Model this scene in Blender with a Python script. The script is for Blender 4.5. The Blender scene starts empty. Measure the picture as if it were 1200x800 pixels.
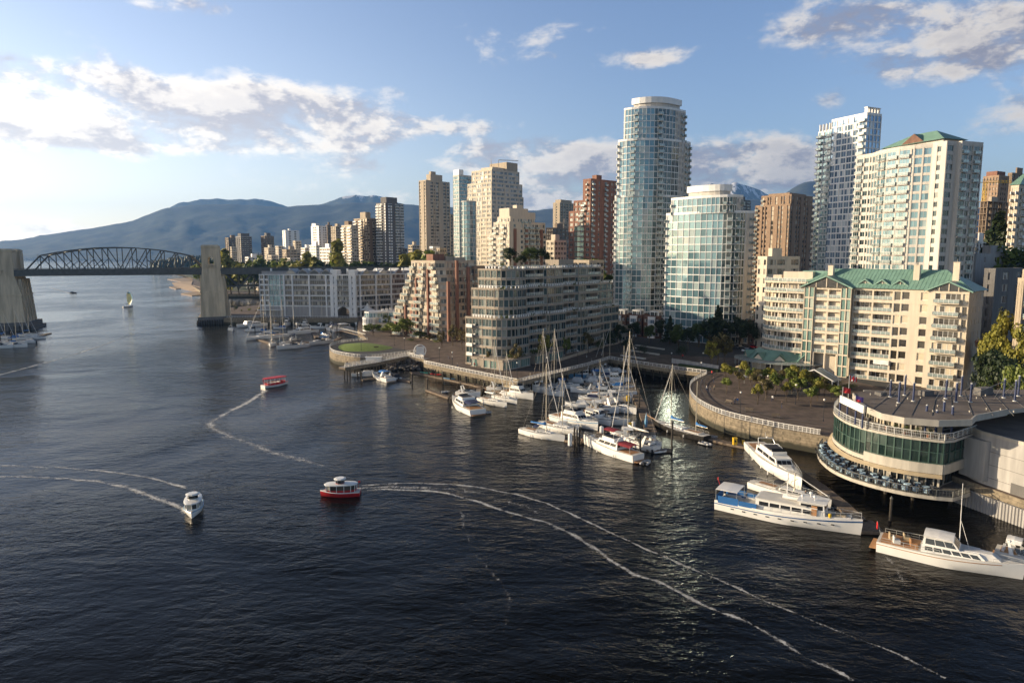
import bpy, math, random
from math import sin, cos, pi, radians, atan2, asin, sqrt, hypot
from mathutils import Vector, Matrix, noise as mnoise
R = random.Random(7)
sc = bpy.context.scene
col = sc.collection

# ------------------------------------------------------------------ camera
CAM_H = 40.0
PITCH = radians(7.125)
cd = bpy.data.cameras.new('camera'); cam = bpy.data.objects.new('camera', cd); col.objects.link(cam)
cam.location = (0, 0, CAM_H)
cam.rotation_euler = (pi/2 - PITCH, 0, 0)
cd.sensor_width = 36; cd.lens = 24.0
cd.clip_start = 0.5; cd.clip_end = 60000
sc.camera = cam

# survey helpers: turn a bearing read off the photograph (1200x800 frame) into metres on the ground
CP, SP = cos(PITCH), sin(PITCH)
def G(px, py, z=0.0):
    t = (400-py)/800.0
    h = z-CAM_H
    Y = h*(CP+t*SP)/(t*CP-SP)
    return ((px-600)/800.0*(Y*CP-h*SP), Y)
def ZA(py, Y):
    t = (400-py)/800.0
    return CAM_H + Y*(t*CP-SP)/(CP+t*SP)
def XA(px, Y, z=CAM_H):
    return (px-600)/800.0*(Y*CP-(z-CAM_H)*SP)
def azel(px, py):
    x = (px-600)/800.0; t = (400-py)/800.0
    d = Vector((x, CP+t*SP, -SP+t*CP)).normalized()
    return atan2(d.x, d.y), asin(d.z)

# ------------------------------------------------------------------ exposure
sc.view_settings.view_transform = 'Standard'
sc.view_settings.look = 'None'
sc.view_settings.exposure = 0.8
sc.view_settings.gamma = 1.0
sc.cycles.use_denoising = True
sc.cycles.max_bounces = 6
sc.cycles.glossy_bounces = 3
sc.cycles.diffuse_bounces = 2
sc.cycles.transmission_bounces = 4
sc.cycles.transparent_max_bounces = 12
sc.cycles.volume_bounces = 0
sc.cycles.caustics_reflective = False
sc.cycles.caustics_refractive = False

# ------------------------------------------------------------------ sun
SUN_EL = radians(13.0)
SUN_AZ = radians(-83.0)          # measured from the view direction, negative = left
sd = Vector((sin(SUN_AZ)*cos(SUN_EL), cos(SUN_AZ)*cos(SUN_EL), sin(SUN_EL)))
sl = bpy.data.lights.new('sun', 'SUN'); sun = bpy.data.objects.new('sun', sl); col.objects.link(sun)
sl.energy = 5.0; sl.angle = radians(0.53); sl.color = (1.0, 0.80, 0.54)
sun.rotation_euler = sd.to_track_quat('Z', 'Y').to_euler()
sun.location = (-300, 0, 300)

# ------------------------------------------------------------------ sky with clouds
w = bpy.data.worlds.new('World'); sc.world = w; w.use_nodes = True
wt = w.node_tree; wt.nodes.clear()
class NT:
    """small node-tree helper"""
    def __init__(s, t): s.t = t
    def n(s, typ, **k):
        x = s.t.nodes.new(typ)
        for a, b in k.items(): setattr(x, a, b)
        return x
    def link(s, a, b): s.t.links.new(a, b)
    def put(s, sock, v):
        if hasattr(v, 'is_linked') or isinstance(v, bpy.types.NodeSocket): s.link(v, sock)
        else: sock.default_value = v
    def m(s, op, a, b=0.0, c=None, clamp=False):
        x = s.n('ShaderNodeMath', operation=op, use_clamp=clamp)
        s.put(x.inputs[0], a); s.put(x.inputs[1], b)
        if c is not None: s.put(x.inputs[2], c)
        return x.outputs[0]
    def mix(s, f, a, b):
        x = s.n('ShaderNodeMix', data_type='RGBA')
        s.put(x.inputs[0], f); s.put(x.inputs[6], a); s.put(x.inputs[7], b)
        return x.outputs[2]
    def comb(s, x, y, z=0.0):
        c = s.n('ShaderNodeCombineXYZ'); s.put(c.inputs[0], x); s.put(c.inputs[1], y); s.put(c.inputs[2], z)
        return c.outputs[0]
    def noise(s, vec, scale, detail=4, rough=.55, dist=0.0, dim='3D'):
        x = s.n('ShaderNodeTexNoise', noise_dimensions=dim)
        if vec is not None: s.link(vec, x.inputs['Vector'])
        x.inputs['Scale'].default_value = scale; x.inputs['Detail'].default_value = detail
        x.inputs['Roughness'].default_value = rough; x.inputs['Distortion'].default_value = dist
        return x.outputs['Fac']
    def ramp(s, f, stops, interp='LINEAR'):
        x = s.n('ShaderNodeValToRGB'); x.color_ramp.interpolation = interp
        e = x.color_ramp.elements
        while len(e) < len(stops): e.new(.5)
        for i, (p, c) in enumerate(stops):
            e[i].position = p; e[i].color = (*c, 1) if len(c) == 3 else c
        s.put(x.inputs[0], f)
        return x.outputs[0]
    def smooth(s, v, a, b, c=0.0, d=1.0):
        x = s.n('ShaderNodeMapRange', interpolation_type='SMOOTHSTEP')
        s.put(x.inputs[0], v)
        for i, q in enumerate((a, b, c, d)): s.put(x.inputs[i+1], q)
        return x.outputs[0]
N = NT(wt)
sky = N.n('ShaderNodeTexSky', sky_type='NISHITA', sun_disc=False)
sky.sun_elevation = SUN_EL; sky.sun_rotation = SUN_AZ % (2*pi)
sky.altitude = 40; sky.air_density = 1.0; sky.dust_density = 1.4; sky.ozone_density = 1.3
tc = N.n('ShaderNodeTexCoord'); sp = N.n('ShaderNodeSeparateXYZ'); N.link(tc.outputs['Generated'], sp.inputs[0])
AZ = N.m('ARCTAN2', sp.outputs[0], sp.outputs[1]); EL = N.m('ARCSINE', sp.outputs[2])
CLOUDS = [  # bearing and height of each cloud, half widths, weight
 (120,128,170,40,1.15),(300,132,140,38,1.15),(395,150,70,26,1.0),(20,100,70,36,1.0),(495,148,75,9,.85),(243,8,42,16,.9),
 (422,197,34,12,.95),(468,106,26,9,.6),(160,166,90,12,.7),(620,182,80,18,1.1),(620,205,100,30,1.05),(690,225,70,34,1.1),(560,240,70,14,.6),
 (885,186,80,28,1.15),(850,208,110,26,1.1),(760,70,30,10,.95),(975,116,24,15,.9),(1000,26,95,30,.85),(1060,18,70,20,.7),(1130,62,95,32,1.0),(1060,80,60,20,.8),(1180,20,60,22,.6),
 (1195,125,40,20,.7),(860,45,60,12,.4),(600,40,60,22,.5),(690,66,90,14,.3),(1190,240,60,22,.6),(800,12,60,10,.3),
 (40,270,90,14,.95),(420,230,60,8,.5),(165,6,20,8,.6),
 (-250,120,220,60,1.0),(-420,220,220,50,.9),(1500,120,260,60,.9),(1350,30,200,60,.8),(1700,220,260,50,.8)]
mask = None
for (cx, cy, rx, ry, wgt) in CLOUDS:
    a0, e0 = azel(cx, cy)
    sa = max(abs(azel(cx+rx, cy)[0]-a0), .01); se = abs(azel(cx, cy-ry)[1]-e0)
    u = N.m('MULTIPLY', N.m('SUBTRACT', AZ, a0), 1/sa); v = N.m('MULTIPLY', N.m('SUBTRACT', EL, e0), 1/se)
    g = N.m('MULTIPLY', N.m('EXPONENT', N.m('MULTIPLY', N.m('ADD', N.m('MULTIPLY', u, u), N.m('MULTIPLY', v, v)), -0.7)), wgt)
    mask = g if mask is None else N.m('ADD', mask, g)
mask = N.m('MINIMUM', mask, 1.15)
def cloud_density(da, de):
    vec = N.comb(N.m('ADD', N.m('MULTIPLY', AZ, 1.0), da), N.m('ADD', N.m('MULTIPLY', EL, 1.9), de), 0.35)
    big = N.noise(vec, 9.0, 9, .58, .25)
    fine = N.noise(vec, 38.0, 5, .6, .3)
    d = N.m('ADD', N.m('MULTIPLY', big, 1.0), N.m('MULTIPLY', fine, .34))
    return N.m('ADD', d, N.m('MULTIPLY', mask, .36))
d0 = cloud_density(0, 0); d1 = cloud_density(-.022, .035)
cov = N.smooth(d0, .83, 1.13)
lit = N.smooth(N.m('SUBTRACT', d1, d0), -.09, .09, 1.0, 0.0)
thick = N.smooth(d0, 1.0, 1.28)
lit2 = N.m('MULTIPLY', lit, N.m('SUBTRACT', 1.0, N.m('MULTIPLY', thick, .42)))
leftness = N.smooth(AZ, -.7, .7, 1.0, .72)
cc = N.mix(lit2, (2.7, 2.7, 3.3, 1), (7.9, 7.2, 6.4, 1))
cm = N.n('ShaderNodeVectorMath', operation='SCALE'); N.link(cc, cm.inputs[0]); N.link(leftness, cm.inputs['Scale'])
skyc = N.n('ShaderNodeVectorMath', operation='MULTIPLY'); N.link(sky.outputs[0], skyc.inputs[0]); skyc.inputs[1].default_value = (1.08, 1.12, 1.36)
full = N.mix(N.m('MULTIPLY', cov, .93), skyc.outputs[0], cm.outputs[0])
hd_ = N.n('ShaderNodeVectorMath', operation='MULTIPLY'); N.link(full, hd_.inputs[0]); N.link(N.mix(N.smooth(EL, .36, .80), (1, 1, 1, 1), (.24, .18, .135, 1)), hd_.inputs[1]); full = hd_.outputs[0]   # overhead sky dimmed and neutralised to cut fill and darken water reflections
# brighter, whiter air low down towards the sun
glow = N.m('MULTIPLY', N.m('EXPONENT', N.m('MULTIPLY', N.m('MAXIMUM', EL, 0.0), -6.5)), N.smooth(AZ, -.85, .35, 1.0, 0.0))
gv = N.n('ShaderNodeVectorMath', operation='SCALE'); gv.inputs[0].default_value = (9.0, 8.0, 6.2); N.link(glow, gv.inputs['Scale'])
ga_ = N.n('ShaderNodeVectorMath', operation='ADD'); N.link(full, ga_.inputs[0]); N.link(gv.outputs[0], ga_.inputs[1]); full = ga_.outputs[0]
# below the horizon: plain dim colour
full = N.mix(N.smooth(sp.outputs[2], -.02, 0.0), (.25, .28, .32, 1), full)
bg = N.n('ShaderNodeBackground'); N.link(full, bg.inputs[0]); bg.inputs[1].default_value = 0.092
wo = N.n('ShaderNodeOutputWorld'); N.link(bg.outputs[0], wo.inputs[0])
# ------------------------------------------------------------------ materials
MATS = {}
def mat(name, c, rough=.7, metal=0.0, var=.12, scale=.6, bump=0.0, bscale=8.0, coords='Object', ior=None, streak=False):
    if name in MATS: return MATS[name]
    m = bpy.data.materials.new(name); m.use_nodes = True; t = NT(m.node_tree)
    b = m.node_tree.nodes['Principled BSDF']
    tcn = t.n('ShaderNodeTexCoord'); v = tcn.outputs[coords]
    if streak:
        mp = t.n('ShaderNodeMapping'); mp.inputs['Scale'].default_value = (1.6, 1.6, .18); t.link(v, mp.inputs[0]); v = mp.outputs[0]
    f = t.noise(v, scale, 5, .6)
    f = t.smooth(f, .3, .7)
    oi = t.n('ShaderNodeObjectInfo')
    lo = tuple(max(0, x*(1-var)) for x in c[:3])+(1,); hi = tuple(min(1, x*(1+var)) for x in c[:3])+(1,)
    t.link(t.mix(f, lo, hi), b.inputs['Base Color'])
    b.inputs['Roughness'].default_value = rough; b.inputs['Metallic'].default_value = metal
    if ior: b.inputs['IOR'].default_value = ior
    if bump:
        bn = t.n('ShaderNodeBump'); bn.inputs['Strength'].default_value = bump; bn.inputs['Distance'].default_value = .05
        t.link(t.noise(tcn.outputs[coords], bscale, 4), bn.inputs['Height']); t.link(bn.outputs[0], b.inputs['Normal'])
    MATS[name] = m
    return m
def glassmat(name, dark, mid, blind, pb=.18, metal=.25, rough=.06):
    """window glass seen from outside; each pane differs: open room, half lit, drawn blind"""
    if name in MATS: return MATS[name]
    m = bpy.data.materials.new(name); m.use_nodes = True; t = NT(m.node_tree)
    b = m.node_tree.nodes['Principled BSDF']
    ge = t.n('ShaderNodeNewGeometry'); oi = t.n('ShaderNodeObjectInfo')
    r = t.m('FRACT', t.m('ADD', ge.outputs['Random Per Island'], oi.outputs['Random']))
    c = t.ramp(r, [(0, dark), (.45, mid), (1-pb-.02, tuple(.5*(x+y) for x, y in zip(dark, mid))), (1-pb, blind), (1, blind)])
    t.link(c, b.inputs['Base Color'])
    isb = t.smooth(r, 1-pb-.02, 1-pb)
    t.put(b.inputs['Metallic'], t.m('MULTIPLY', t.m('SUBTRACT', 1.0, isb), metal))
    t.put(b.inputs['Roughness'], t.m('ADD', rough, t.m('MULTIPLY', isb, .1)))
    b.inputs['IOR'].default_value = 1.7
    # panes are never perfectly flat
    bn = t.n('ShaderNodeBump'); bn.inputs['Strength'].default_value = .25; bn.inputs['Distance'].default_value = .03
    t.link(t.noise(ge.outputs['Position'], .5, 2), bn.inputs['Height']); t.link(bn.outputs[0], b.inputs['Normal'])
    MATS[name] = m
    return m
def leafmat(name, a, b_, c_):
    if name in MATS: return MATS[name]
    m = bpy.data.materials.new(name); m.use_nodes = True; t = NT(m.node_tree)
    b = m.node_tree.nodes['Principled BSDF']
    ge = t.n('ShaderNodeNewGeometry'); oi = t.n('ShaderNodeObjectInfo')
    r = t.m('FRACT', t.m('ADD', ge.outputs['Random Per Island'], t.m('MULTIPLY', oi.outputs['Random'], .2)))
    t.link(t.ramp(r, [(0, a), (.5, b_), (1, c_)]), b.inputs['Base Color'])
    b.inputs['Roughness'].default_value = .6
    tr = t.n('ShaderNodeBsdfTranslucent'); t.link(t.ramp(r, [(0, a), (.5, b_), (1, c_)]), tr.inputs[0])
    mx = t.n('ShaderNodeMixShader'); mx.inputs[0].default_value = .3
    t.link(b.outputs[0], mx.inputs[1]); t.link(tr.outputs[0], mx.inputs[2])
    t.link(mx.outputs[0], m.node_tree.nodes['Material Output'].inputs[0])
    MATS[name] = m
    return m
M = dict(
 beige=mat('beige_concrete', (.44,.37,.28), .8, var=.10, streak=True), cream=mat('cream_stucco', (.58,.51,.405), .8, var=.08, streak=True),
 pale=mat('pale_concrete', (.55,.52,.47), .8, var=.10, streak=True), white=mat('white_panel', (.74,.74,.72), .5, var=.05, streak=True),
 grey=mat('grey_concrete', (.33,.32,.31), .85, var=.14, streak=True), dgrey=mat('dark_concrete', (.14,.135,.13), .85, var=.15, streak=True),
 brown=mat('brown_concrete', (.24,.18,.13), .85, var=.14, streak=True), brick=mat('red_brick', (.23,.115,.08), .85, var=.16, streak=True),
 dbrick=mat('dark_brick', (.15,.08,.055), .85, var=.2), orange=mat('orange_brick', (.31,.215,.145), .85, var=.12),
 tan=mat('tan_concrete', (.42,.35,.26), .85, var=.13, streak=True), pier=mat('old_pier_concrete', (.56,.47,.33), .9, var=.26, scale=.25, streak=True),
 roofgreen=mat('green_metal_roof', (.17,.30,.245), .45, var=.10), roofgrey=mat('gravel_roof', (.20,.19,.18), .95, var=.2, scale=.4),
 rooflt=mat('light_metal_roof', (.45,.46,.47), .5, var=.1), asphalt=mat('asphalt', (.05,.05,.05), .9, var=.2),
 paver=mat('brick_paving', (.135,.10,.08), .9, var=.3, scale=.35), stone=mat('seawall_stone', (.26,.215,.15), .9, var=.3, scale=1.2, bump=.4),
 timber=mat('weathered_timber', (.15,.12,.09), .9, var=.25, scale=2), dock=mat('dock_planks', (.17,.13,.095), .9, var=.25, scale=2),
 pile=mat('dark_pile', (.045,.038,.03), .9), steel=mat('painted_steel', (.10,.105,.10), .6, .2, var=.2), railw=mat('white_rail', (.62,.61,.58), .5),
 grass=mat('lawn', (.15,.22,.035), .9, var=.25, scale=1.5, bump=.3), sand=mat('sand', (.33,.25,.18), .95, var=.15, scale=.05),
 soil=mat('planted_ground', (.035,.05,.02), .95, var=.35, scale=.08), frame=mat('window_frame', (.45,.46,.45), .5, var=.03),
 framew=mat('white_frame', (.75,.75,.73), .5, var=.03), framed=mat('dark_frame', (.06,.07,.07), .5, var=.05), frameg=mat('green_frame', (.05,.10,.08), .5, var=.05),
 hull=mat('white_gelcoat', (.80,.79,.75), .25, var=.03), deck=mat('boat_deck', (.62,.60,.55), .6, var=.06), hullblack=mat('dark_hull', (.03,.028,.025), .3),
 hullblue=mat('blue_hull', (.03,.10,.25), .3), hullred=mat('red_hull', (.36,.02,.025), .35), hullwood=mat('varnished_wood', (.30,.13,.045), .4, var=.2, scale=3),
 hullltblue=mat('light_blue_hull', (.15,.33,.50), .3), boot=mat('antifouling', (.02,.02,.03), .7),
 cblue=mat('blue_canvas', (.02,.13,.36), .8, var=.12), cred=mat('red_canvas', (.40,.02,.02), .8, var=.12), cdark=mat('dark_canvas', (.03,.032,.04), .85), cwhite=mat('white_canvas', (.72,.71,.68), .8),
 cmaroon=mat('maroon_canvas', (.20,.015,.025), .8), cnavy=mat('navy_canvas', (.015,.025,.08), .8), ctan=mat('tan_canvas', (.42,.34,.22), .8),
 mast=mat('mast_alloy', (.62,.56,.44), .35, .5, var=.05), wire=mat('rigging_wire', (.35,.33,.3), .5, .5), smoked=mat('smoked_screen', (.015,.018,.02), .08, 0, ior=1.6),
 navy=mat('navy_steel', (.02,.035,.10), .5, .0, var=.1), yellow=mat('yellow_paint', (.75,.48,.02), .5), redp=mat('red_paint', (.62,.02,.02), .5), teak=mat('teak', (.38,.20,.09), .6, var=.15, scale=3),
 rubber=mat('grey_rubber', (.42,.42,.42), .6), bark=mat('bark', (.10,.075,.05), .95, var=.3, scale=4), skin=mat('skin', (.48,.27,.19), .6), cloth=mat('table_cloth', (.42,.58,.70), .9),
 planter=mat('terracotta', (.35,.15,.08), .9), lampglass=mat('lamp_globe', (.75,.74,.68), .3), rock=mat('riprap_rock', (.20,.18,.16), .95, var=.4, scale=.6, bump=.6),
 awning=mat('glass_awning', (.30,.34,.33), .25, .1), blueflag=mat('flag_blue', (.03,.06,.35), .8), violet=mat('flag_violet', (.18,.10,.32), .8),
)
def masonry(m, w_, h_, mortar, dark, tide):
    t = NT(m.node_tree); b = m.node_tree.nodes['Principled BSDF']; src = b.inputs['Base Color'].links[0].from_socket
    ge = t.n('ShaderNodeNewGeometry'); sp_ = t.n('ShaderNodeSeparateXYZ'); t.link(ge.outputs['Position'], sp_.inputs[0])
    br = t.n('ShaderNodeTexBrick'); br.inputs['Scale'].default_value = 1.0; br.inputs['Brick Width'].default_value = w_; br.inputs['Row Height'].default_value = h_; br.inputs['Mortar Size'].default_value = mortar
    br.inputs['Color1'].default_value = (1, 1, 1, 1); br.inputs['Color2'].default_value = (.72, .72, .72, 1); br.inputs['Mortar'].default_value = (dark, dark, dark, 1)
    t.link(t.comb(t.m('ADD', sp_.outputs[0], t.m('MULTIPLY', sp_.outputs[1], .8)), sp_.outputs[2]) if tide else ge.outputs['Position'], br.inputs['Vector'])
    mx = t.n('ShaderNodeMix', data_type='RGBA', blend_type='MULTIPLY'); mx.inputs[0].default_value = 1.0; t.link(src, mx.inputs[6]); t.link(br.outputs['Color'], mx.inputs[7]); c = mx.outputs[2]
    if tide:   # weed and wet stone below high water
        f = t.smooth(t.m('ADD', sp_.outputs[2], t.m('MULTIPLY', t.noise(ge.outputs['Position'], .8, 4), .9)), 1.3, 2.1, 1.0, 0.0); c = t.mix(f, c, (.035, .034, .022, 1))
    t.link(c, b.inputs['Base Color'])
masonry(M['stone'], 1.4, .55, .03, .5, True); masonry(M['paver'], 3.0, 3.0, .05, .6, False)
M['roofbrown'] = mat('brown_roof_membrane', (.15,.125,.105), .9, var=.25, scale=.3)
M['taupe'] = mat('taupe_band', (.34,.29,.23), .85, var=.12, streak=True)
M['rest'] = mat('restaurant_panel', (.43,.40,.34), .6, var=.12, streak=True); M['wing'] = mat('shaded_wing_panel', (.36,.35,.335), .7, var=.15, streak=True)  # wing panel: white taken down to grey, shadow put into its colour
GLS = dict(
 teal=glassmat('teal_glass', (.07,.14,.17), (.19,.33,.38), (.32,.40,.40), .14, .3),
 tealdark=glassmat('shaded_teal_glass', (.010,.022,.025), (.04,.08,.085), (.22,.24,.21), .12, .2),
 blue=glassmat('blue_glass', (.09,.17,.27), (.28,.40,.52), (.55,.6,.62), .22, .5),
 dark=glassmat('dark_glass', (.012,.014,.016), (.05,.055,.058), (.34,.32,.27), .2, .12),
 greyg=glassmat('grey_glass', (.04,.05,.055), (.14,.16,.165), (.45,.43,.38), .25, .25),
 warm=glassmat('warm_glass', (.035,.03,.025), (.12,.11,.09), (.55,.48,.36), .32, .2),
 green=glassmat('green_glass', (.008,.018,.015), (.03,.055,.045), (.05,.08,.065), .1, .25, .04),
 mint=glassmat('mint_glass', (.10,.19,.17), (.22,.34,.30), (.36,.42,.36), .1, .25),
 boatg=mat('boat_window', (.02,.022,.025), .08, ior=1.6),
)
LEAF = dict(
 fresh=leafmat('fresh_leaves', (.10,.14,.02), (.16,.20,.03), (.22,.25,.05)),
 mid=leafmat('green_leaves', (.05,.08,.014), (.08,.115,.024), (.12,.15,.035)),
 dark=leafmat('dark_leaves', (.015,.03,.010), (.025,.045,.014), (.045,.065,.022)),
 olive=leafmat('olive_leaves', (.09,.075,.02), (.13,.11,.035), (.17,.14,.05)),
 blossom=leafmat('blossom', (.35,.18,.15), (.45,.25,.2), (.25,.2,.12)),
 yellow=leafmat('yellow_leaves', (.16,.16,.02), (.24,.23,.03), (.32,.29,.05)),
)
# ------------------------------------------------------------------ mesh building
class MB:
    def __init__(s): s.v = []; s.f = []; s.m = []
    def add(s, vs, fs, m=0):
        o = len(s.v); s.v.extend(vs)
        for i, f in enumerate(fs):
            s.f.append(tuple(o+j for j in f)); s.m.append(m if isinstance(m, int) else m[i])
    def poly(s, pts, m=0): s.add(pts, [tuple(range(len(pts)))], m)
    def box(s, c, size, rz=0.0, m=0):
        hx, hy, hz = size[0]/2, size[1]/2, size[2]/2; ca, sa = cos(rz), sin(rz)
        vs = []
        for dz in (-hz, hz):
            for dx, dy in ((-hx,-hy),(hx,-hy),(hx,hy),(-hx,hy)):
                vs.append((c[0]+dx*ca-dy*sa, c[1]+dx*sa+dy*ca, c[2]+dz))
        s.add(vs, [(3,2,1,0),(4,5,6,7),(0,1,5,4),(1,2,6,5),(2,3,7,6),(3,0,4,7)], m)
    def seg(s, p0, p1, z0, z1, out, inn, m=0, ext=0.0):
        """a wall slab along p0-p1; outer face `out` metres outside the line, inner face `inn` metres inside"""
        dx, dy = p1[0]-p0[0], p1[1]-p0[1]; L = hypot(dx, dy) or 1e-6; dx /= L; dy /= L; nx, ny = dy, -dx
        a = (p0[0]-dx*ext, p0[1]-dy*ext); b = (p1[0]+dx*ext, p1[1]+dy*ext)
        q = [(a[0]+nx*out, a[1]+ny*out), (b[0]+nx*out, b[1]+ny*out), (b[0]-nx*inn, b[1]-ny*inn), (a[0]-nx*inn, a[1]-ny*inn)]
        s.prism(q, z0, z1, m)
    def prism(s, poly, z0, z1, m=0, mt=None):
        n = len(poly)
        vs = [(x, y, z0) for x, y in poly]+[(x, y, z1) for x, y in poly]
        fs = [(i, (i+1) % n, (i+1) % n+n, i+n) for i in range(n)]+[tuple(range(n-1, -1, -1)), tuple(range(n, 2*n))]
        s.add(vs, fs, [m]*(n+1)+[m if mt is None else mt])
    def tube(s, a, b, r, n=6, m=0, r2=None, caps=True):
        a = Vector(a); b = Vector(b); d = (b-a)
        if d.length < 1e-6: return
        d.normalize(); u = d.orthogonal().normalized(); w_ = d.cross(u); r2 = r if r2 is None else r2
        vs = [tuple(a+(u*cos(2*pi*i/n)+w_*sin(2*pi*i/n))*r) for i in range(n)]+[tuple(b+(u*cos(2*pi*i/n)+w_*sin(2*pi*i/n))*r2) for i in range(n)]
        fs = [(i, (i+1) % n, (i+1) % n+n, i+n) for i in range(n)]
        if caps: fs += [tuple(range(n-1, -1, -1)), tuple(range(n, 2*n))]
        s.add(vs, fs, m)
    def lathe(s, c, prof, n=10, m=0, sx=1, sy=1):
        vs = []; fs = []
        for r, z in prof:
            for i in range(n): vs.append((c[0]+r*sx*cos(2*pi*i/n), c[1]+r*sy*sin(2*pi*i/n), c[2]+z))
        for k in range(len(prof)-1):
            for i in range(n): fs.append((k*n+i, k*n+(i+1) % n, (k+1)*n+(i+1) % n, (k+1)*n+i))
        fs.append(tuple(range(n-1, -1, -1))); fs.append(tuple(range((len(prof)-1)*n, len(prof)*n)))
        s.add(vs, fs, m)
    def loft(s, rings, m=0, close=True, caps=True):
        n = len(rings[0]); vs = [p for r in rings for p in r]; fs = []
        for k in range(len(rings)-1):
            for i in range(n if close else n-1):
                fs.append((k*n+i, k*n+(i+1) % n, (k+1)*n+(i+1) % n, (k+1)*n+i))
        if caps: fs.append(tuple(range(n-1, -1, -1))); fs.append(tuple(range((len(rings)-1)*n, len(rings)*n)))
        s.add(vs, fs, m)
    def mesh(s, name, mats, smooth=False):
        me = bpy.data.meshes.new(name); me.from_pydata(s.v, [], s.f)
        for x in (mats if isinstance(mats, (list, tuple)) else [mats]): me.materials.append(x)
        if len(me.materials) > 1: me.polygons.foreach_set('material_index', s.m)
        if smooth: me.polygons.foreach_set('use_smooth', [True]*len(s.f))
        me.update(); return me
    def build(s, name, mats, parent=None, smooth=False, loc=None):
        if not s.v: return None
        me = s.mesh(name, mats, bool(smooth))
        if smooth == 'edges': me.set_sharp_from_angle(angle=radians(38))
        return link(name, me, parent, loc)
def link(name, me, parent=None, loc=None, rz=0.0):
    o = bpy.data.objects.new(name, me); col.objects.link(o)
    if parent: o.parent = parent
    if loc: o.location = loc
    if rz: o.rotation_euler = (0, 0, rz)
    return o
def tag(o, label=None, cat=None, group=None, kind=None):
    if label: o['label'] = label
    if cat: o['category'] = cat
    if group: o['group'] = group
    if kind: o['kind'] = kind
    return o
def thing(name, label, cat, loc=(0,0,0), rz=0.0, group=None):
    o = bpy.data.objects.new(name, None); col.objects.link(o); o.location = loc; o.rotation_euler = (0, 0, rz)
    o.empty_display_size = .5
    return tag(o, label, cat, group)
KIDS = {}
def kids(o): return [c for c in bpy.data.objects if c.parent == o]
def copy_tree(o, loc, rz=0.0, label=None, scale=None, tree=None):
    if o.name not in KIDS: KIDS[o.name] = [(c, kids(c)) for c in kids(o)]
    r = o.copy(); col.objects.link(r); r.location = loc; r.rotation_euler = (0, 0, rz)
    if scale: r.scale = scale
    if label: r['label'] = label
    for c, gs in KIDS[o.name]:
        d = c.copy(); col.objects.link(d); d.parent = r
        for g in gs:
            e = g.copy(); col.objects.link(e); e.parent = d
    return r
def frac(x): return x-math.floor(x)
# ------------------------------------------------------------------ water
m = bpy.data.materials.new('sea_water'); m.use_nodes = True; t = NT(m.node_tree); b = m.node_tree.nodes['Principled BSDF']
b.inputs['Base Color'].default_value = (.004, .0042, .0042, 1); b.inputs['IOR'].default_value = 1.185; b.inputs['Roughness'].default_value = .07; b.inputs['Specular Tint'].default_value = (1, .78, .56, 1)
ge = t.n('ShaderNodeNewGeometry'); pos = ge.outputs['Position']
mp = t.n('ShaderNodeMapping'); mp.inputs['Rotation'].default_value = (0, 0, .45); mp.inputs['Scale'].default_value = (.55, 1.0, 1); t.link(pos, mp.inputs[0])
n1 = t.noise(mp.outputs[0], .85, 4, .6, .35); n2 = t.noise(mp.outputs[0], .22, 3, .55, .6); n3 = t.noise(pos, 2.6, 2, .5); n4 = t.noise(mp.outputs[0], .06, 3, .6, .8)
patch = t.smooth(t.noise(pos, .012, 3, .6, .6), .36, .64, .35, 1.25)
h = t.m('MULTIPLY', t.m('ADD', t.m('ADD', n1, t.m('MULTIPLY', n2, 1.6)), t.m('ADD', t.m('MULTIPLY', n3, .16), t.m('MULTIPLY', n4, 2.6))), patch)
bn = t.n('ShaderNodeBump'); bn.inputs['Strength'].default_value = 1.0; bn.inputs['Distance'].default_value = .21
t.link(h, bn.inputs['Height']); t.link(bn.outputs[0], b.inputs['Normal'])
WATER = m
mb = MB()
# fine near the camera, coarse far away; one sheet
xs = [-12900, -3000, -800, -200, 0, 200, 800, 3000, 12900]; ys = [-400, 60, 200, 500, 1500, 5000, 13300]
for j in range(len(ys)):
    for i in range(len(xs)): mb.v.append((xs[i], ys[j], 0))
for j in range(len(ys)-1):
    for i in range(len(xs)-1):
        a = j*len(xs)+i; mb.f.append((a, a+1, a+1+len(xs), a+len(xs))); mb.m.append(0)
tag(mb.build('water', WATER), kind='structure')

# foam on the water
m = bpy.data.materials.new('foam'); m.use_nodes = True; t = NT(m.node_tree); b = m.node_tree.nodes['Principled BSDF']
b.inputs['Base Color'].default_value = (.70, .70, .68, 1); b.inputs['Roughness'].default_value = .8
uv = t.n('ShaderNodeUVMap'); uv.uv_map = 'UVMap'; s_ = t.n('ShaderNodeSeparateXYZ'); t.link(uv.outputs[0], s_.inputs[0])
ge = t.n('ShaderNodeNewGeometry')
edge = t.m('SUBTRACT', 1.0, t.m('MULTIPLY', t.m('ABSOLUTE', t.m('SUBTRACT', s_.outputs[1], .5)), 2.0))
nn = t.m('ADD', t.m('MULTIPLY', t.noise(ge.outputs['Position'], 2.6, 8, .8, 1.3), .85), t.m('MULTIPLY', t.noise(ge.outputs['Position'], .35, 3, .6), .45))
al = t.smooth(t.m('ADD', nn, t.m('ADD', t.m('MULTIPLY', edge, .30), s_.outputs[0])), .89, 1.06)
t.link(t.m('MULTIPLY', al, .85), b.inputs['Alpha'])
FOAM = m
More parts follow.
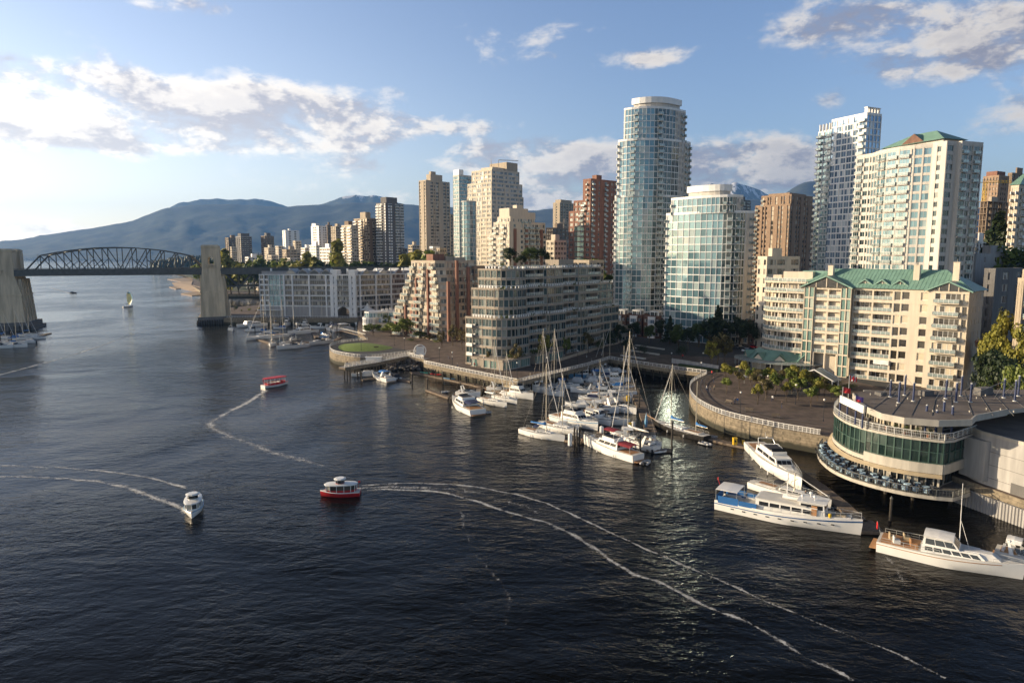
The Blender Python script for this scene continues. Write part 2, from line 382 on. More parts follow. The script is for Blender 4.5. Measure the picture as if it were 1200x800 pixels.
def smoothpath(pts, n=8):
    out = []
    P = [pts[0]]+list(pts)+[pts[-1]]
    for i in range(1, len(P)-2):
        for k in range(n):
            u = k/n
            out.append(tuple(.5*((2*P[i][a])+(-P[i-1][a]+P[i+1][a])*u+(2*P[i-1][a]-5*P[i][a]+4*P[i+1][a]-P[i+2][a])*u*u+(-P[i-1][a]+3*P[i][a]-3*P[i+1][a]+P[i+2][a])*u**3) for a in range(len(P[i]))))
    out.append(tuple(pts[-1])); return out
def wake(name, pts, w0, w1, s0, s1, label=None):
    g = [G(x, y, 0) for x, y in pts]; g = smoothpath(g, 10)
    g = [(p[0]+.35*(mnoise.noise((p[0]*.25, p[1]*.25, 3))), p[1]+.5*mnoise.noise((p[0]*.25, p[1]*.25, 9))) for p in g]
    me = bpy.data.meshes.new(name); vs = []; fs = []; uvs = []
    for i, p in enumerate(g):
        q = g[min(i+1, len(g)-1)]; o = g[max(i-1, 0)]; dx, dy = q[0]-o[0], q[1]-o[1]; L = hypot(dx, dy) or 1; f = i/(len(g)-1)
        wd = (w0+(w1-w0)*f)/2*(1+.35*mnoise.noise((i*.3, 0, 5)))
        vs += [(p[0]-dy/L*wd, p[1]+dx/L*wd, .03), (p[0]+dy/L*wd, p[1]-dx/L*wd, .03)]
    for i in range(len(g)-1):
        fs.append((2*i, 2*i+1, 2*i+3, 2*i+2)); f0 = i/(len(g)-1); f1 = (i+1)/(len(g)-1)
        a, c = s0+(s1-s0)*f0, s0+(s1-s0)*f1
        uvs += [(a, 0), (a, 1), (c, 1), (c, 0)]
    me.from_pydata(vs, [], fs); ul = me.uv_layers.new(name='UVMap')
    for i, u in enumerate(uvs): ul.data[i].uv = u
    me.materials.append(FOAM); o = bpy.data.objects.new(name, me); col.objects.link(o)
    tag(o, label, 'wake', kind='stuff')
UPP = [(425,569),(481,566),(544,569),(600,578),(650,594),(712,622),(787,656),(875,694),(962,731),(1050,766),(1106,794)]
LOW = [(430,574),(470,574),(525,578),(587,597),(650,616),(694,641),(737,669),(775,684),(825,709),(887,734),(937,766),(1000,797)]
wake('foam_wake', UPP, 1.5, 1.3, .08, .0, 'thin white upper line of foam curving away behind the red ferry')
wake('foam_wake', LOW, 2.1, 1.6, .09, .03, 'thicker lower line of foam curving away behind the red ferry')
wake('foam_wake', [(x, (y+z)/2) for (x, y), z in zip(UPP[:6], (574,576,581,601,622,650))], 4.5, 6.0, .02, -.08, 'broken froth between the two foam lines of the red ferry')
wake('foam_wake', [(217,572),(187,562),(150,556),(112,551),(56,547),(0,545),(-60,543)], 1.7, 2.4, .08, .0, 'farther foam line trailing left behind the white and blue ferry')
wake('foam_wake', [(222,600),(202,591),(172,579),(142,570),(94,562),(37,559),(-60,557)], 2.8, 2.4, .09, .01, 'nearer foam line trailing left behind the white and blue ferry')
wake('foam_wake', [(313,457),(289,472),(262,486),(247,497),(262,508),(292,519),(322,531),(356,540),(379,546)], 3.0, 8.5, .10, -.04, 'curved foam trail behind the red roofed ferry fading to flecks')
wake('foam_wake', [(-20,443),(0,439),(49,426),(97,412),(150,394),(195,380)], 2.6, 4.0, .10, -.02, 'long pale wake line crossing the channel below the steel bridge')
wake('foam_wake', [(84,344),(72,341),(60,337)], 3, 6, .15, .0, 'short wake behind the small speedboat under the bridge')
wake('foam_wake', [(540,600),(552,640),(575,670),(597,700),(590,740)], 3.5, 2, -.06, -.08, 'scattered flecks of foam on the dark water in the foreground')
wake('foam_wake', [(1035,650),(1050,665),(1062,690)], 3.0, 3.0, -.03, -.06, 'foam flecks on the water beside the cream yacht')

# ------------------------------------------------------------------ land
def W(l, z=4.0): return [G(x, y, z) for x, y in l]
rim_lawn = W([(430,398),(404,400.5),(391,403.5),(386,407),(388,411.5),(397,415),(422,418.5),(450,417),(480,413.5),(490,412)])
QUAY = W([(497,426),(540,435),(606,448.5),(650,438),(688,429),(714,421)])
WALK = W([(714,421),(750,427),(790,433),(828,438)])
PLAZA = W([(828,438),(812,447),(808,456),(812,466),(825,476),(850,486.5),(900,498.5),(945,506.5),(972,511)])
PLAZA = smoothpath(PLAZA, 4)
def inset(pts, d):   # shift towards the land (larger Y)
    return [(x, y+d) for x, y in pts]
coast = W([(262,372),(306,372),(420,372.5),(419,386),(430,397)])+smoothpath(rim_lawn, 4)[1:]+W([(493,418)])+inset(QUAY, 6)+inset(WALK, 7)[1:]+PLAZA
coast += [(68, 122), (73, 110), (74.6, 104.5), (79, 89), (130, 70), (220, 50), (520, 60), (3000, 1500), (3000, 5000), (-700, 5200), (-1100, 4200)]
coast += [(-1150, 3200)]+W([(182,311),(205,318),(228,324),(222,333),(236,341),(262,344),(330,344),(330,356),(306,357),(262,361)])
import mathutils.geometry as mg
def flat(name, poly, ztop, zbot, mats, parent=None):
    """ground slab of any outline: top sheet plus its vertical edge"""
    tri = mg.tessellate_polygon([[Vector((x, y, 0)) for x, y in poly]])
    mb = MB(); n = len(poly)
    mb.v = [(x, y, ztop) for x, y in poly]+[(x, y, zbot) for x, y in poly]
    for a in tri:
        A, B, C = (Vector(poly[i]) for i in a)
        if (B-A).cross(C-A) < 0: a = a[::-1]
        mb.f.append(tuple(a)); mb.m.append(0)
    ar = sum(poly[i][0]*poly[(i+1) % n][1]-poly[(i+1) % n][0]*poly[i][1] for i in range(n))
    for i in range(n):
        j = (i+1) % n
        mb.f.append((i, i+n, j+n, j) if ar > 0 else (j, j+n, i+n, i)); mb.m.append(1)
    return mb.build(name, mats, parent)
o = flat('city_ground', coast, 3.9, -3, [M['paver'], M['stone']]); tag(o, kind='structure')
# streets and planted blocks behind the waterfront
def sheet(name, poly, z, m, kind='structure'):
    return tag(flat(name, poly, z, z-.05, [m, m]), kind=kind)
sheet('street', [(72,175),(80,175),(150,330),(300,900),(290,900),(140,330)], 3.96, M['asphalt'])
sheet('street', [(20,262),(88,238),(112,150),(118,150),(96,250),(96,300),(26,330)], 3.98, M['asphalt'])
sheet('planted_ground', [(-40,330),(600,330),(1500,1500),(-200,1500),(-120,500)], 3.94, M['soil'])
sheet('planted_ground', [(118,150),(130,100),(300,60),(400,330),(100,330)], 3.945, M['soil'])
# rising ground of the west end and the park
def PL(y):
    k = [(700, 268), (850, 240), (1500, 208), (2200, 188), (9000, 180)]
    for (a, pa), (b_, pb) in zip(k[:-1], k[1:]):
        if y <= b_: return pa+(pb-pa)*max(0, (y-a)/(b_-a))
    return 180
def ground_z(x, y):
    if y < 705: return 3.9
    pl = PL(y); px = 600+800*x/y; e = min(1, max(0, (px-pl)/60)); s_ = min(1, max(0, (y-700)/800))
    return 3.85+e*(s_*14+4*s_*mnoise.noise((x*.004, y*.004, 1)))
mb = MB(); nx, ny = 60, 40
for j in range(ny):
    for i in range(nx):
        Y = 705*(7.0**(j/(ny-1)))
        pl = PL(Y); px = pl+(1500-pl)*i/(nx-1)
        x = (px-600)/800*Y
        mb.v.append((x, Y, ground_z(x, Y)))
for j in range(ny-1):
    for i in range(nx-1): mb.f.append((j*nx+i, j*nx+i+1, (j+1)*nx+i+1, (j+1)*nx+i)); mb.m.append(0)
# beach
bz = MB()
inn = W([(335,336),(262,336),(236,337),(224,334),(226,329)]); out = W([(335,346),(262,346.5),(232,343.5),(204,336.5),(200,331)], 0)
for a, b_, c, d in zip(inn[:-1], inn[1:], out[1:], out[:-1]):
    bz.add([(a[0], a[1], 4.3), (b_[0], b_[1], 4.3), (c[0], c[1], -.3), (d[0], d[1], -.3)], [(0, 1, 2, 3)], 0)
tag(bz.build('beach', M['sand']), kind='structure')
for pts, zz in (([(196,327),(230,324.5),(240,327),(212,330)], .9), ([(198,336),(232,332),(238,334),(206,338.5)], .9), ([(212,344),(236,340.5),(258,343),(225,346.5)], 1.0)):
    o = flat('sand_bar', W(pts, .5), zz-.4, -1, [M['sand'], M['sand']]); tag(o, kind='structure')
o = mb.build('city_hill', M['soil'], smooth=True); tag(o, kind='structure')
o = flat('park_ground', [(-1180,2250),(-700,1750),(900,1650),(900,3000),(-1300,3000)], 6, -1, [M['soil'], M['soil']]); tag(o, kind='structure')

# ------------------------------------------------------------------ mountains
def forestmat(name, snow):
    m = bpy.data.materials.new(name); m.use_nodes = True; t = NT(m.node_tree); b = m.node_tree.nodes['Principled BSDF']
    ge = t.n('ShaderNodeNewGeometry'); p = ge.outputs['Position']
    f = t.smooth(t.noise(p, .0035, 10, .72), .40, .60)
    c = t.mix(f, (.008, .016, .014, 1), (.045, .055, .035, 1))
    if snow:
        sz = t.n('ShaderNodeSeparateXYZ'); t.link(p, sz.inputs[0])
        hh = t.smooth(sz.outputs[2], 820, 1000)
        mp = t.n('ShaderNodeMapping'); mp.inputs['Scale'].default_value = (2.2, 1, .5); t.link(p, mp.inputs[0])
        f2 = t.smooth(t.m('ADD', t.noise(mp.outputs[0], .0042, 6, .6), t.m('MULTIPLY', hh, .12)), .60, .65)
        c = t.mix(t.m('MULTIPLY', f2, hh), c, (.62, .64, .68, 1))
    t.link(c, b.inputs['Base Color']); b.inputs['Roughness'].default_value = .95
    return m
def mountain(name, prof, Yc, Y0, snow, seed, amp=1.0):
    n, r = 260, 40; p0, p1 = prof[0][0], prof[-1][0]; mb = MB()
    def crest(px):
        for (a, ya), (b_, yb) in zip(prof[:-1], prof[1:]):
            if px <= b_: 
                u = (px-a)/(b_-a); u = u*u*(3-2*u) if False else u; return ya+(yb-ya)*u
        return prof[-1][1]
    for j in range(r+8):
        f = j/(r-1)
        for i in range(n):
            px = p0+(p1-p0)*i/(n-1)
            cz = ZA(crest(px), Yc)+ (Yc*.0022)*mnoise.fractal((px*.045, seed, 0), 1.0, 2.0, 5)
            if f <= 1:
                Y = Y0+(Yc-Y0)*f; base = f**1.15
                rid = abs(mnoise.fractal((px*.022+seed, f*2.2, seed), .9, 2.1, 6))
                z = cz*base-amp*cz*.10*rid*4*f*(1-f)+cz*.035*mnoise.fractal((px*.09, f*14, seed), .8, 2.1, 5)*4*f*(1-f)
            else:
                Y = Yc+(Yc-Y0)*(f-1)*1.5; z = cz*(1-(f-1)*2)
            mb.v.append(((px-600)/800*Y, Y, max(z, -1)))
    for j in range(r+7):
        for i in range(n-1): mb.f.append((j*n+i, j*n+i+1, (j+1)*n+i+1, (j+1)*n+i)); mb.m.append(0)
    o = mb.build(name, forestmat(name+'_forest', snow), smooth=True); return tag(o, kind='structure')
mountain('mountain_ridge', [(-260,296),(-60,290),(0,285),(50,277),(100,269),(150,261),(180,252),(200,244),(240,239.5),(300,239),(335,243),(380,241),(420,238),(450,237),(490,240),(520,243),(600,248),(700,243),(760,238),(800,232),(860,232),(900,236),(915,226),(930,216),(940,213),(955,214),(990,225),(1100,240),(1300,262),(1500,285)], 8600, 6000, False, 1.3)
mountain('far_mountain', [(150,275),(195,248),(215,238),(240,233.5),(262,233),(290,234),(312,233),(330,238),(350,246),(370,243),(390,235),(405,231.5),(420,229),(432,230),(440,228),(450,231),(470,238),(520,252),(700,256),(780,234),(812,219),(830,216),(845,219),(856,214),(875,219),(895,228),(930,250)], 10800, 8700, True, 4.1, .8)
# far shore: houses of the town at the foot of the mountain
mb = MB(); rr = random.Random(3)
for k in range(1700):
    px = rr.uniform(-40, 640); f = rr.random()**2.2; Y = 6020+f*1300; z = ZA(285, 8600)*((Y-6000)/2600)**1.15*.75
    if mnoise.noise((px*.03, f*3, 2)) < -.12: continue
    x = (px-600)/800*Y; s_ = rr.uniform(4, 11)
    mb.box((x, Y, z+7), (s_, 7, rr.uniform(4, 9)), 0, rr.choice((0, 0, 1)))
tag(mb.build('far_houses', [M['pale'], M['grey']]), 'tiny pale houses scattered along the foot of the blue mountain', 'houses', kind='stuff')

# ------------------------------------------------------------------ haze
mb = MB(); mb.box((0, 6500, 528), (26400, 14400, 1064))
m = bpy.data.materials.new('haze'); m.use_nodes = True; m.node_tree.nodes.clear(); t = NT(m.node_tree)
pv = t.n('ShaderNodeVolumePrincipled'); pv.inputs['Color'].default_value = (.20, .44, .92, 1); pv.inputs['Density'].default_value = 5.2e-5; pv.inputs['Anisotropy'].default_value = .25
mo = t.n('ShaderNodeOutputMaterial'); t.link(pv.outputs[0], mo.inputs['Volume'])
o = mb.build('haze', m); tag(o, 'thin blue summer haze filling the air over the whole view', 'haze', kind='stuff')
# ------------------------------------------------------------------ building kit
CAMV = Vector((0, 0, CAM_H))
WINM = {}
def win_geo(w_, h_, pane, trans, fw, fd):
    """one window: panes as separate sheets in one frame; origin bottom left, x along the wall, -y outward"""
    key = (round(w_, 2), round(h_, 2), pane, trans, fw, fd)
    if key in WINM: return WINM[key]
    mb = MB(); n = max(1, int(round(w_/pane)))
    rows = [(0, h_)] if not trans else [(0, h_*trans), (h_*trans, h_)]
    for i in range(n):
        for a, b_ in rows: mb.poly([(w_*i/n, 0, a), (w_*(i+1)/n, 0, a), (w_*(i+1)/n, 0, b_), (w_*i/n, 0, b_)], 0)
    if fw > 0:
        for i in range(n+1):
            x = min(max(w_*i/n, fw/2), w_-fw/2); mb.box((x, -fd/2, h_/2), (fw, fd, h_), 0, 1)
        zs = [fw/2, h_-fw/2]+([h_*trans] if trans else [])
        for z in zs: mb.box((w_/2, -fd/2+.005, z), (w_-.002, fd-.012, fw), 0, 1)
    WINM[key] = [mb, {}]
    return WINM[key]
RAILM = {}
def rail_geo(w_, d, kind):
    """railing along x 0..w at y=-d with returns at both ends when d>0"""
    key = (round(w_, 2), round(d, 2), kind)
    if key in RAILM: return RAILM[key]
    mb = MB(); hgt = 1.05
    runs = [((0, -d), (w_, -d))]+([((0, 0), (0, -d)), ((w_, -d), (w_, 0))] if d > .3 else [])
    for a, b_ in runs:
        L = hypot(b_[0]-a[0], b_[1]-a[1]); n = max(1, int(round(L/1.3)))
        mb.tube((a[0], a[1], hgt), (b_[0], b_[1], hgt), .045, 4, 1)
        for i in range(n+1):
            x, y = a[0]+(b_[0]-a[0])*i/n, a[1]+(b_[1]-a[1])*i/n
            mb.box((x, y, hgt/2), (.07, .07, hgt), 0, 1)
        if kind == 'glass': mb.poly([(a[0], a[1], .12), (b_[0], b_[1], .12), (b_[0], b_[1], .95), (a[0], a[1], .95)], 0)
        elif kind == 'solid': mb.add(*(lambda z0, z1: ([(a[0], a[1]-.06, z0), (b_[0], b_[1]-.06, z0), (b_[0], b_[1]-.06, z1), (a[0], a[1]-.06, z1), (a[0], a[1]+.06, z0), (b_[0], b_[1]+.06, z0), (b_[0], b_[1]+.06, z1), (a[0], a[1]+.06, z1)], [(0, 1, 2, 3), (5, 4, 7, 6), (3, 2, 6, 7), (0, 3, 7, 4), (1, 5, 6, 2)]))(0, 1.0), 1)
        else:
            for z in (.35, .65): mb.tube((a[0], a[1], z), (b_[0], b_[1], z), .025, 4, 1)
    RAILM[key] = [mb, {}]
    return RAILM[key]
MATRAIL = mat('rail_glass', (.30,.36,.35), .15, .3, var=.05)
class Bldg:
    def __init__(s, name, label, cat='apartment tower', base=(0,0,0), group=None):
        s.root = thing(name, label, cat, base, 0, group); s.b = base; s.wall = MB(); s.wins = []; s.bals = []; s.rails = []; s.extra = []
        s.wm = [M['beige'], M['roofgrey'], M['brick']]
    def loc(s, p): return (p[0]-s.b[0], p[1]-s.b[1])
    def facade(s, p0, p1, z0, nf, fh, pat, st):
        """p0->p1 with the outside on the right hand; one character per bay"""
        p0 = s.loc(p0); p1 = s.loc(p1); z0 = z0-s.b[2]
        L = hypot(p1[0]-p0[0], p1[1]-p0[1])
        if L < .3: return
        d = ((p1[0]-p0[0])/L, (p1[1]-p0[1])/L); n = (d[1], -d[0])
        mid = Vector((s.b[0]+(p0[0]+p1[0])/2, s.b[1]+(p0[1]+p1[1])/2, 0)); vis = Vector((n[0], n[1], 0)).dot(-mid.normalized()) > -.08
        g = st.get; sill, head = g('sill', .9), g('head', fh-.35); bo, po = g('bo', 0.0), g('po', .04); pw = g('pw', .4)
        wm, pm = g('wm', 0), g('pm', g('wm', 0)); bm = g('bm', wm); pane = g('pane', 1.3); trans = g('trans', 0); fw, fd = g('fw', .08), g('fd', .06)
        rc = g('rc', .18); glass, fr = g('glass', 'greyg'), g('frame', 'frame'); rail = g('rail', 'glass'); bd = g('bd', 1.4)
        H = nf*fh
        if not vis or not pat:
            s.wall.seg(p0, p1, z0, z0+H, 0.02, .3, wm); 
            if not vis and pat:
                for k in range(nf): s.wall.seg(p0, p1, z0+k*fh+.9, z0+k*fh+2.0, 0.03, .1, wm)
            return
        WT = {'w': 1, 'W': 2, 'n': .55, 'p': .45, 'P': 1.0, 'b': 1.3, 'B': 2.0, 'r': 1.3, 'g': 1, 'q': .5, 'c': 1.2}
        tot = sum(WT[c] for c in pat); x = 0; rec = 'r' in pat; th = 1.9 if rec else .35
        full = all(c in 'gq' for c in pat)
        for k in range(nf+1):
            a = z0+k*fh-(fh-head) if k else z0; b_ = z0+k*fh+(sill if k < nf else 0)
            if b_-a > .01: s.wall.seg(p0, p1, a, b_, bo, th, bm)
        edges = [0]
        for c in pat: x += WT[c]/tot*L; edges.append(x)
        if pw > 0:
            for i, e in enumerate(edges):
                if 0 < i < len(edges)-1 and pat[i-1] in 'pP' and pat[i] in 'pP': continue
                a, b_ = max(0, e-pw/2), min(L, e+pw/2)
                s.wall.seg((p0[0]+d[0]*a, p0[1]+d[1]*a), (p0[0]+d[0]*b_, p0[1]+d[1]*b_), z0, z0+H+.01, po, th-.02, pm)
        for i, c in enumerate(pat):
            a, b_ = edges[i]+pw/2, edges[i+1]-pw/2; wd = b_-a
            if wd < .2: continue
            if c in 'pP':
                s.wall.seg((p0[0]+d[0]*a, p0[1]+d[1]*a), (p0[0]+d[0]*b_, p0[1]+d[1]*b_), z0, z0+H, po-.012, .33, g('xm', pm)); continue
            for k in range(nf):
                sl_, hd = (sill, head) if c not in 'bBrc' else (max(.12, min(sill, .12)), head)
                out = -rc if c != 'r' else -1.75
                if c in 'bBc' and sill > .2: # door-height glass sits in front of the band
                    out = bo+.03
                zz = z0+k*fh+sl_
                P = (p0[0]+d[0]*a+n[0]*out, p0[1]+d[1]*a+n[1]*out, zz)
                s.wins.append((P, atan2(d[1], d[0]), wd, hd-sl_, pane, trans, fw, fd, glass, fr))
                if c in 'bB': s.bals.append(((p0[0]+d[0]*a+n[0]*(bo+.002), p0[1]+d[1]*a+n[1]*(bo+.002), z0+k*fh), atan2(d[1], d[0]), wd, bd, rail, bm))
                if c == 'r': s.rails.append(((p0[0]+d[0]*a+n[0]*(bo-.08), p0[1]+d[1]*a+n[1]*(bo-.08), z0+k*fh+sill), atan2(d[1], d[0]), wd, rail))
    def block(s, poly, z0, nf, fh, pats, st, parapet=.9, roof=1, inset=.36, cap=0):
        """poly counter-clockwise seen from above; pats: one pattern per edge (or one for all)"""
        n = len(poly); rec = False
        ar = sum(poly[i][0]*poly[(i+1) % n][1]-poly[(i+1) % n][0]*poly[i][1] for i in range(n))
        if ar < 0: poly = poly[::-1]; pats = (pats[::-1][1:]+pats[::-1][:1]) if isinstance(pats, list) else pats; st = (st[::-1][1:]+st[::-1][:1]) if isinstance(st, list) else st
        for i in range(n):
            p = pats[i] if isinstance(pats, list) else pats; q = st[i] if isinstance(st, list) else st
            s.facade(poly[i], poly[(i+1) % n], z0, nf, fh, p, q)
            if p and 'r' in p: rec = True
        core = offset([s.loc(p) for p in poly], -(1.95 if rec else inset))
        H = z0+nf*fh-s.b[2]
        if core: s.wall.prism(core, z0-s.b[2], H-.05, (st[0] if isinstance(st, list) else st).get('wm', 0), 1)
        lp = [s.loc(p) for p in poly]
        full = offset(lp, -.02)
        if full: s.wall.prism(full, H-.02, H+.12, cap, roof)
        if parapet:
            for i in range(n): s.wall.seg(lp[i], lp[(i+1) % n], H+.003, H+parapet, .06, .25, cap, ext=.02)
        return H+s.b[2]
    def box(s, c, size, rz=0, m=0): s.wall.box((c[0]-s.b[0], c[1]-s.b[1], c[2]-s.b[2]), size, rz, m)
    def finish(s, wname='wall', nmax=96):
        s.wall.build(wname, s.wm, s.root)
        def far(P): return (Vector(P)+Vector(s.b)-CAMV).length
        for kind, lst in (('w', s.wins), ('b', s.bals), ('r', s.rails)):
            if not lst: continue
            lst.sort(key=lambda q: far(q[0])/max(.5, q[2])**.5)
            one, rest = lst[:nmax], lst[nmax:]
            if len(rest) and far(one[0][0]) > 500: one, rest = (one[:40], one[40:]+rest) if len(lst) > 100 else (one, rest)
            merged = {}
            for idx, q in enumerate(one+rest):
                P, rz = q[0], q[1]
                if kind == 'w':
                    geo = win_geo(q[2], q[3], *q[4:8]); mats = (GLS[q[8]], M[q[9]]); nm = 'window'
                elif kind == 'b':
                    geo = rail_geo(q[2], q[3]-.08, q[4]); mats = (MATRAIL, M['framew'] if q[5] != 2 else M['frame']); nm = 'balcony'
                else:
                    geo = rail_geo(q[2], 0, q[3]); mats = (MATRAIL, M['framew']); nm = 'railing'
                if idx < len(one):
                    mk = tuple(x.name for x in mats)
                    if kind == 'b':
                        key = ('slab', round(q[2], 2), q[3], s.wm[q[5]].name)
                        if key not in SLABS:
                            mb = MB(); mb.box((q[2]/2, -q[3]/2, -.02), (q[2], q[3], .22)); SLABS[key] = mb.mesh('balcony', s.wm[q[5]])
                        so = link('balcony', SLABS[key], s.root, P, rz)
                        if mk not in geo[1]: geo[1][mk] = geo[0].mesh('railing', mats)
                        link('railing', geo[1][mk], so, (0, 0, .09))
                    else:
                        if mk not in geo[1]: geo[1][mk] = geo[0].mesh(nm, mats)
                        link(nm, geo[1][mk], s.root, P, rz)
                else:
                    mk = tuple(x.name for x in mats)
                    if mk not in merged: merged[mk] = (MB(), mats)
                    mb = merged[mk][0]; ca, sa = cos(rz), sin(rz); o = len(mb.v); dz = .09 if kind == 'b' else 0
                    mb.v.extend((P[0]+x*ca-y*sa, P[1]+x*sa+y*ca, P[2]+z+dz) for x, y, z in geo[0].v)
                    mb.f.extend(tuple(o+j for j in f) for f in geo[0].f); mb.m.extend(geo[0].m)
                    if kind == 'b': s.wallx = getattr(s, 'wallx', MB()); s.wallx.box((P[0]+q[2]/2*ca+q[3]/2*sa, P[1]+q[2]/2*sa-q[3]/2*ca, P[2]-.02), (q[2], q[3], .22), rz, q[5])
            for mk, (mb, mats) in merged.items():
                o = mb.build({'w': 'window', 'b': 'balcony_railing', 'r': 'railing'}[kind], mats, s.root); o['kind'] = 'stuff'
        if getattr(s, 'wallx', None):
            o = s.wallx.build('balcony', s.wm, s.root); o['kind'] = 'stuff'
        return s.root
SLABS = {}
def offset(poly, d):
    """offset of a counter-clockwise outline (d<0 shrinks)"""
    n = len(poly); out = []
    for i in range(n):
        a, b_, c = poly[i-1], poly[i], poly[(i+1) % n]
        u = Vector((b_[0]-a[0], b_[1]-a[1])); v = Vector((c[0]-b_[0], c[1]-b_[1]))
        if u.length < 1e-6 or v.length < 1e-6: out.append(b_); continue
        u.normalize(); v.normalize(); n1 = Vector((u.y, -u.x)); n2 = Vector((v.y, -v.x)); k = n1+n2
        if k.length < .2: k = n1
        k.normalize(); c_ = max(.4, k.dot(n1)); out.append((b_[0]+k.x*d/c_, b_[1]+k.y*d/c_))
    return out
def corner(pxL, pxB, pxR, YB, ang, zref=CAM_H):
    """four-sided plan whose nearest corner B stands at bearing pxB; the right-hand wall runs off at `ang` degrees"""
    a = radians(ang); B = (XA(pxB, YB, zref), YB)
    def hit(px, d):
        k = (px-600)/800.0; kz = k*(CP) ; c0 = -k*(zref-CAM_H)*SP
        # x = k*CP*y + c0
        s_ = (kz*B[1]+c0-B[0])/(d[0]-kz*d[1]); return (B[0]+d[0]*s_, B[1]+d[1]*s_)
    Rr = hit(pxR, (cos(a), sin(a))); Ll = hit(pxL, (-sin(a), cos(a)))
    D = (Ll[0]+Rr[0]-B[0], Ll[1]+Rr[1]-B[1])
    return [B, Rr, D, Ll]     # counter-clockwise
def bil(q, u, v):
    """point inside the plan: u along the right-hand wall, v along the left-hand wall"""
    B, Rr, D, Ll = q
    return (B[0]+(Rr[0]-B[0])*u+(Ll[0]-B[0])*v, B[1]+(Rr[1]-B[1])*u+(Ll[1]-B[1])*v)
def sub(q, u0, u1, v0, v1): return [bil(q, u0, v0), bil(q, u1, v0), bil(q, u1, v1), bil(q, u0, v1)]
def rounded(q, u, v, r, n=5):
    """plan with its near corner swept round"""
    B, Rr, D, Ll = q
    a = Vector((Ll[0]-B[0], Ll[1]-B[1])).normalized(); b_ = Vector((Rr[0]-B[0], Rr[1]-B[1])).normalized(); B = Vector(B)
    pts = []
    for i in range(n+1):
        th = pi/2*i/n; p = B+a*r*(1-sin(th))+b_*r*(1-cos(th)); pts.append((p.x, p.y))
    return pts+[Rr, D, Ll]
def bulge(p, q, d, n=6):
    """points of a bowed wall from p to q, bowed outwards by d on the right-hand side"""
    dx, dy = q[0]-p[0], q[1]-p[1]; L = hypot(dx, dy); nx, ny = dy/L, -dx/L
    return [(p[0]+dx*i/n+nx*d*4*(i/n)*(1-i/n), p[1]+dy*i/n+ny*d*4*(i/n)*(1-i/n)) for i in range(n+1)]
# ------------------------------------------------------------------ towers and blocks
def tower(name, label, q, z0, pytop, fh, patR, patL, st, mats, tiers=None, roofbox=None, cat='apartment tower', group=None, parapet=.9, ypy=None, stL=None, nmax=96):
    """q: plan from corner(); tiers: list of (storeys off the top, u0,u1,v0,v1) narrowing upwards"""
    ztop = ZA(pytop, ypy or q[0][1]); nf = max(1, int(round((ztop-z0)/fh))); fh = (ztop-z0)/nf
    s2 = dict(st); s2['fh'] = fh
    if 'sill' in s2 and s2['sill'] > 1.5: s2['sill'] = .9
    s2.setdefault('head', fh-.4)
    sL = dict(s2); sL.update(stL or {})
    B = Bldg(name, label, cat, (q[0][0], q[0][1], z0), group); B.wm = mats
    def pats(): return [patR, patL and 'www', patL and 'www', patL]
    z = z0; done = 0
    lv = [(nf, 0, 1, 0, 1)] if not tiers else tiers
    for (cnt, u0, u1, v0, v1) in lv:
        if cnt <= 0: cnt = nf-done+cnt if cnt < 0 else nf-done
        B.block(sub(q, u0, u1, v0, v1), z, cnt, fh, pats(), [s2, s2, s2, sL], parapet=parapet); z += cnt*fh; done += cnt
        if done >= nf: break
    for (u0, u1, v0, v1, h_, m_) in (roofbox or []):
        pp = [B.loc(p) for p in sub(q, u0, u1, v0, v1)]; B.wall.prism(pp, z-z0, z-z0+h_, m_, 1)
    B.ztop = z
    B.nmax = nmax
    return B
def Z0(x, y): return ground_z(x, y)
wend = 'towers of the far residential district'
F = dict(sill=1.0, pw=.5, fw=0, pane=1.4, po=.12, glass='dark')
def far_tower(label, L, Bp, Rp, top, Y, patR, patL, mats, st=None, box=True, cat='apartment tower', name='apartment_tower', ang=47, fh=2.9, rb=None, group=wend, z0=None, tiers=None):
    q = corner(L, Bp, Rp, Y, ang, 60)
    s_ = dict(F); s_.update(st or {})
    b_ = tower(name, label, q, (ground_z(q[0][0], Y)-1) if z0 is None else z0, top, fh, patR, patL, s_, mats, roofbox=rb or ([(.35, .7, .3, .65, 4.5, 0)] if box else None), cat=cat, group=group, tiers=tiers)
    b_.finish(nmax=30); return b_
mm = lambda a, b_='dgrey', r='roofgrey': [M[a], M[r], M[b_]]
V = dict(po=.3, pw=.9, pm=2)
far_tower('dark brown slab tower, leftmost of the far towers beyond the bridge', 264, 268, 280.5, 279, 1000, 'wwww', 'ww', mm('brown', 'dgrey'), dict(pm=2, po=.3, pw=1.6))
far_tower('dark tower with pale striped front standing right of the brown slab', 276.5, 282.5, 295, 277.5, 960, 'wwww', 'PPw', mm('grey', 'dgrey'), dict(pm=2, po=.3, pw=1.4, wm=0), rb=[(.1, .9, .2, .8, 5, 2)])
far_tower('short cream block low in front of the dark striped tower', 269, 271, 277, 290, 880, 'www', 'ww', mm('cream'), box=False, cat='apartment block', name='apartment_block')
far_tower('dark brown tower with roof box standing alone in the gap', 306, 311, 321, 277, 960, 'wwww', 'www', mm('brown', 'dgrey'), dict(pm=2, po=.3), rb=[(.3, .8, .3, .8, 5, 2)])
far_tower('white tower with blank ribbed walls and a low base', 331.5, 335, 351, 270.5, 900, 'PwPwP', 'PwP', mm('white', 'pale'), dict(pw=1, po=.3), rb=[(.3, .45, .3, .6, 3, 0)])
far_tower('tall pale tower with pointed corner and green lower front', 365, 374, 383, 265.5, 820, 'wPww', 'PwwP', mm('white', 'grey'), dict(pw=.9), rb=[(.0, .5, .4, .9, 4, 0)])
far_tower('narrow brown slab between two pale towers', 382, 384, 389.5, 264.5, 850, 'ww', 'ww', mm('brown'))
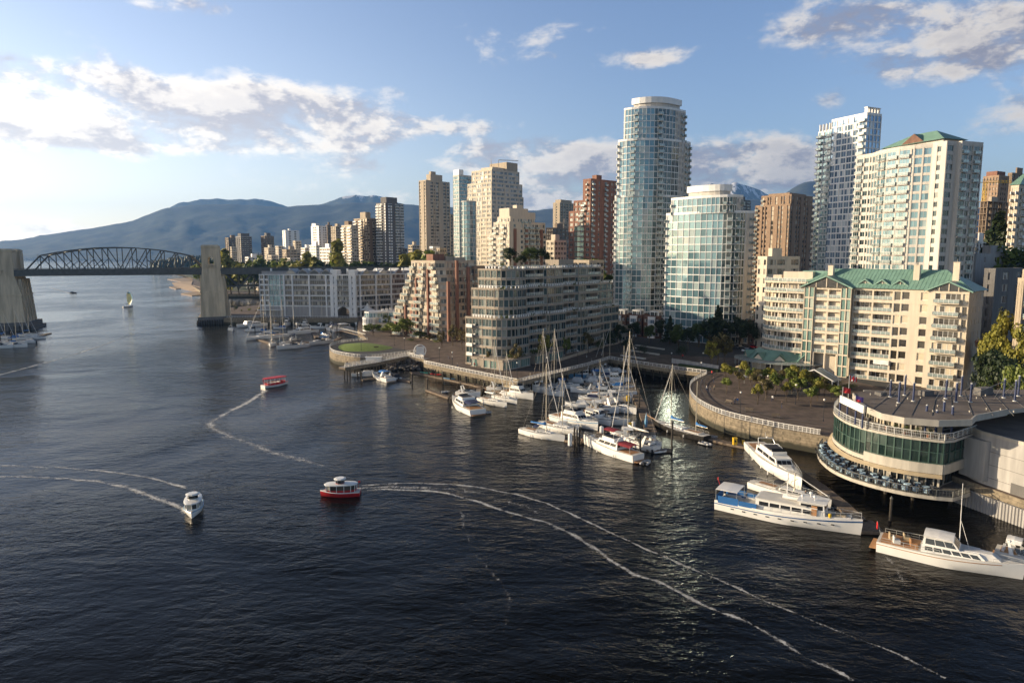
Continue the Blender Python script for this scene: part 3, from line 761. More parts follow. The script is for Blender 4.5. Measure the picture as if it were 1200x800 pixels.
far_tower('tan tower with grid windows right of the narrow brown slab', 388, 394, 404, 266, 800, 'wwwww', 'www', mm('tan'), rb=[(.3, .6, .2, .7, 4, 0)])
far_tower('sunlit yellow tan tower with striped balconies and dark right side', 400.5, 412, 420, 264.5, 690, 'www', 'bwb', mm('cream', 'brown'), dict(po=.05, glass='warm', rail='solid', fw=0), rb=[(.3, .9, .5, .9, 5, 2)])
far_tower('brown tower with stepped shafts and rooftop box beside the sunlit tan one', 415, 430.5, 442, 256.5, 700, 'wPww', 'bPbww', mm('tan', 'brown'), dict(pm=2, po=.25, glass='warm', rail='solid'), rb=[(.0, .5, .1, .5, 7, 0)])
b_ = far_tower('tall black and white striped tower with round dark rooftop drum', 441.5, 452.5, 473.5, 238.5, 690, 'PwwPBB', 'BBPw', mm('dgrey', 'white'), dict(bm=2, po=.08, pw=.8, glass='dark', rail='solid', bd=1.2, sill=1.2), rb=[(.05, .65, .0, .6, 6.5, 0)])
far_tower('slender beige concrete tower with curved corner and a long row of balconies', 492, 500, 527.5, 212, 600, 'PwqwPww', 'wPw', mm('beige', 'tan'), dict(pw=.9, po=.3, glass='dark'), rb=[(.25, .75, .2, .8, 6.5, 0), (.3, .5, .3, .6, 9, 0)], group='towers behind the brick terraces')
# low blocks of the west end
low = [(286,290,306,302,760,'white','white low apartment block with red door bay behind the poplars'),(309,314,322,291,880,'cream','cream mid-rise with stepped roof beside a dark tower'),
 (322,326,333,289,900,'pale','narrow pale mid-rise left of the white ribbed tower'),(330,335,351,293,760,'tan','tan mid-rise with striped bands in front of the white ribbed tower'),
 (352,357,366,291,820,'white','white mid-rise just left of the tall pale tower'),(362,370,377,288,720,'mint','pale mid-rise with teal glazed corner behind the trees'),
 (374,386,393,291,640,'white','bright white block with plain sunlit side wall'),(466,470,477,292,700,'dgrey','low dark block right of the black and white tower'),
 (478,483,492,288,720,'cream','pinkish cream block left of the slender beige tower'),(296,300,309,309,700,'cream','small cream house front among the poplars'),
 (343,346,353,283,860,'cream','cream block peeping over the tan mid-rise'),(392,396,402,290,780,'grey','grey mid-rise between the white block and the sunlit tower'),
 (640,648,668,268,560,'brown','old brown brick block in the gap left of the red brick tower'),(655,661,668,262,600,'tan','tan striped mid-rise right behind the old brown block'),
 (636,650,664,283,430,'cream','white low house with pitched dormers above the terraces'),(526,528,534,252,640,'tan','thin tan slab seen beside the teal glass tower'),
 (1142,1146,1160,284,300,'white','low white striped block between towers at the right'),(948,950,956,270,520,'brick','red brown low block behind the tall blue glass tower'),
 (872,876,884,250,640,'tan','tan tower peeping between the round glass tower and the brown one'),(855,860,878,234,700,'dgrey','dark flat topped tower behind the round glass tower')]
for (a, b0, c, tp, Y, mt, lb) in low:
    far_tower(lb, a, b0, c, tp, Y, 'wwww' if c-b0 > 9 else 'ww', 'www' if b0-a > 7 else 'w', mm('white' if mt == 'mint' else mt), dict(glass='teal' if mt == 'mint' else 'dark', pw=.7), box=(c-a) > 12, cat='apartment block', name='apartment_block', group='low apartment blocks of the district', fh=3.0)
rr = random.Random(11)
for k, (a, y, Y) in enumerate([(318,300,700),(340,303,690),(356,301,700),(300,300,900),(412,296,760),(459,296,760),(508,290,520),(516,292,500)]):
    nm = ['beside the poplars', 'under the tan mid-rise', 'in front of the white mid-rise', 'behind the cream house', 'behind the sunlit tower', 'beneath the striped tower', 'behind the brick terraces', 'near the foot of the slender tower'][k]
    far_tower('small %s roofed house %s' % (['pale', 'grey', 'tan'][k % 3], nm), a-5, a-1, a+7, y, Y, 'www', 'ww', mm(['cream', 'pale', 'white', 'tan'][k % 4]), box=False, cat='house', name='house', group='small houses among the trees', fh=3.0)

# --- cluster behind the terraces
q = corner(531, 538, 553, 560, 40, 90)
b_ = tower('apartment_tower', 'slender teal glass tower with green crown left of the big beige tower', q, 4, 206, 2.9, 'gggwb', 'ggg', dict(sill=.3, pw=.12, fw=.05, glass='teal', pane=1.2, wm=0, head=2.6), mm('pale', 'white'), roofbox=[(.0, .35, .0, .9, 5, 2)]); b_.finish(nmax=60)
q = corner(543.5, 576, 613.5, 480, 45, 90)
st = dict(sill=.9, pw=1.1, fw=.07, pane=1.3, po=.08, glass='greyg', wm=0)
b_ = tower('apartment_tower', 'big beige stepped tower with glazed penthouse and roof mast', q, 4, 204, 2.95, 'wWwWw', 'wwcww', st, mm('cream', 'tan'),
    tiers=[(-10, 0, 1, 0, 1), (5, 0, 1, 0, .88), (3, 0, .96, 0, .86), (3, .06, .92, .06, .78)], roofbox=[(.55, .9, .1, .7, 7, 2), (.2, .55, .2, .6, 3, 0)])
zt = b_.ztop-b_.b[2]; p = b_.loc(bil(q, .25, .3)); b_.wall.tube((p[0], p[1], zt+2), (p[0], p[1], zt+9), .35, 5, 2, .1)
p0 = b_.loc(bil(q, .92, .1)); p1 = b_.loc(bil(q, .3, .1)); b_.wall.tube((*p0, zt+9.0), (*p1, zt+7.6), .25, 4, 0); b_.wall.tube((*p1, zt+7.6), (*p1, zt), .2, 4, 0)
b_.finish()
# teal glass half-round bay tower in front of it
c0 = (XA(549.5, 468, 60), 468.0)
B = Bldg('apartment_tower', 'round teal glass shaft in front of the big beige tower', 'apartment tower', (c0[0], c0[1], 4)); B.wm = mm('pale')
pl = [(c0[0]+5*cos(2*pi*i/14), c0[1]+5*sin(2*pi*i/14)) for i in range(14)]; zt = ZA(236, 463)
nf = int((zt-4)/2.95); B.block(pl, 4, nf, (zt-4)/nf, 'g', dict(sill=.25, head=2.8, pw=.08, fw=0, glass='teal', wm=0), parapet=.5); B.finish(nmax=40)
# stepped cream and brick condominium
q = corner(574, 597, 640, 385, 40, 50)
st = dict(sill=.9, pw=.9, fw=.07, pane=1.2, po=.1, glass='greyg', wm=0)
b_ = tower('apartment_block', 'cream and brick stepped condominium in front of the big beige tower', q, 4, 255, 2.95, 'PwPwbBbww', 'bwbw', st, [M['cream'], M['roofgrey'], M['brick']],
    tiers=[(-3, 0, 1, 0, 1), (2, 0, .97, 0, .8), (1, .05, .7, .05, .7)], roofbox=[(.05, .55, .1, .6, 5.5, 0), (.3, .45, .2, .4, 7.5, 0), (.55, .75, .1, .5, 3.5, 0)], cat='apartment block')
for u in (.14, .45, .86):
    p = b_.loc(bil(q, u, 0)); b_.wall.box((p[0], p[1], (b_.ztop-b_.b[2]-6)/2), (2.0, 1.0, b_.ztop-b_.b[2]-6), radians(40), 2)
b_.finish()
far_tower('square tan concrete tower standing alone under the clouds', 648, 656, 672, 238, 760, 'wwwww', 'PwP', mm('tan'), dict(pw=1.2, po=.3), rb=[(.1, .9, .1, .9, 4, 0)], group='towers behind the brick terraces')
# red brick tower
q = corner(667, 692, 722, 395, 40, 70)
st = dict(sill=.9, pw=1.3, fw=.07, pane=1.2, po=.12, glass='greyg', wm=0)
b_ = tower('apartment_tower', 'tall red brick tower with stepped shoulders beside the tallest glass tower', q, 4, 211, 2.95, 'bPwPbPww', 'wwbw', st, [M['brick'], M['roofgrey'], M['brick']],
    tiers=[(-6, 0, 1, 0, 1), (2, 0, 1, 0, .78), (4, .0, 1, 0, .35)], roofbox=[(.3, .5, .1, .3, 3.5, 0)])
# glazed bow on its sunny side
pp = bulge(bil(q, 0, .75), bil(q, 0, .28), 2.5, 5); zt = b_.ztop-8*2.95
for a, c in zip(pp[:-1], pp[1:]): b_.facade(a, c, 4, int((zt-4)/2.95), 2.95, 'g', dict(sill=.3, head=2.7, pw=.1, fw=.04, glass='mint', wm=0))
b_.finish()
# brown brick and glass tower
q = corner(884.5, 925, 952, 420, 42, 60)
st = dict(sill=.7, pw=.7, fw=.08, pane=1.3, po=.35, glass='warm', wm=0)
b_ = tower('apartment_tower', 'broad brown brick tower with glazed shafts beyond the round glass tower', q, 4, 229, 2.85, 'wPwwPwwPw', 'bPwgPcPwgPw', st, [M['orange'], M['roofgrey'], M['tan']],
    tiers=[(-2, 0, 1, 0, 1), (2, 0.04, .93, 0, .86)], roofbox=[(.1, .8, .1, .7, 2, 0)], stL=dict(glass='warm')); b_.finish()

# --- the tallest tower: white frames, teal glass, swept front
q = corner(722, 762, 811, 325, 40, 100)
CURT = dict(sill=.32, head=2.75, pw=.14, fw=.06, fd=.1, pane=1.5, po=.05, bo=.03, glass='teal', wm=0, frame='framew')
z0, zt = 4, ZA(118, 328); fh = 2.9; nf = int(round((ZA(128, 336)-4)/fh)); fh = (ZA(128, 336)-4)/nf
B = Bldg('apartment_tower', 'tallest white framed teal glass tower with swept front and drum on its roof', 'apartment tower', (q[0][0], q[0][1], 4)); B.wm = [M['white'], M['roofgrey'], M['pale']]
def swept(q, r, bow, u1=1.0, v1=1.0, n=7):
    Bp, Rr, D, Ll = sub(q, 0, u1, 0, v1)
    a = Vector((Ll[0]-Bp[0], Ll[1]-Bp[1])); b_ = Vector((Rr[0]-Bp[0], Rr[1]-Bp[1])); P = Vector(Bp); ra, rb_ = a*r, b_*r*.75
    pts = []
    for i in range(n+1):
        th = pi/2*i/n; p = P+ra*(1-sin(th))+rb_*(1-cos(th)); pts.append((p.x, p.y))
    k = Vector(Ll)
    return pts+[Rr, D, Ll]
cs = dict(CURT, glass='teal', sill=.18, head=fh-.1)
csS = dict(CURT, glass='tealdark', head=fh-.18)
wl = dict(sill=.9, head=2.35, pw=.5, fw=.08, po=.1, glass='greyg', wm=2, pane=1.2, bd=1.3)
def tallpats(n): return ['gg', 'gb', 'gg', 'gg', 'gb', 'gg', 'gg'][:n]+['ggcwbpwb', 'ww', 'ww', 'gbg']
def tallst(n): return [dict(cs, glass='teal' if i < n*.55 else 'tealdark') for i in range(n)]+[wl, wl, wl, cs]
nA, nB = nf-14, 9; nC = nf-nA-nB
P1 = swept(q, .95, 0); P2 = swept(sub(q, 0, .97, 0, .93), .95, 0); P3 = swept(sub(q, 0.04, .86, 0.04, .82), .95, 0)
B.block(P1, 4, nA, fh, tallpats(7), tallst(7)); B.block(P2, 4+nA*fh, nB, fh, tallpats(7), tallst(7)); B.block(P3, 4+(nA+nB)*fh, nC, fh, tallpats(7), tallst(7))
zr = nf*fh; dr = [B.loc(p) for p in swept(sub(q, .18, .78, .12, .72), .9, 0)]
B.wall.prism(dr, zr, zr+2.8, 2, 1); B.wall.prism(offset(dr, .7), zr+2.8, zr+5.6, 0, 0)
B.finish()
# --- the shorter round glass tower
q = corner(781, 848, 884, 272, 33, 60)
nf = int(round((ZA(246, 262)-4)/3.05)); fh = (ZA(246, 262)-4)/nf
B = Bldg('apartment_tower', 'shorter round fronted teal glass tower with white drum roof', 'apartment tower', (q[0][0], q[0][1], 4)); B.wm = [M['white'], M['roofgrey'], M['pale']]
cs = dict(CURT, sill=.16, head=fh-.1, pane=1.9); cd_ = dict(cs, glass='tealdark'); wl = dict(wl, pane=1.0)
Q1 = swept(q, .98, 0, n=8); Q1 = Q1
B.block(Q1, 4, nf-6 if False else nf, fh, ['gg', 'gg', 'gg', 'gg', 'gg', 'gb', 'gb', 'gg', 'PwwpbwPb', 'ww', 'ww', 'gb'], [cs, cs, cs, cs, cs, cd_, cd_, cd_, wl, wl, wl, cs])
n2 = int(round((ZA(226, 265)-ZA(246, 262))/fh)) or 2
q2 = sub(q, .03, .72, .05, .93); z2 = 4+nf*fh
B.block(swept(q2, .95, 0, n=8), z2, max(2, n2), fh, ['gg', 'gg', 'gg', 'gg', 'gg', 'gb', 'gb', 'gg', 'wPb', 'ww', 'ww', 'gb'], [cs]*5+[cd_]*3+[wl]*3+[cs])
z3 = z2+max(2, n2)*fh-4; dr = [B.loc(p) for p in swept(sub(q, .18, .6, .2, .7), .9, 0)]
B.wall.prism(dr, z3, z3+2.6, 2, 1); B.wall.prism(offset(dr, .5), z3+2.6, z3+5.2, 0, 0)
B.finish()

# --- tall blue glass tower at the right
q = corner(973, 1014, 1031, 318, 25, 90)
st = dict(sill=.25, head=2.7, pw=.35, fw=.07, fd=.1, pane=1.6, po=.12, glass='blue', wm=0, frame='framew', bd=1.5)
b_ = tower('apartment_tower', 'tall slim blue glass tower with white grid and stepped side wing', q, 4, 134, 2.9, 'wwww', 'wwwwwb', st, [M['white'], M['roofgrey'], M['pale']], roofbox=None)
zt = b_.ztop-b_.b[2]
for i in range(5):   # white fins above the roof
    p = b_.loc(bil(q, .1+.2*i, .06)); b_.wall.box((p[0], p[1], zt+1.6), (.5, 1.6, 3.2), radians(25), 0)
p = b_.loc(bil(q, .5, .06)); b_.wall.box((p[0], p[1], zt+3.3), (9, 1.8, .3), radians(25), 0)
qw = [bil(q, .12, .96), bil(q, .8, .96), bil(q, .8, 1.45), bil(q, .12, 1.45)]
zw = ZA(150, 330); nw = int(round((zw-4)/2.9))
for i_ in (0,):
    b_.block(qw, 4, nw, (zw-4)/nw, ['w', 'w', 'w', 'bwb'], dict(st, glass='teal', bd=1.7), parapet=.5)
for i in range(5):
    p = b_.loc(bil(qw, .04, .1+.2*i)); b_.wall.box((p[0], p[1], zw-4+1.8), (1.2, .3, 3.6), radians(25), 0)
b_.finish()
# --- big beige tower with the green roof
q = corner(1003, 1108, 1147, 232, 20, 70)
nf = int(round((ZA(172, 236)-4)/3.0)); zt = ZA(170, 234); fh = (zt-4)/nf
B = Bldg('apartment_tower', 'wide pale beige tower with bowed balcony front and green hipped roof', 'apartment tower', (q[0][0], q[0][1], 4)); B.wm = [M['pale'], M['roofgrey'], M['beige']]
st = dict(sill=.85, head=fh-.35, pw=.5, fw=.08, pane=1.1, po=.12, glass='tealdark', wm=0, bd=.8, rail='glass', frame='frame')
sg = dict(st, sill=.5, glass='teal')
a0, a1, a2 = bil(q, 0, 1), bil(q, 0, .80), bil(q, 0, .14)
bow = bulge(a1, a2, 4.0, 5)
edge = [bil(q, 0, 0), bil(q, .32, 0), bil(q, .32, -.04), bil(q, .95, -.04), bil(q, 1, .1), bil(q, 1, 1), a0]+bow
pt = ['wp', 'p', 'bwbn', 'w', 'www', 'www', 'bwn', 'gg', 'bB', 'B', 'Bq', 'gg', 'pnp']
ss = [st, st, st, st, st, st, st, sg, sg, sg, sg, sg, st]
B.block(edge, 4, nf, fh, pt[:len(edge)], ss[:len(edge)], parapet=1.1)
top = [bil(q, .12, .08), bil(q, .7, .08), bil(q, .7, .70), bil(q, .12, .70)]
zz = nf*fh; lp = [B.loc(p) for p in top]; B.wall.prism(lp, zz, zz+2.2, 0, 1)
fl = MB(); e = offset(lp, 1.2); c1 = B.loc(bil(q, .4, .25)); c2 = B.loc(bil(q, .4, .5)); zt_ = zz+6.2
fl.add([(*e[0], zz+2.2), (*e[1], zz+2.2), (*e[2], zz+2.2), (*e[3], zz+2.2), (*c1, zt_), (*c2, zt_)], [(0, 1, 4), (1, 2, 5, 4), (2, 3, 5), (3, 0, 4, 5), (3, 2, 1, 0)])
B.finish(); rf = fl.build('roof', M['roofgreen'], B.root)
dm = MB(); p = B.loc(bil(q, .09, .38)); v = B.loc(bil(q, .38, .38)); a = B.loc(bil(q, .06, .26)); b2 = B.loc(bil(q, .06, .5))
dm.add([(*a, zz+2.4), (*b2, zz+2.4), (*p, zz+5.6), (*v, zz+5.6)], [(0, 2, 1), (0, 3, 2), (1, 2, 3)], [1, 0, 0]); dm.build('dormer', [M['roofgreen'], M['dbrick']], rf)

# --- far right group
far_tower('orange brick tower with hipped cap and dark side, behind the construction site', 1148, 1166, 1178, 207, 410, 'PwwwP', 'wwwww', [M['orange'], M['roofgrey'], M['brick']], dict(glass='dark', pw=1.0), ang=30, rb=[(.1, .9, .2, .9, 3.5, 2)], group='towers at the right edge')
far_tower('grey brown slab tower right of the orange brick tower', 1176, 1181, 1200, 204, 430, 'wPwwPw', 'ww', mm('brown'), dict(glass='dark', pw=1.0), ang=30, group='towers at the right edge')
b_ = far_tower('cream round cornered tower with green pointed cap at the right edge', 1183, 1192, 1216, 219, 285, 'wbwbw', 'bwb', mm('cream'), dict(glass='greyg', pw=.7, rail='solid', fw=0), ang=30, box=False, group='towers at the right edge')
qq = corner(1183, 1192, 1216, 285, 30, 60); lp = [b_.loc(p) for p in offset(qq, .6)]; cxy = b_.loc(bil(qq, .5, .5)); zt = b_.ztop-b_.b[2]; mb = MB()
mb.add([(*lp[0], zt+.9), (*lp[1], zt+.9), (*lp[2], zt+.9), (*lp[3], zt+.9), (*cxy, zt+7)], [(0, 1, 4), (1, 2, 4), (2, 3, 4), (3, 0, 4), (3, 2, 1, 0)]); mb.build('roof', M['roofgreen'], b_.root)
# concrete frame under construction and its crane
q = corner(1140, 1152, 1176, 360, 30, 40); z0 = 4
B = Bldg('construction_frame', 'bare concrete floors of a building under construction below the orange tower', 'construction site', (q[0][0], q[0][1], 4)); B.wm = [M['brown'], M['dgrey'], M['tan']]
zt = ZA(236, 360); nf = int((zt-4)/3.2)
for k in range(nf+1): B.wall.prism([B.loc(p) for p in q], k*3.2, k*3.2+.3, 0)
for u in (.03, .25, .5, .75, .97):
    for v in (.03, .35, .66, .97):
        p = B.loc(bil(q, u, v)); B.wall.box((p[0], p[1], nf*1.6), (.6, .6, nf*3.2), 0, 0)
B.wall.prism([B.loc(p) for p in sub(q, .35, .65, .35, .65)], 0, nf*3.2+3, 2)
B.finish('structure_frame')
cx, cy = bil(q, .45, 1.3); zc = ZA(214, cy)
t0 = thing('tower_crane', 'yellow tower crane rising from the construction site at the right', 'crane', (cx, cy, 4))
mb = MB()
for dx, dy in ((-.7,-.7),(.7,-.7),(.7,.7),(-.7,.7)): mb.tube((dx, dy, 0), (dx, dy, zc-4), .12, 4)
for k in range(int((zc-4)/3)):
    s_ = 1 if k % 2 else -1; mb.tube((-.7*s_, -.7, k*3), (.7*s_, -.7, k*3+3), .07, 4); mb.tube((-.7, -.7*s_, k*3), (-.7, .7*s_, k*3+3), .07, 4)
mb.build('mast', M['yellow'], t0)
mb = MB(); zj = zc-4
for a in (-.5, .5): mb.tube((-9, a, zj), (14, a, zj), .12, 4)
mb.tube((-2, 0, zj+1.3), (14, 0, zj+.8), .1, 4)
for k in range(11): mb.tube((-8+2*k, -.5, zj), (-7+2*k, 0, zj+1.2), .06, 4); mb.tube((-7+2*k, 0, zj+1.2), (-6+2*k, .5, zj), .06, 4)
mb.build('jib', M['yellow'], t0); mb = MB(); mb.box((-8, 0, zj-1), (2.5, 1.6, 2)); mb.build('counterweight', M['grey'], t0)
# plain grey blocks behind the green-roofed condominium
def plain(label, L, Bp, Rp, top, Y, ang, mats, patR='ww', patL='ww', st=None, z0=4, cat='building', name='building', rb=None, fh=3.4):
    q = corner(L, Bp, Rp, Y, ang, 25); s_ = dict(sill=1.0, pw=.8, fw=.06, pane=1.3, glass='dark'); s_.update(st or {})
    b_ = tower(name, label, q, z0, top, fh, patR, patL, s_, mats, roofbox=rb, cat=cat); b_.finish(nmax=40); return b_
plain('windowless grey rendered block behind the green roofed condominium', 1120, 1140, 1176, 300, 250, 35, mm('grey'), 'PPnP', 'PP', rb=[(.5, .9, .1, .6, 4, 0)])
plain('dark low garage block with pipes beside the sloping lane', 1150, 1163, 1195, 318, 200, 35, mm('dgrey'), 'PwPw', 'PP')
plain('pale terraced block at the right edge above the yellow trees', 1189, 1196, 1230, 330, 165, 30, mm('tan', 'pale'), 'bwb', 'bb', dict(bd=1.4, glass='greyg'), rb=[(.0, .2, .1, .4, 3, 0)], cat='apartment block', name='apartment_block', fh=3.0)
plain('small cream annex between the round glass tower and the green roofed condominium', 886, 897, 935, 303, 262, 25, mm('cream'), 'wwpw', 'wpw', dict(pw=.9), rb=[(.2, .5, .2, .6, 4, 0)])
plain('dark brick podium at the foot of the red brick tower', 690, 712, 728, 338, 340, 40, mm('dbrick'), 'wwPw', 'ww')
plain('grey flat roofed block behind the glass terraces', 640, 690, 707, 307, 330, 50, mm('beige'), 'wwww', 'wwww')
plain('brown banded block between the brick terraces and the glass terraces', 545, 556, 585, 314, 300, 45, mm('brown'), 'wwww', 'ww')
plain('cream gabled block on the roofline behind the brick terraces', 512, 524, 545, 304, 360, 45, mm('cream'), 'PwP', 'PwP')
# ------------------------------------------------------------------ buildings near the water
class Frame:
    """local plan frame: s along a facade, t inwards"""
    def __init__(s, o, ang): s.o = o; s.a = radians(ang); s.S = (cos(s.a), sin(s.a)); s.T = (-sin(s.a), cos(s.a))
    def __call__(s, a, t): return (s.o[0]+s.S[0]*a+s.T[0]*t, s.o[1]+s.S[1]*a+s.T[1]*t)
# --- condominium with the green metal roof
q = corner(889, 1138, 1151, 180, 43, 30)
Bc, Lc = q[0], q[3]; LEN = hypot(Bc[0]-Lc[0], Bc[1]-Lc[1])
ang = math.degrees(atan2(Bc[1]-Lc[1], Bc[0]-Lc[0])); f = Frame(Lc, ang)     # s from far left to near right, t inward (away)
def s_at(px):
    k = (px-600)/800.0; a, b_ = 0, LEN
    for _ in range(40):
        m_ = (a+b_)/2; p = f(m_, 0)
        if p[0] < k*(p[1]*CP-(20-CAM_H)*SP): a = m_
        else: b_ = m_
    return a
B = Bldg('condominium', 'cream condominium with green metal roof, dormers and stacked balconies above the round plaza', 'apartment block', (Lc[0], Lc[1], 4)); B.wm = [M['cream'], M['roofgrey'], M['beige']]
nf, fh = 8, 3.35
st = dict(sill=.12, head=2.6, pw=.45, fw=.09, pane=1.3, po=.06, bo=.1, glass='warm', wm=0, rc=.25, rail='glass', bd=1.4, frame='framew')
s1, s2, s3, s4, s5, s6, s7 = s_at(943), s_at(955), s_at(986), s_at(998), s_at(1054), s_at(1087), LEN
D = 12.5
# section with glass shafts and gable
gl = dict(st, sill=.2, head=3.1, pw=.3, glass='mint', frame='frameg', fw=.12, wm=0, bo=-.05, po=0)
B.facade(f(s1, -1.6), f(s2, -1.6), 4, nf, fh, 'gg', gl)
B.facade(f(s2, -1.0), f(s3, -1.0), 10.6, nf-2, fh, 'rr', st)
B.facade(f(s3, -1.6), f(s4, -1.6), 4, nf, fh, 'gg', gl)
B.facade(f(s4, 0), f(s5, 0), 4, nf, fh, 'rrq', st)
mid = (s5+s6)/2
B.facade(f(s5, -.3), f(s6, -.3), 4, nf, fh, 'wPw', dict(st, sill=.5, head=2.6, bd=1))
B.facade(f(s6, -1.5), f(s7, -1.5), 4, nf, fh, 'pBq', dict(st, bd=1.5))
for a, b_, t_ in ((s1, s4, -1.55), (s6, s7, -1.45)):
    B.wall.prism([B.loc(p) for p in (f(a, t_+.3 if a == s6 else .3), f(b_, t_+.3 if a == s6 else .3), f(b_, 1.9), f(a, 1.9))], 0 if a == s6 else 6.6, nf*fh-.02, 0)
B.wall.prism([B.loc(p) for p in (f(s1, -1.55), f(s1+.3, -1.55), f(s1+.3, 0), f(s1, 0))], 0, nf*fh, 0)
for s_ in ((s2+s3)/2, s2+.4, s3-.4):
    p = B.loc(f(s_, -.9)); B.wall.tube((p[0], p[1], 0), (p[0], p[1], 6.7), .35, 8, 0)
B.wall.prism([B.loc(p) for p in (f(s1, 1.9), f(s7-.05, 1.9), f(s7-.05, D), f(s1, D))], 0, nf*fh, 0, 1)
B.wall.prism([B.loc(p) for p in (f(s1+.3, -1.2), f(s4, -1.2), f(s4, .3), f(s1+.3, .3))], nf*fh-.5, nf*fh-.03, 0)
# right-hand end wall
B.facade(f(s7, -1.5), f(s7, D), 4, nf, fh, 'PnPPnP', dict(st, sill=.9, head=2.4, wm=2))
# curved section with ring balconies
cp = smoothpath([f(s1, 0), f(s1*.62, .2), f(s1*.25, 1.8), f(s1*.02, 5.0), f(-s1*.04, 8.5), f(s1*.05, 12.5)], 2)[::-1]
nfc = 9
for a, b_ in zip(cp[:-1], cp[1:]):
    B.facade(a, b_, 4, nfc, 3.1, 'w', dict(st, sill=.1, head=2.5, pw=.35, rc=1.3, bo=.0, po=-.02, glass='warm', pane=1.6))
for k in range(1, nfc+1):
    for a, b_ in zip(cp[:-1], cp[1:]):
        la, lb_ = B.loc(a), B.loc(b_); z = k*3.1
        B.wall.seg(la, lb_, z-.35, z+.12, .75, .5, 0, ext=.05)
        d_ = atan2(lb_[1]-la[1], lb_[0]-la[0]); L_ = hypot(lb_[0]-la[0], lb_[1]-la[1]); n_ = (sin(d_), -cos(d_))
        if k <= nfc: B.rails.append(((la[0]+n_[0]*.65, la[1]+n_[1]*.65, z+.12), d_, L_, 'glass'))
lc = [B.loc(p) for p in cp]+[B.loc(f(s1, 12.5))]
B.wall.prism(offset(lc, -1.75)[::1], 0, nfc*3.1, 0, 1)
B.wall.prism(offset(lc, .5), nfc*3.1-.3, nfc*3.1+.15, 0, 1)
B.wall.prism([B.loc(p) for p in (f(s1*.4, 4), f(s1, 4), f(s1, 11.5), f(s1*.4, 11.5))], nfc*3.1, nfc*3.1+3.2, 0, 1)
B.wall.prism([B.loc(p) for p in (f(s1*.12, 6), f(s1*.3, 6), f(s1*.3, 9), f(s1*.12, 9))], nfc*3.1, nfc*3.1+2.0, 0, 1)
# roof
zl = nf*fh; RG = MB()
def Q(s_, t_, z): p = B.loc(f(s_, t_)); return (p[0], p[1], z)
ov = 1.0; rt = D/2; rz_ = zl+5.4; sa, sb = s1-1.0, s7+ov
RG.add([Q(sa, -ov, zl), Q(sb, -ov, zl), Q(sb, D+ov, zl), Q(sa, D+ov, zl), Q(sa+6, rt, rz_), Q(sb-8.5, rt, rz_)], [(0, 1, 5, 4), (1, 2, 5), (2, 3, 4, 5), (3, 0, 4), (3, 2, 1, 0)], 0)
RG.add([Q(s1*.3, 4, zl+.2), Q(s1+3, 0, zl+.2), Q(s1+3, D, zl+.2), Q(s1*.3, D, zl+.2), Q(s1*.75, rt, zl+4.6), Q(s1+5, rt, zl+4.6)], [(0, 1, 5, 4), (1, 2, 5), (2, 3, 4, 5), (3, 0, 4), (3, 2, 1, 0)], 0)
# raised seams on the front slope
for k in range(int((sb-sa)/1.0)):
    s_ = sa+1.0*k+.5; top = min(1, max(0.05, (s_-sa)/6, ) if s_ < sa+6 else 1, (sb-s_)/8.5 if s_ > sb-8.5 else 1)
    a = Vector(Q(s_, -ov, zl+.02)); b_ = Vector(Q(s_, rt, rz_+.02)); RG.tube(a, a+(b_-a)*top, .05, 4, 0, caps=False)
roof = RG.build('roof', [M['roofgreen']], B.root)
def gable(sa, sb, t0, z0, rise, depth, name='gable', glassy=True):
    g = MB(); sm = (sa+sb)/2; th = .22
    for z_ in (0, -th):
        g.add([Q(sa, t0, z0+z_), Q(sm, t0, z0+rise+z_), Q(sm, t0+depth, z0+rise+z_), Q(sa, t0+depth*.35, z0+z_)], [(0, 1, 2, 3)] if z_ else [(3, 2, 1, 0)], 0)
        g.add([Q(sb, t0, z0+z_), Q(sm, t0, z0+rise+z_), Q(sm, t0+depth, z0+rise+z_), Q(sb, t0+depth*.35, z0+z_)], [(3, 2, 1, 0)] if z_ else [(0, 1, 2, 3)], 0)
    for a, b_ in ((sa, sm), (sb, sm)):
        g.add([Q(a, t0, z0), Q(b_, t0, z0+rise), Q(b_, t0, z0+rise-th*1.6), Q(a, t0, z0-th*1.6)], [(0, 1, 2, 3)], 0)
    w_ = (sb-sa)*.40
    g.add([Q(sm-w_, t0+.7, z0-.1), Q(sm+w_, t0+.7, z0-.1), Q(sm, t0+.7, z0+rise*.82)], [(0, 1, 2)], 1)
    g.box((Q(sm, t0+.6, 0)[0], Q(sm, t0+.6, 0)[1], z0+rise*.38), (.25, .25, rise*.8), f.a, 2)
    for k in (-.5, .5): g.box((Q(sm+w_*k, t0+.6, 0)[0], Q(sm+w_*k, t0+.6, 0)[1], z0+rise*.17), (.2, .2, rise*.45), f.a, 2)
    g.build(name, [M['roofgreen'], GLS['dark'], M['cream']], roof)
gable(s1-.8, s4+.6, -2.6, zl, 3.4, 9)
gable(s6-.8, s7+1.0, -2.5, zl, 2.6, 9)
for k in range(3):
    c = s4+(s5-s4)*(.22+.36*k); gable(c-2.6, c+2.6, .2, zl+.75, 1.9, 4.5, 'dormer')
for px_, hh in ((966, 2.6), (1066, 3.0), (1112, 3.8)):
    s_ = s_at(px_); ch = MB(); p = Q(s_, 3.0, 0); ch.box((p[0], p[1], zl+2.6+hh/2), (1.5, 1.3, hh+2), f.a, 0); ch.box((p[0], p[1], zl+3.7+hh), (1.7, 1.5, .2), f.a, 0)
    ch.tube((p[0], p[1], zl+3.7+hh), (p[0], p[1], zl+4.6+hh), .15, 6, 1); ch.build('chimney', [M['cream'], M['steel']], roof)
B.finish(nmax=100)
CONDO = f
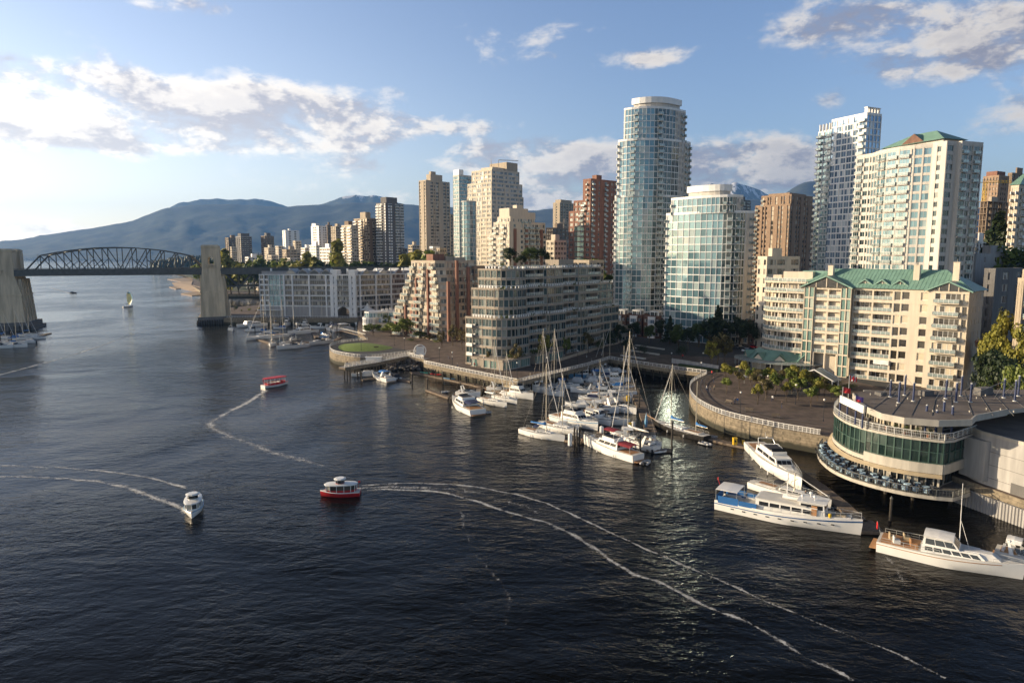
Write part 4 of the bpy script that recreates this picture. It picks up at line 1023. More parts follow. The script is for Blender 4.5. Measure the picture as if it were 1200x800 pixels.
# potted plants and patio clutter on the balconies would be too small to read; keep one long white awning
aw = MB(); p0, p1 = B.loc(f(s4+1+ (s5-s4)*.45, -.2)), B.loc(f(s5-2, -.2)); aw.seg(p0, p1, fh*1+1.6, fh*1+2.9, .4, 0, 0); aw.build('awning', M['cwhite'], B.root)

# --- cafe pavilion with small green gables wrapped round the foot of the condominium
cc = G(900, 433, 4); cx0, cy0 = f(s1*.45, 7)
t0 = thing('cafe_pavilion', 'low cafe with green gabled roof and glass awning curving round the foot of the condominium', 'cafe', (cx0, cy0, 4))
mb = MB(); n = 12; a0, a1 = radians(150), radians(292); Rs = [(12.5, 0), (12.5, 3.2), (8.6, 5.6)]
def pol(r, a, z): return (r*cos(a)*1.05, r*sin(a), z)
for i in range(n):
    a, b_ = a0+(a1-a0)*i/n, a0+(a1-a0)*(i+1)/n
    mb.add([pol(12.7, a, 3.15), pol(12.7, b_, 3.15), pol(8.0, b_, 5.9), pol(8.0, a, 5.9)], [(0, 1, 2, 3)], 0)
mb.build('roof', M['roofgreen'], t0); mb = MB()
for i in range(n):
    a, b_ = a0+(a1-a0)*i/n, a0+(a1-a0)*(i+1)/n
    mb.add([pol(12.2, a, 0), pol(12.2, b_, 0), pol(12.2, b_, 3.2), pol(12.2, a, 3.2)], [(0, 1, 2, 3)], 1)
    mb.tube(pol(12.25, a, 0), pol(12.25, a, 3.2), .15, 4, 0)
mb.build('wall', [M['cream'], GLS['dark']], t0); mb = MB()
for i in range(n*2):
    a, b_ = a0+(a1-a0)*i/n/2, a0+(a1-a0)*(i+1)/n/2
    mb.add([pol(15.6, a, 2.5), pol(15.6, b_-.006, 2.5), pol(12.3, b_-.006, 3.1), pol(12.3, a, 3.1)], [(0, 1, 2, 3)], 0)
    mb.tube(pol(15.6, a, 2.46), pol(12.3, a, 3.06), .06, 4, 1)
    if i % 2 == 0: mb.tube(pol(15.3, a, 0), pol(15.3, a, 2.5), .07, 5, 1)
mb.build('awning', [M['awning'], M['frame']], t0)
for k in (.2, .42, .64, .86):
    a = a0+(a1-a0)*k; g = MB(); d_ = .17
    g.add([pol(12.9, a-d_, 3.2), pol(12.9, a, 5.4), pol(12.9, a+d_, 3.2), pol(9.2, a, 5.4)], [(0, 1, 3), (1, 2, 3)], 0)
    g.add([pol(12.6, a-d_*.75, 3.3), pol(12.6, a, 4.9), pol(12.6, a+d_*.75, 3.3)], [(0, 1, 2)], 1); g.build('gable', [M['roofgreen'], M['cream']], t0)
# gabled glass canopy to its right
cg = G(953, 455, 4); t0 = thing('entrance_canopy', 'white framed gabled glass entrance canopy right of the low cafe', 'canopy', (cg[0], cg[1], 4), radians(ang))
mb = MB()
for y in (0, 4):
    mb.tube((-5, y, 0), (-5, y, 2.8), .15, 6); mb.tube((5, y, 0), (5, y, 2.8), .15, 6); mb.tube((-5.6, y, 2.5), (0, y, 5.2), .16, 6); mb.tube((5.6, y, 2.5), (0, y, 5.2), .16, 6)
mb.build('frame', M['white'], t0); mb = MB()
mb.poly([(-5.6, 0, 2.62), (0, 0, 5.3), (0, 5, 5.3), (-5.6, 5, 2.62)]); mb.poly([(0, 0, 5.3), (5.6, 0, 2.62), (5.6, 5, 2.62), (0, 5, 5.3)]); mb.build('roof', M['awning'], t0)
mb = MB(); mb.box((0, 4.6, 1.3), (9.6, .2, 2.6)); mb.build('wall', GLS['dark'], t0)

# --- glass condominium stepping back in tiers, nose towards the quay corner
O = G(592, 432, 4); f = Frame(O, 52)
B = Bldg('condominium', 'terraced condominium of dark glass and beige bands with a rounded nose at the quay corner', 'apartment block', (O[0], O[1], 4)); B.wm = [M['taupe'], M['roofgrey'], M['white']]
GB = dict(sill=.52, head=2.9, pw=.22, fw=.09, pane=1.25, po=.0, bo=.14, glass='tealdark', wm=0, bd=1.3, rail='glass', frame='frame', rc=.2)
GL_ = dict(GB, glass='tealdark', wm=0)
def nose(s0, s1_, t0_, t1_, r, jog):
    """rounded end plus a facade that steps in and out"""
    pts = []
    for i in range(6):
        th = pi/2*i/5; pts.append(f(s0+r-r*cos(th), t0_+r-r*sin(th)))   # left end round to front
    pl = [f(s0, t1_)]+[f(s0, t1_-3)]+pts
    for s_, t_ in jog: pl.append(f(s_, t0_+t_))
    pl += [f(s1_, t0_+jog[-1][1]), f(s1_, t1_)]
    return pl
jog = [(13, 0), (14, 1.6), (25, 1.6), (26, .6), (36, .6), (37, 2.2), (46, 2.2), (47, 1.0), (58, 1.0)]
fhb = 3.15
def tier(s0, s1_, t0_, t1_, z, n_, jg, cap=.95):
    pl = nose(s0, s1_, t0_, t1_, 5.5, jg)
    pats = ['w', 'gg']+['g']*5+['gg', 'q', 'rr', 'q', 'gg', 'q', 'rr', 'q', 'gr', 'rg', 'ww', 'wwww', ''][:len(pl)-7]
    pats = pats[:len(pl)-2]+['ww', 'wwww']
    sts = [GL_]*7+[GB]*(len(pl)-7)
    B.block(pl[::1], z, n_, fhb, pats, sts, parapet=.35)
    # picket parapet round the terrace
    lp = [B.loc(p) for p in pl]; zz = z+n_*fhb-4
    for a, b_ in zip(lp[1:-2], lp[2:-1]):
        L_ = hypot(b_[0]-a[0], b_[1]-a[1]); k = max(1, int(L_/1.1))
        for i in range(k):
            c = (a[0]+(b_[0]-a[0])*(i+.5)/k, a[1]+(b_[1]-a[1])*(i+.5)/k); B.wall.box((c[0], c[1], zz+.72), (.45, .22, .75), atan2(b_[1]-a[1], b_[0]-a[0]), 2)
        B.wall.seg(a, b_, zz+1.1, zz+1.22, .04, .2, 2)
jr = [j for j in jog]
tier(0, 78, 0, 17, 4, 5, jr+[(66, 2.4)])
tier(2.6, 74, 1.2, 16.5, 4+5*fhb, 3, [(s_, t_) for s_, t_ in jog]+[(64, 1.8)])
tier(5.4, 64, 2.4, 16, 4+8*fhb, 2, [(s_+1.0, t_*.7) for s_, t_ in jog[:-1]])
zr = 10*fhb
pl_s = MB(); rr = random.Random(31)
for k in range(420):   # planting spilling over the terraces
    t3 = rr.choice(((5*fhb, 0, 1.2, 0, 76), (8*fhb, 1.2, 2.6, 4, 72), (10*fhb, 2.6, 5, 8, 62), (3.1, -2.2, -.4, 2, 28))); s_ = rr.uniform(t3[3], t3[4]); s_ = s_-(s_ % 7)*.55
    p = B.loc(f(s_+rr.uniform(-.8, .8), rr.uniform(t3[1], t3[2])+.8)); a = Vector((p[0], p[1], t3[0]+rr.uniform(.3, 1.3))); u = Vector((rr.uniform(-1, 1), rr.uniform(-1, 1), rr.uniform(-1, 1)))*.4; v = Vector((rr.uniform(-1, 1), rr.uniform(-1, 1), rr.uniform(-1, 1)))*.4
    pl_s.poly([tuple(a-u), tuple(a+v), tuple(a+u), tuple(a-v)])
o_ = pl_s.build('terrace_planting', LEAF['mid'], B.root); o_['kind'] = 'stuff'
for k in range(26):   # roof parasols, planters and vents
    p = B.loc(f(R.uniform(10, 62), R.uniform(4.5, 14))); B.wall.box((p[0], p[1], zr+.5), (R.uniform(.5, 2.5), R.uniform(.5, 1.5), R.uniform(.4, 1.6)), R.random(), R.choice((0, 2, 1)))
p = B.loc(f(44, 9)); B.wall.box((p[0], p[1], zr+1.6), (10, 6, 3.2), radians(52), 0)
# ground floor shops along the quay
for a, b_, t_ in ((0, 10, -2.6), (13, 30, -2.4)):
    B.facade(f(a, t_), f(b_, t_), 4, 1, 3.3, 'gg' if a == 0 else 'gPgg', dict(GB, glass='mint', sill=.2, head=2.7, bo=.3))
    B.wall.prism([B.loc(p_) for p_ in (f(a, t_+.4), f(b_, t_+.4), f(b_, 0), f(a, 0))], 0, 3.3, 0)
B.facade(f(-3, 12), f(-3, -1.5), 4, 1, 3.2, 'gPggP', dict(GB, glass='mint', sill=.2, head=2.6, bo=.2)); B.facade(f(-3, -1.5), f(0, -2.6), 4, 1, 3.2, 'g', dict(GB, glass='mint', sill=.2, head=2.6, bo=.2))
B.wall.prism([B.loc(p_) for p_ in (f(-2.7, 12), f(-2.7, -1.3), f(0, -2.2), f(0, 12))], 0, 3.25, 0)
for t_ in (3, 5.5, 8):
    pass
for k in range(4):    # short balconies on the sunny end
    P = B.loc(f(.2, 15.5)); B.bals.append(((P[0], P[1], (k+1)*fhb), f.a-pi/2, 2.6, 1.6, 'solid', 0))
B.finish(nmax=100); GLASSF = f

# --- lower wing right of it
q = corner(708, 716, 745, 300, 50, 15)
st = dict(sill=.9, pw=.9, fw=.08, pane=1.2, glass='tealdark', po=.06, wm=0)
b_ = tower('apartment_block', 'low beige wing stepping down to the basin right of the terraced glass condominium', corner(690, 697, 742, 268, 50, 15), 4, 383, 3.1, 'wwPww', 'ww', st, mm('beige'), tiers=[(-1, 0, 1, 0, 1), (1, 0, .7, 0, .9)], cat='apartment block'); b_.finish()

# --- brick and cream terraced condominium
q = corner(461, 522, 563, 288, 42, 20)
st = dict(sill=.75, head=2.6, pw=.35, fw=.08, pane=1.2, po=.05, bo=.12, glass='greyg', wm=0, bd=1.2, rail='glass', rc=.3)
B = Bldg('condominium', 'stepped terrace condominium of cream bands, red brick piers and planted balconies behind the lawn', 'apartment block', (q[0][0], q[0][1], 4)); B.wm = [M['beige'], M['roofgrey'], M['brick']]
nt = 11; fhb = (ZA(307, 300)-4)/nt; z = 4
lvl = [(3, 1.0, 0), (1, .97, .0), (1, .92, .02), (1, .86, .02), (1, .80, .04), (1, .75, .04), (1, .70, .06), (1, .66, .08), (1, .62, .10)]
for n_, v1, v0 in lvl:
    pl = sub(q, 0, 1, v0, v1); P = Vector(pl[0]); a = (Vector(pl[3])-P).normalized(); b2 = (Vector(pl[1])-P).normalized()
    pl = [tuple(P+b2*3), pl[1], pl[2], pl[3], tuple(P+a*3)]
    B.block(pl, z, n_, fhb, ['wwpwwpwwB', 'ww', 'ww', 'bwpbwpb', 'g'], [dict(st, sill=.7, pw=.3, xm=2), st, st, dict(st, glass='warm', xm=2), st], parapet=.7)
    if v1 < 1:
        for k in range(5):
            p = B.loc(bil(q, .1+.2*k, v1+.03)); B.wall.box((p[0], p[1], z-4+.9), (.9, .7, 1.6), radians(42), 2 if k % 2 else 0)
    z += n_*fhb
zt = z-4
for u, h_ in ((.06, zt-8), (.30, zt+.8), (.62, zt-2)):
    p = B.loc(bil(q, u, -.015)); B.wall.box((p[0], p[1], h_/2), (1.25, 1.0, h_), radians(42), 2)
for v, h_ in ((.30, zt-3), (.52, zt-7), (.74, 14), (.95, 8.5)):
    p = B.loc(bil(q, -.015, v)); B.wall.box((p[0], p[1], h_/2), (1.0, 1.0, h_), radians(42), 2)
for u, v, w_, d_, h_, m_ in ((.2, .3, 6, 5, 3.4, 2), (.55, .3, 5, 4, 2.4, 0), (.8, .28, 6, 4, 2.0, 0)):
    p = B.loc(bil(q, u, v)); B.wall.box((p[0], p[1], zt+h_/2), (w_, d_, h_), radians(42), m_)
B.finish(nmax=100)
TERR = q

# --- marina block: white grid, teal corner, zinc gables
P0 = (XA(304.5, 413, 18), 413); P1 = (XA(417, 404, 18), 404); P2 = (XA(492, 440, 18), 440)
B = Bldg('marina_block', 'long white gridded apartment block with teal glass corner and zinc gables behind the west marina', 'apartment block', (P0[0], P0[1], 4)); B.wm = [M['pale'], M['rooflt'], M['white'], M['grey']]
nf, fh = 8, 3.12
def lerp(a, b_, u): return (a[0]+(b_[0]-a[0])*u, a[1]+(b_[1]-a[1])*u)
GM = dict(sill=.55, head=2.75, pw=.9, fw=.1, pane=1.3, po=.35, bo=-.05, glass='dark', wm=3, pm=2, rc=.3)
secs = [(0, .10, 'nn', dict(GM, pw=.7, wm=2)), (.10, .215, 'ggg', dict(GM, sill=.15, head=2.95, glass='teal', pw=.12, po=0, wm=3)), (.215, .26, 'w', dict(GM, glass='teal')), (.26, .745, 'wWWn', GM), (.745, .81, 'pnp', dict(GM, wm=2, sill=1.0, head=2.1, bo=0)), (.81, .93, 'BB', dict(GM, pw=.2, rail='bars', bd=1.2)), (.93, 1.0, 'pnp', dict(GM, wm=2, sill=1.0, head=2.1, bo=0))]
for a, b_, pt, s_ in secs:
    off = 5 if 'B' in pt else 0
    B.facade(lerp(P0, P1, a), lerp(P0, P1, b_), 4+(2*fh if off else 0), nf-(2 if off else 0), fh, pt, s_)
B.facade(P1, P2, 4, nf, fh, 'nWWWW', GM)
P3 = (P2[0]+4, P2[1]+14); P4 = (P1[0]+3, P1[1]+16); P5 = (P0[0]+1, P0[1]+15)
B.facade(P5, P0, 4, nf, fh, 'www', GM)
core = [B.loc(p) for p in (lerp(P0, P1, .003), lerp(P0, P1, .81), P1, P2, P3, P4, P5)]
B.wall.prism([(x, y+.42) for x, y in core[:2]]+[(core[2][0]-.6, core[2][1]+.9), (core[3][0]-.6, core[3][1]+.9)]+core[4:], 6.2, nf*fh, 3, 1)
B.wall.prism([B.loc(p) for p in (lerp(P0, P1, .01), lerp(P0, P1, .79), lerp(P5, P4, .79), P5)], 0, 6.3, 3)
c1 = B.loc(lerp(P0, P1, .95)); B.wall.prism([(x-.3, y+.9) for x, y in (B.loc(lerp(P0, P1, .93)), B.loc(P1), B.loc(P2))]+[B.loc(P3), B.loc(P4)], 0, 6.3, 3)
for a, b_ in ((P0, P1), (P1, P2)):
    for k in (2, 4, 6, 8): B.wall.seg(B.loc(a), B.loc(b_), k*fh-.3, k*fh+.25, .3, .3, 2)
# arch through the block
p0, p1 = B.loc(lerp(P0, P1, .80)), B.loc(lerp(P0, P1, .935)); n = 10
for i in range(n):
    ua, ub = i/n, (i+1)/n; za = 2.6+3.4*sin(pi*ua)**.6 if 0 < ua < 1 else 2.6; a = lerp(p0, p1, ua); b_ = lerp(p0, p1, ub)
    zb = 2.6+3.4*sin(pi*min(ub, .999))**.6
    B.wall.add([(a[0], a[1]-.3, za), (b_[0], b_[1]-.3, zb), (b_[0], b_[1]-.3, 6.4), (a[0], a[1]-.3, 6.4), (a[0], a[1]+14, za), (b_[0], b_[1]+14, zb)], [(0, 1, 2, 3), (1, 0, 4, 5)], 2)
# loft storey, gables
zt = nf*fh
for (A, Bq, cs_) in ((P0, P1, (.335, .46, .58, .70)), (P1, P2, (.16, .42, .66, .90))):
    dxy = atan2(Bq[1]-A[1], Bq[0]-A[0]); L_ = hypot(Bq[0]-A[0], Bq[1]-A[1])
    for c in cs_:
        g = MB(); wdt = L_*.052+1.2
        ca, sa = cos(dxy), sin(dxy); c0 = B.loc(lerp(A, Bq, c))
        def K(x, y, z): return (c0[0]+x*ca-y*sa, c0[1]+x*sa+y*ca, z)
        g.add([K(-wdt, -.2, zt+.25), K(wdt, -.2, zt+.25), K(0, -.2, zt+3.6), K(0, 9, zt+3.6), K(-wdt, 9, zt+.25), K(wdt, 9, zt+.25)], [(0, 1, 2), (0, 2, 3, 4), (1, 5, 3, 2)], [0, 1, 1])
        g.add([K(-wdt*.55, -.24, zt+.5), K(wdt*.55, -.24, zt+.5), K(wdt*.55, -.24, zt+1.5), K(0, -.24, zt+2.6), K(-wdt*.55, -.24, zt+1.5)], [(0, 1, 2, 3, 4)], 2)
        g.build('gable', [M['grey'], M['rooflt'], GLS['greyg']], B.root)
    for k in range(5):
        p = B.loc(lerp(A, Bq, .1+.2*k)); B.wall.box((p[0], p[1]+5, zt+1.8), (.9, .9, 3.6), dxy, 2)
for a, h_ in ((.745, 3.0), (.93, 3.0)):
    p0, p1 = B.loc(lerp(P0, P1, a)), B.loc(lerp(P0, P1, a+.065)); B.wall.seg(p0, p1, zt, zt+h_, .1, 6, 2)
p0, p1 = B.loc(lerp(P0, P1, .0)), B.loc(lerp(P0, P1, .8)); B.wall.seg(p0, p1, zt+.1, zt+2.0, -3, 9, 3); B.wall.seg(B.loc(P1), B.loc(P2), zt+.1, zt+2.0, -3, 9, 3)
p0, p1 = B.loc(lerp(P0, P1, -.01)), B.loc(lerp(P0, P1, .24)); B.wall.seg(p0, p1, 3.6, 4.0, 3.0, 1, 2)
B.finish(nmax=100)
# marquee beside it
for i, (px_, py_, r_) in enumerate(((440, 352, 5.5), (434, 357, 4))):
    c = G(px_, py_+9, 6); t0 = thing('marquee', ['tall peaked white marquee on the terrace behind the white round house', 'lower white canopy just in front of the tall peaked marquee'][i], 'marquee', (c[0], c[1]-8, 4))
    mb = MB(); mb.lathe((0, 0, 0), [(r_*1.15, 4.2), (r_*.55, 5.2), (r_*.2, 6.8), (.06, 8.4)], 10); mb.build('canopy', M['cwhite'], t0)
    for k in range(5): mb = MB(); a = 2*pi*k/5; mb.tube((r_*cos(a), r_*sin(a), 0), (r_*cos(a), r_*sin(a), 4.3), .1, 6); mb.build('pole', M['white'], t0)

# --- white round fronted waterside house
c = G(440, 389, 4); B = Bldg('waterside_house', 'small white waterside restaurant with round front and glazed upper terrace left of the brick terraces', 'restaurant', (c[0], c[1], 4)); B.wm = [M['white'], M['rooflt'], M['cream']]
def hp(x, y): return (c[0]+x, c[1]+y)
pl = [hp(-3.8*cos(pi*i/8)-3.5, 3-3.8*sin(pi*i/8)+3) for i in range(9)]
pl = pl+[hp(6, 6), hp(13, 6), hp(13, 16), hp(-7.3, 16)]
B.block(pl, 4, 2, 3.2, ['gg' if i < 8 else 'wPwP' for i in range(len(pl))], dict(sill=.8, head=2.6, pw=.35, fw=.07, pane=1.0, glass='blue', wm=0, bo=.05), parapet=.3)
pl2 = [hp(-6.6, 7), hp(-4, 5), hp(0, 5), hp(5, 8), hp(12, 8), hp(12, 15), hp(-6.6, 15)]
B.block(pl2, 4+6.4, 1, 2.6, 'gg', dict(sill=.15, head=2.2, pw=.15, fw=.06, pane=1.0, glass='teal', wm=0), parapet=.3)
B.box((c[0]+4, c[1]+3.5, 6), (9, 5, 4), 0, 2)
for k in range(6): B.box((c[0]+2+k*2, c[1]+9, 13.9), (1.2, 1, 1.0+.4*(k % 3)), .3, 0)
B.finish()

# --- townhouse row in front of the glass towers
A0 = G(716, 394, 4); A1 = G(886, 404, 4); n = 8; L_ = hypot(A1[0]-A0[0], A1[1]-A0[1]); an = atan2(A1[1]-A0[1], A1[0]-A0[0])
A0 = (A0[0], A0[1]+4); dsc = ['first from the left, nearest the beige wing', 'second from the left, below the tallest tower', 'third from the left, below the tallest tower', 'fourth from the left, between the two glass towers', 'fifth from the left, at the round tower door', 'sixth from the left, below the round tower', 'seventh from the left, behind the dark fir', 'last at the right, beside the condominium drive']
for i in range(n):
    p = (A0[0]+(A1[0]-A0[0])*i/n, A0[1]+(A1[1]-A0[1])*i/n+(2 if i % 2 else 0)); wd = L_/n-.4
    B = Bldg('townhouse', 'brick townhouse with white bay, '+dsc[i], 'townhouse', (p[0], p[1], 4), 'row of townhouses'); B.wm = [M['dbrick'], M['roofgrey'], M['white']]
    fr = Frame(p, math.degrees(an)); hN = 3
    B.block([fr(0, 0), fr(wd, 0), fr(wd, 9), fr(0, 9)], 4, hN, 3.0, ['nPn', 'PwP', 'w', 'PwP'], dict(sill=.9, head=2.3, pw=.4, fw=.08, glass='greyg', wm=0, pane=1.0))
    B.block([fr(wd*.3, -1.2), fr(wd*.72, -1.2), fr(wd*.72, .3), fr(wd*.3, .3)], 4, hN, 2.9, ['g', '', '', ''], dict(sill=.6, head=2.4, pw=.3, fw=.1, glass='blue', wm=2, pane=.9, frame='framew'), parapet=.8, cap=2)
    B.block([fr(wd*.25, 3), fr(wd*.8, 3), fr(wd*.8, 8), fr(wd*.25, 8)], 13, 1, 2.6, ['gg', 'g', 'w', 'g'], dict(sill=.3, head=2.2, pw=.2, fw=.08, glass='greyg', wm=2, pane=1.0), parapet=.2, cap=2)
    B.finish()
# ------------------------------------------------------------------ steel truss bridge between tall concrete piers
PB = (XA(248.5, 415, 30), 415.0); PA = (XA(0, 376, 30), 376.0)
ba = atan2(PB[1]-PA[1], PB[0]-PA[0]); fb = Frame(PA, math.degrees(ba)); LB = hypot(PB[0]-PA[0], PB[1]-PA[1])
root = thing('road_bridge', 'steel truss road bridge with tall weathered concrete gateway piers across the channel', 'bridge', (PA[0], PA[1], 0))
def L3(s_, t_, z): p = fb(s_, t_); return (p[0]-PA[0], p[1]-PA[1], z)
def pier(sc_, zt, w_, name, deep=26):
    """a gateway tower: two shafts joined over the road, arched openings, stepped base"""
    mb = MB(); k0, k1 = w_*1.25, w_
    def ring(s0, hw, t0, t1, z): return [L3(s0-hw, t0, z), L3(s0+hw, t0, z), L3(s0+hw, t1, z), L3(s0-hw, t1, z)]
    # lower body
    mb.loft([ring(sc_, k0*.60, -11, 11, 4), ring(sc_, k0*.56, -10.6, 10.6, 20), ring(sc_, k1*.54, -10, 10, zt-14)], 0)
    for t0, t1 in ((-10, -3.2), (3.2, 10)):
        # shaft with arched window: jambs, sill and head
        z0, za, zb, z1 = zt-14, zt-11, zt-6.6, zt-1.6
        for a, b_ in ((-.54, -.17), (.17, .54)):
            mb.loft([[L3(sc_+k1*a, t0, z), L3(sc_+k1*b_, t0, z), L3(sc_+k1*b_, t1, z), L3(sc_+k1*a, t1, z)] for z in (z0+.01, z1)], 0)
        mb.loft([[L3(sc_-k1*.17, t0+.05, z), L3(sc_+k1*.17, t0+.05, z), L3(sc_+k1*.17, t1-.05, z), L3(sc_-k1*.17, t1-.05, z)] for z in (z0+.01, za)], 0)
        mb.loft([[L3(sc_-k1*.17, t0+.05, z), L3(sc_+k1*.17, t0+.05, z), L3(sc_+k1*.17, t1-.05, z), L3(sc_-k1*.17, t1-.05, z)] for z in (zb, z1)], 0)
        for sg in (-1, 1):
            mb.loft([[L3(sc_+sg*k1*.17, t0+.1, z), L3(sc_+sg*k1*x, t0+.1, z), L3(sc_+sg*k1*x, t1-.1, z), L3(sc_+sg*k1*.17, t1-.1, z)] for z, x in ((zb-1.4, .168), (zb-.6, .12), (zb, .04))], 0)
        mb.loft([ring(sc_, k1*.50, t0, t1, z1), ring(sc_, k1*.54, t0-.2, t1+.2, z1+.5), ring(sc_, k1*.54, t0-.2, t1+.2, zt-.4), ring(sc_, k1*.46, t0+.5, t1-.5, zt+.3)], 0)
        # balcony sill under the window and its brackets
        for tt in (t0-.5 if t0 < 0 else t1+.5,):
            mb.loft([[L3(sc_-k1*.25, tt-.4, z), L3(sc_+k1*.25, tt-.4, z), L3(sc_+k1*.25, tt+.6, z), L3(sc_-k1*.25, tt+.6, z)] for z in (za-.5, za)], 0)
            for k in (-.18, 0, .18): mb.loft([[L3(sc_+k1*k-.3, tt-.2, z), L3(sc_+k1*k+.3, tt-.2, z), L3(sc_+k1*k+.3, tt+.6, z), L3(sc_+k1*k-.3, tt+.6, z)] for z in (za-2, za-.52)], 0)
    mb.loft([ring(sc_, k1*.45, -3.3, 3.3, z) for z in (zt-5, zt-1)], 0)
    # belt course and buttress ribs
    mb.loft([ring(sc_, k0*.585, -10.9, 10.9, z) for z in (18.6, 19.4)], 0)
    for t_ in (-7.5, -2.5, 2.5, 7.5):
        mb.loft([[L3(sc_+k0*.5, t_-1, z), L3(sc_+k0*.5+e, t_-1, z), L3(sc_+k0*.5+e, t_+1, z), L3(sc_+k0*.5, t_+1, z)] for z, e in ((4, 3.2), (14, 2.4), (zt-16, 1.2))], 0)
        mb.loft([[L3(sc_-k0*.5, t_-1, z), L3(sc_-k0*.5-e, t_-1, z), L3(sc_-k0*.5-e, t_+1, z), L3(sc_-k0*.5, t_+1, z)][::-1] for z, e in ((4, 3.2 if w_ > 12 else 1.2), (14, 2.4 if w_ > 12 else 1), (zt-16, .6))], 0)
    mb.build('pier', M['pier'], root); mb = MB()
    mb.loft([ring(sc_, k0*.60+(4 if w_ > 12 else 2.4), -14, 14, z) for z in (-3, 1.6)], 0); mb.loft([ring(sc_, k0*.60+(2.6 if w_ > 12 else 1.6), -12.6, 12.6, z) for z in (1.6, 4.2)], 0)
    for k in range(14):
        for t_ in (-14.4,): mb.tube(L3(sc_-k0*.75+k*k0*.115, t_, -2), L3(sc_-k0*.75+k*k0*.115, t_, 2.6), .4, 6, 1)
    mb.build('footing', [M['dgrey'], M['pile']], root)
pier(0, ZA(292, 366), 16.5, 'pier'); pier(LB, ZA(287.5, 406), 9.2, 'pier')
# deck
ZD = 32.0; mb = MB()
a, b_ = -90, LB+190
mb.loft([[L3(s_, -9.5, ZD-1.0), L3(s_, 9.5, ZD-1.0), L3(s_, 9.5, ZD), L3(s_, -9.5, ZD)] for s_ in (a, b_)], 0)
for t_ in (-9.4, 9.4): mb.loft([[L3(s_, t_-.35, ZD-2.9), L3(s_, t_+.35, ZD-2.9), L3(s_, t_+.35, ZD-1.0), L3(s_, t_-.35, ZD-1.0)] for s_ in (a, b_)], 0)
for k in range(int((b_-a)/6)): mb.loft([[L3(s_, -9, ZD-2.5), L3(s_+.4, -9, ZD-2.5), L3(s_+.4, -9, ZD-1), L3(s_, -9, ZD-1)] and [L3(s_, t_, ZD-2.5), L3(s_+.4, t_, ZD-2.5), L3(s_+.4, t_, ZD-1), L3(s_, t_, ZD-1)] for s_ in (a+k*6,) for t_ in (-9, 9)], 0)
mb.build('deck', M['steel'], root); mb = MB()
for t_ in (-9.6, 9.6):
    mb.tube(L3(a, t_, ZD+1.1), L3(b_, t_, ZD+1.1), .12, 4); 
    for k in range(int((b_-a)/2.4)): mb.tube(L3(a+k*2.4, t_, ZD), L3(a+k*2.4, t_, ZD+1.1), .07, 4)
    mb.loft([[L3(s_, t_-.12, ZD), L3(s_, t_+.12, ZD), L3(s_, t_+.12, ZD+.6), L3(s_, t_-.12, ZD+.6)] for s_ in (a, b_)], 0)
mb.build('parapet', M['steel'], root)
# the two through trusses: arched top chord
sA, sB = 14.0, LB-4.0; npn = 12; tops = []
for i in range(npn+1):
    u = i/npn; zt = ZD+ (0 if i in (0, npn) else 6.2+6.6*(1-(2*u-1)**2))
    tops.append((sA+(sB-sA)*u, zt))
for t_ in (-9.0, 9.0):
    mb = MB()
    for (s0, z0), (s1_, z1) in zip(tops[:-1], tops[1:]): mb.tube(L3(s0, t_, z0), L3(s1_, t_, z1), .42, 4)
    for i in range(1, npn): mb.tube(L3(tops[i][0], t_, ZD-1), L3(tops[i][0], t_, tops[i][1]), .26, 4)
    for i in range(1, npn):
        if i < npn//2: mb.tube(L3(tops[i][0], t_, tops[i][1]), L3(tops[i+1][0], t_, ZD-1), .26, 4)
        elif i > npn//2: mb.tube(L3(tops[i][0], t_, tops[i][1]), L3(tops[i-1][0], t_, ZD-1), .26, 4)
        if i in (3, 4, 5, 7, 8, 9): mb.tube(L3(tops[i][0], t_, tops[i][1]*.5+ZD*.5), L3(tops[i+(-1 if i < npn//2 else 1)][0], t_, ZD-1), .2, 4)
    mb.build('truss', M['steel'], root)
mb = MB()
for i in range(1, npn):
    mb.tube(L3(tops[i][0], -9, tops[i][1]), L3(tops[i][0], 9, tops[i][1]), .25, 4)
    if i < npn-1: mb.tube(L3(tops[i][0], -9, tops[i][1]), L3(tops[i+1][0], 9, tops[i+1][1]), .15, 4); mb.tube(L3(tops[i][0], 9, tops[i][1]), L3(tops[i+1][0], -9, tops[i+1][1]), .15, 4)
mb.build('cross_bracing', M['steel'], root)
# deck truss over the shore behind the marina block
for t_ in (-8, 8):
    mb = MB(); zb = ZD-11; s0 = LB+8; k = 14
    for i in range(12):
        a_, b2 = s0+i*k, s0+(i+1)*k
        mb.tube(L3(a_, t_, ZD-3), L3((a_+b2)/2, t_, zb), .45, 4); mb.tube(L3((a_+b2)/2, t_, zb), L3(b2, t_, ZD-3), .45, 4); mb.tube(L3((a_+b2)/2, t_, zb), L3((a_+b2)/2, t_, ZD-3), .25, 4)
    mb.tube(L3(s0, t_, zb+1), L3(s0+12*k, t_, zb), .45, 4); mb.build('truss', M['steel'], root)
for s_ in (LB+50, LB+106, LB+162):
    mb = MB()
    for t_ in (-8, 8): mb.tube(L3(s_, t_, 2), L3(s_, t_, ZD-10.5), 1.4, 8)
    mb.build('column', M['pier'], root)
# street lamps on the bridge deck
for k in range(11):
    s_ = 20+k*22 if k < 8 else LB+12+(k-8)*34
    if abs(s_-LB) < 7: continue
    p = L3(s_, 8.2 if k % 2 else -8.2, ZD); o = (p[0]+PA[0], p[1]+PA[1], ZD)
    t0 = thing('street_lamp', 'thin street lamp standing on the deck of the steel truss bridge', 'lamp', o, ba, 'lamps on the steel bridge')
    mb = MB(); mb.tube((0, 0, 0), (0, 0, 8.5), .1, 5); mb.tube((0, 0, 8.5), (0, -1.6 if k % 2 else 1.6, 8.9), .07, 5); mb.box((0, -1.8 if k % 2 else 1.8, 8.9), (.3, .8, .15)); mb.build('post', M['steel'], t0)
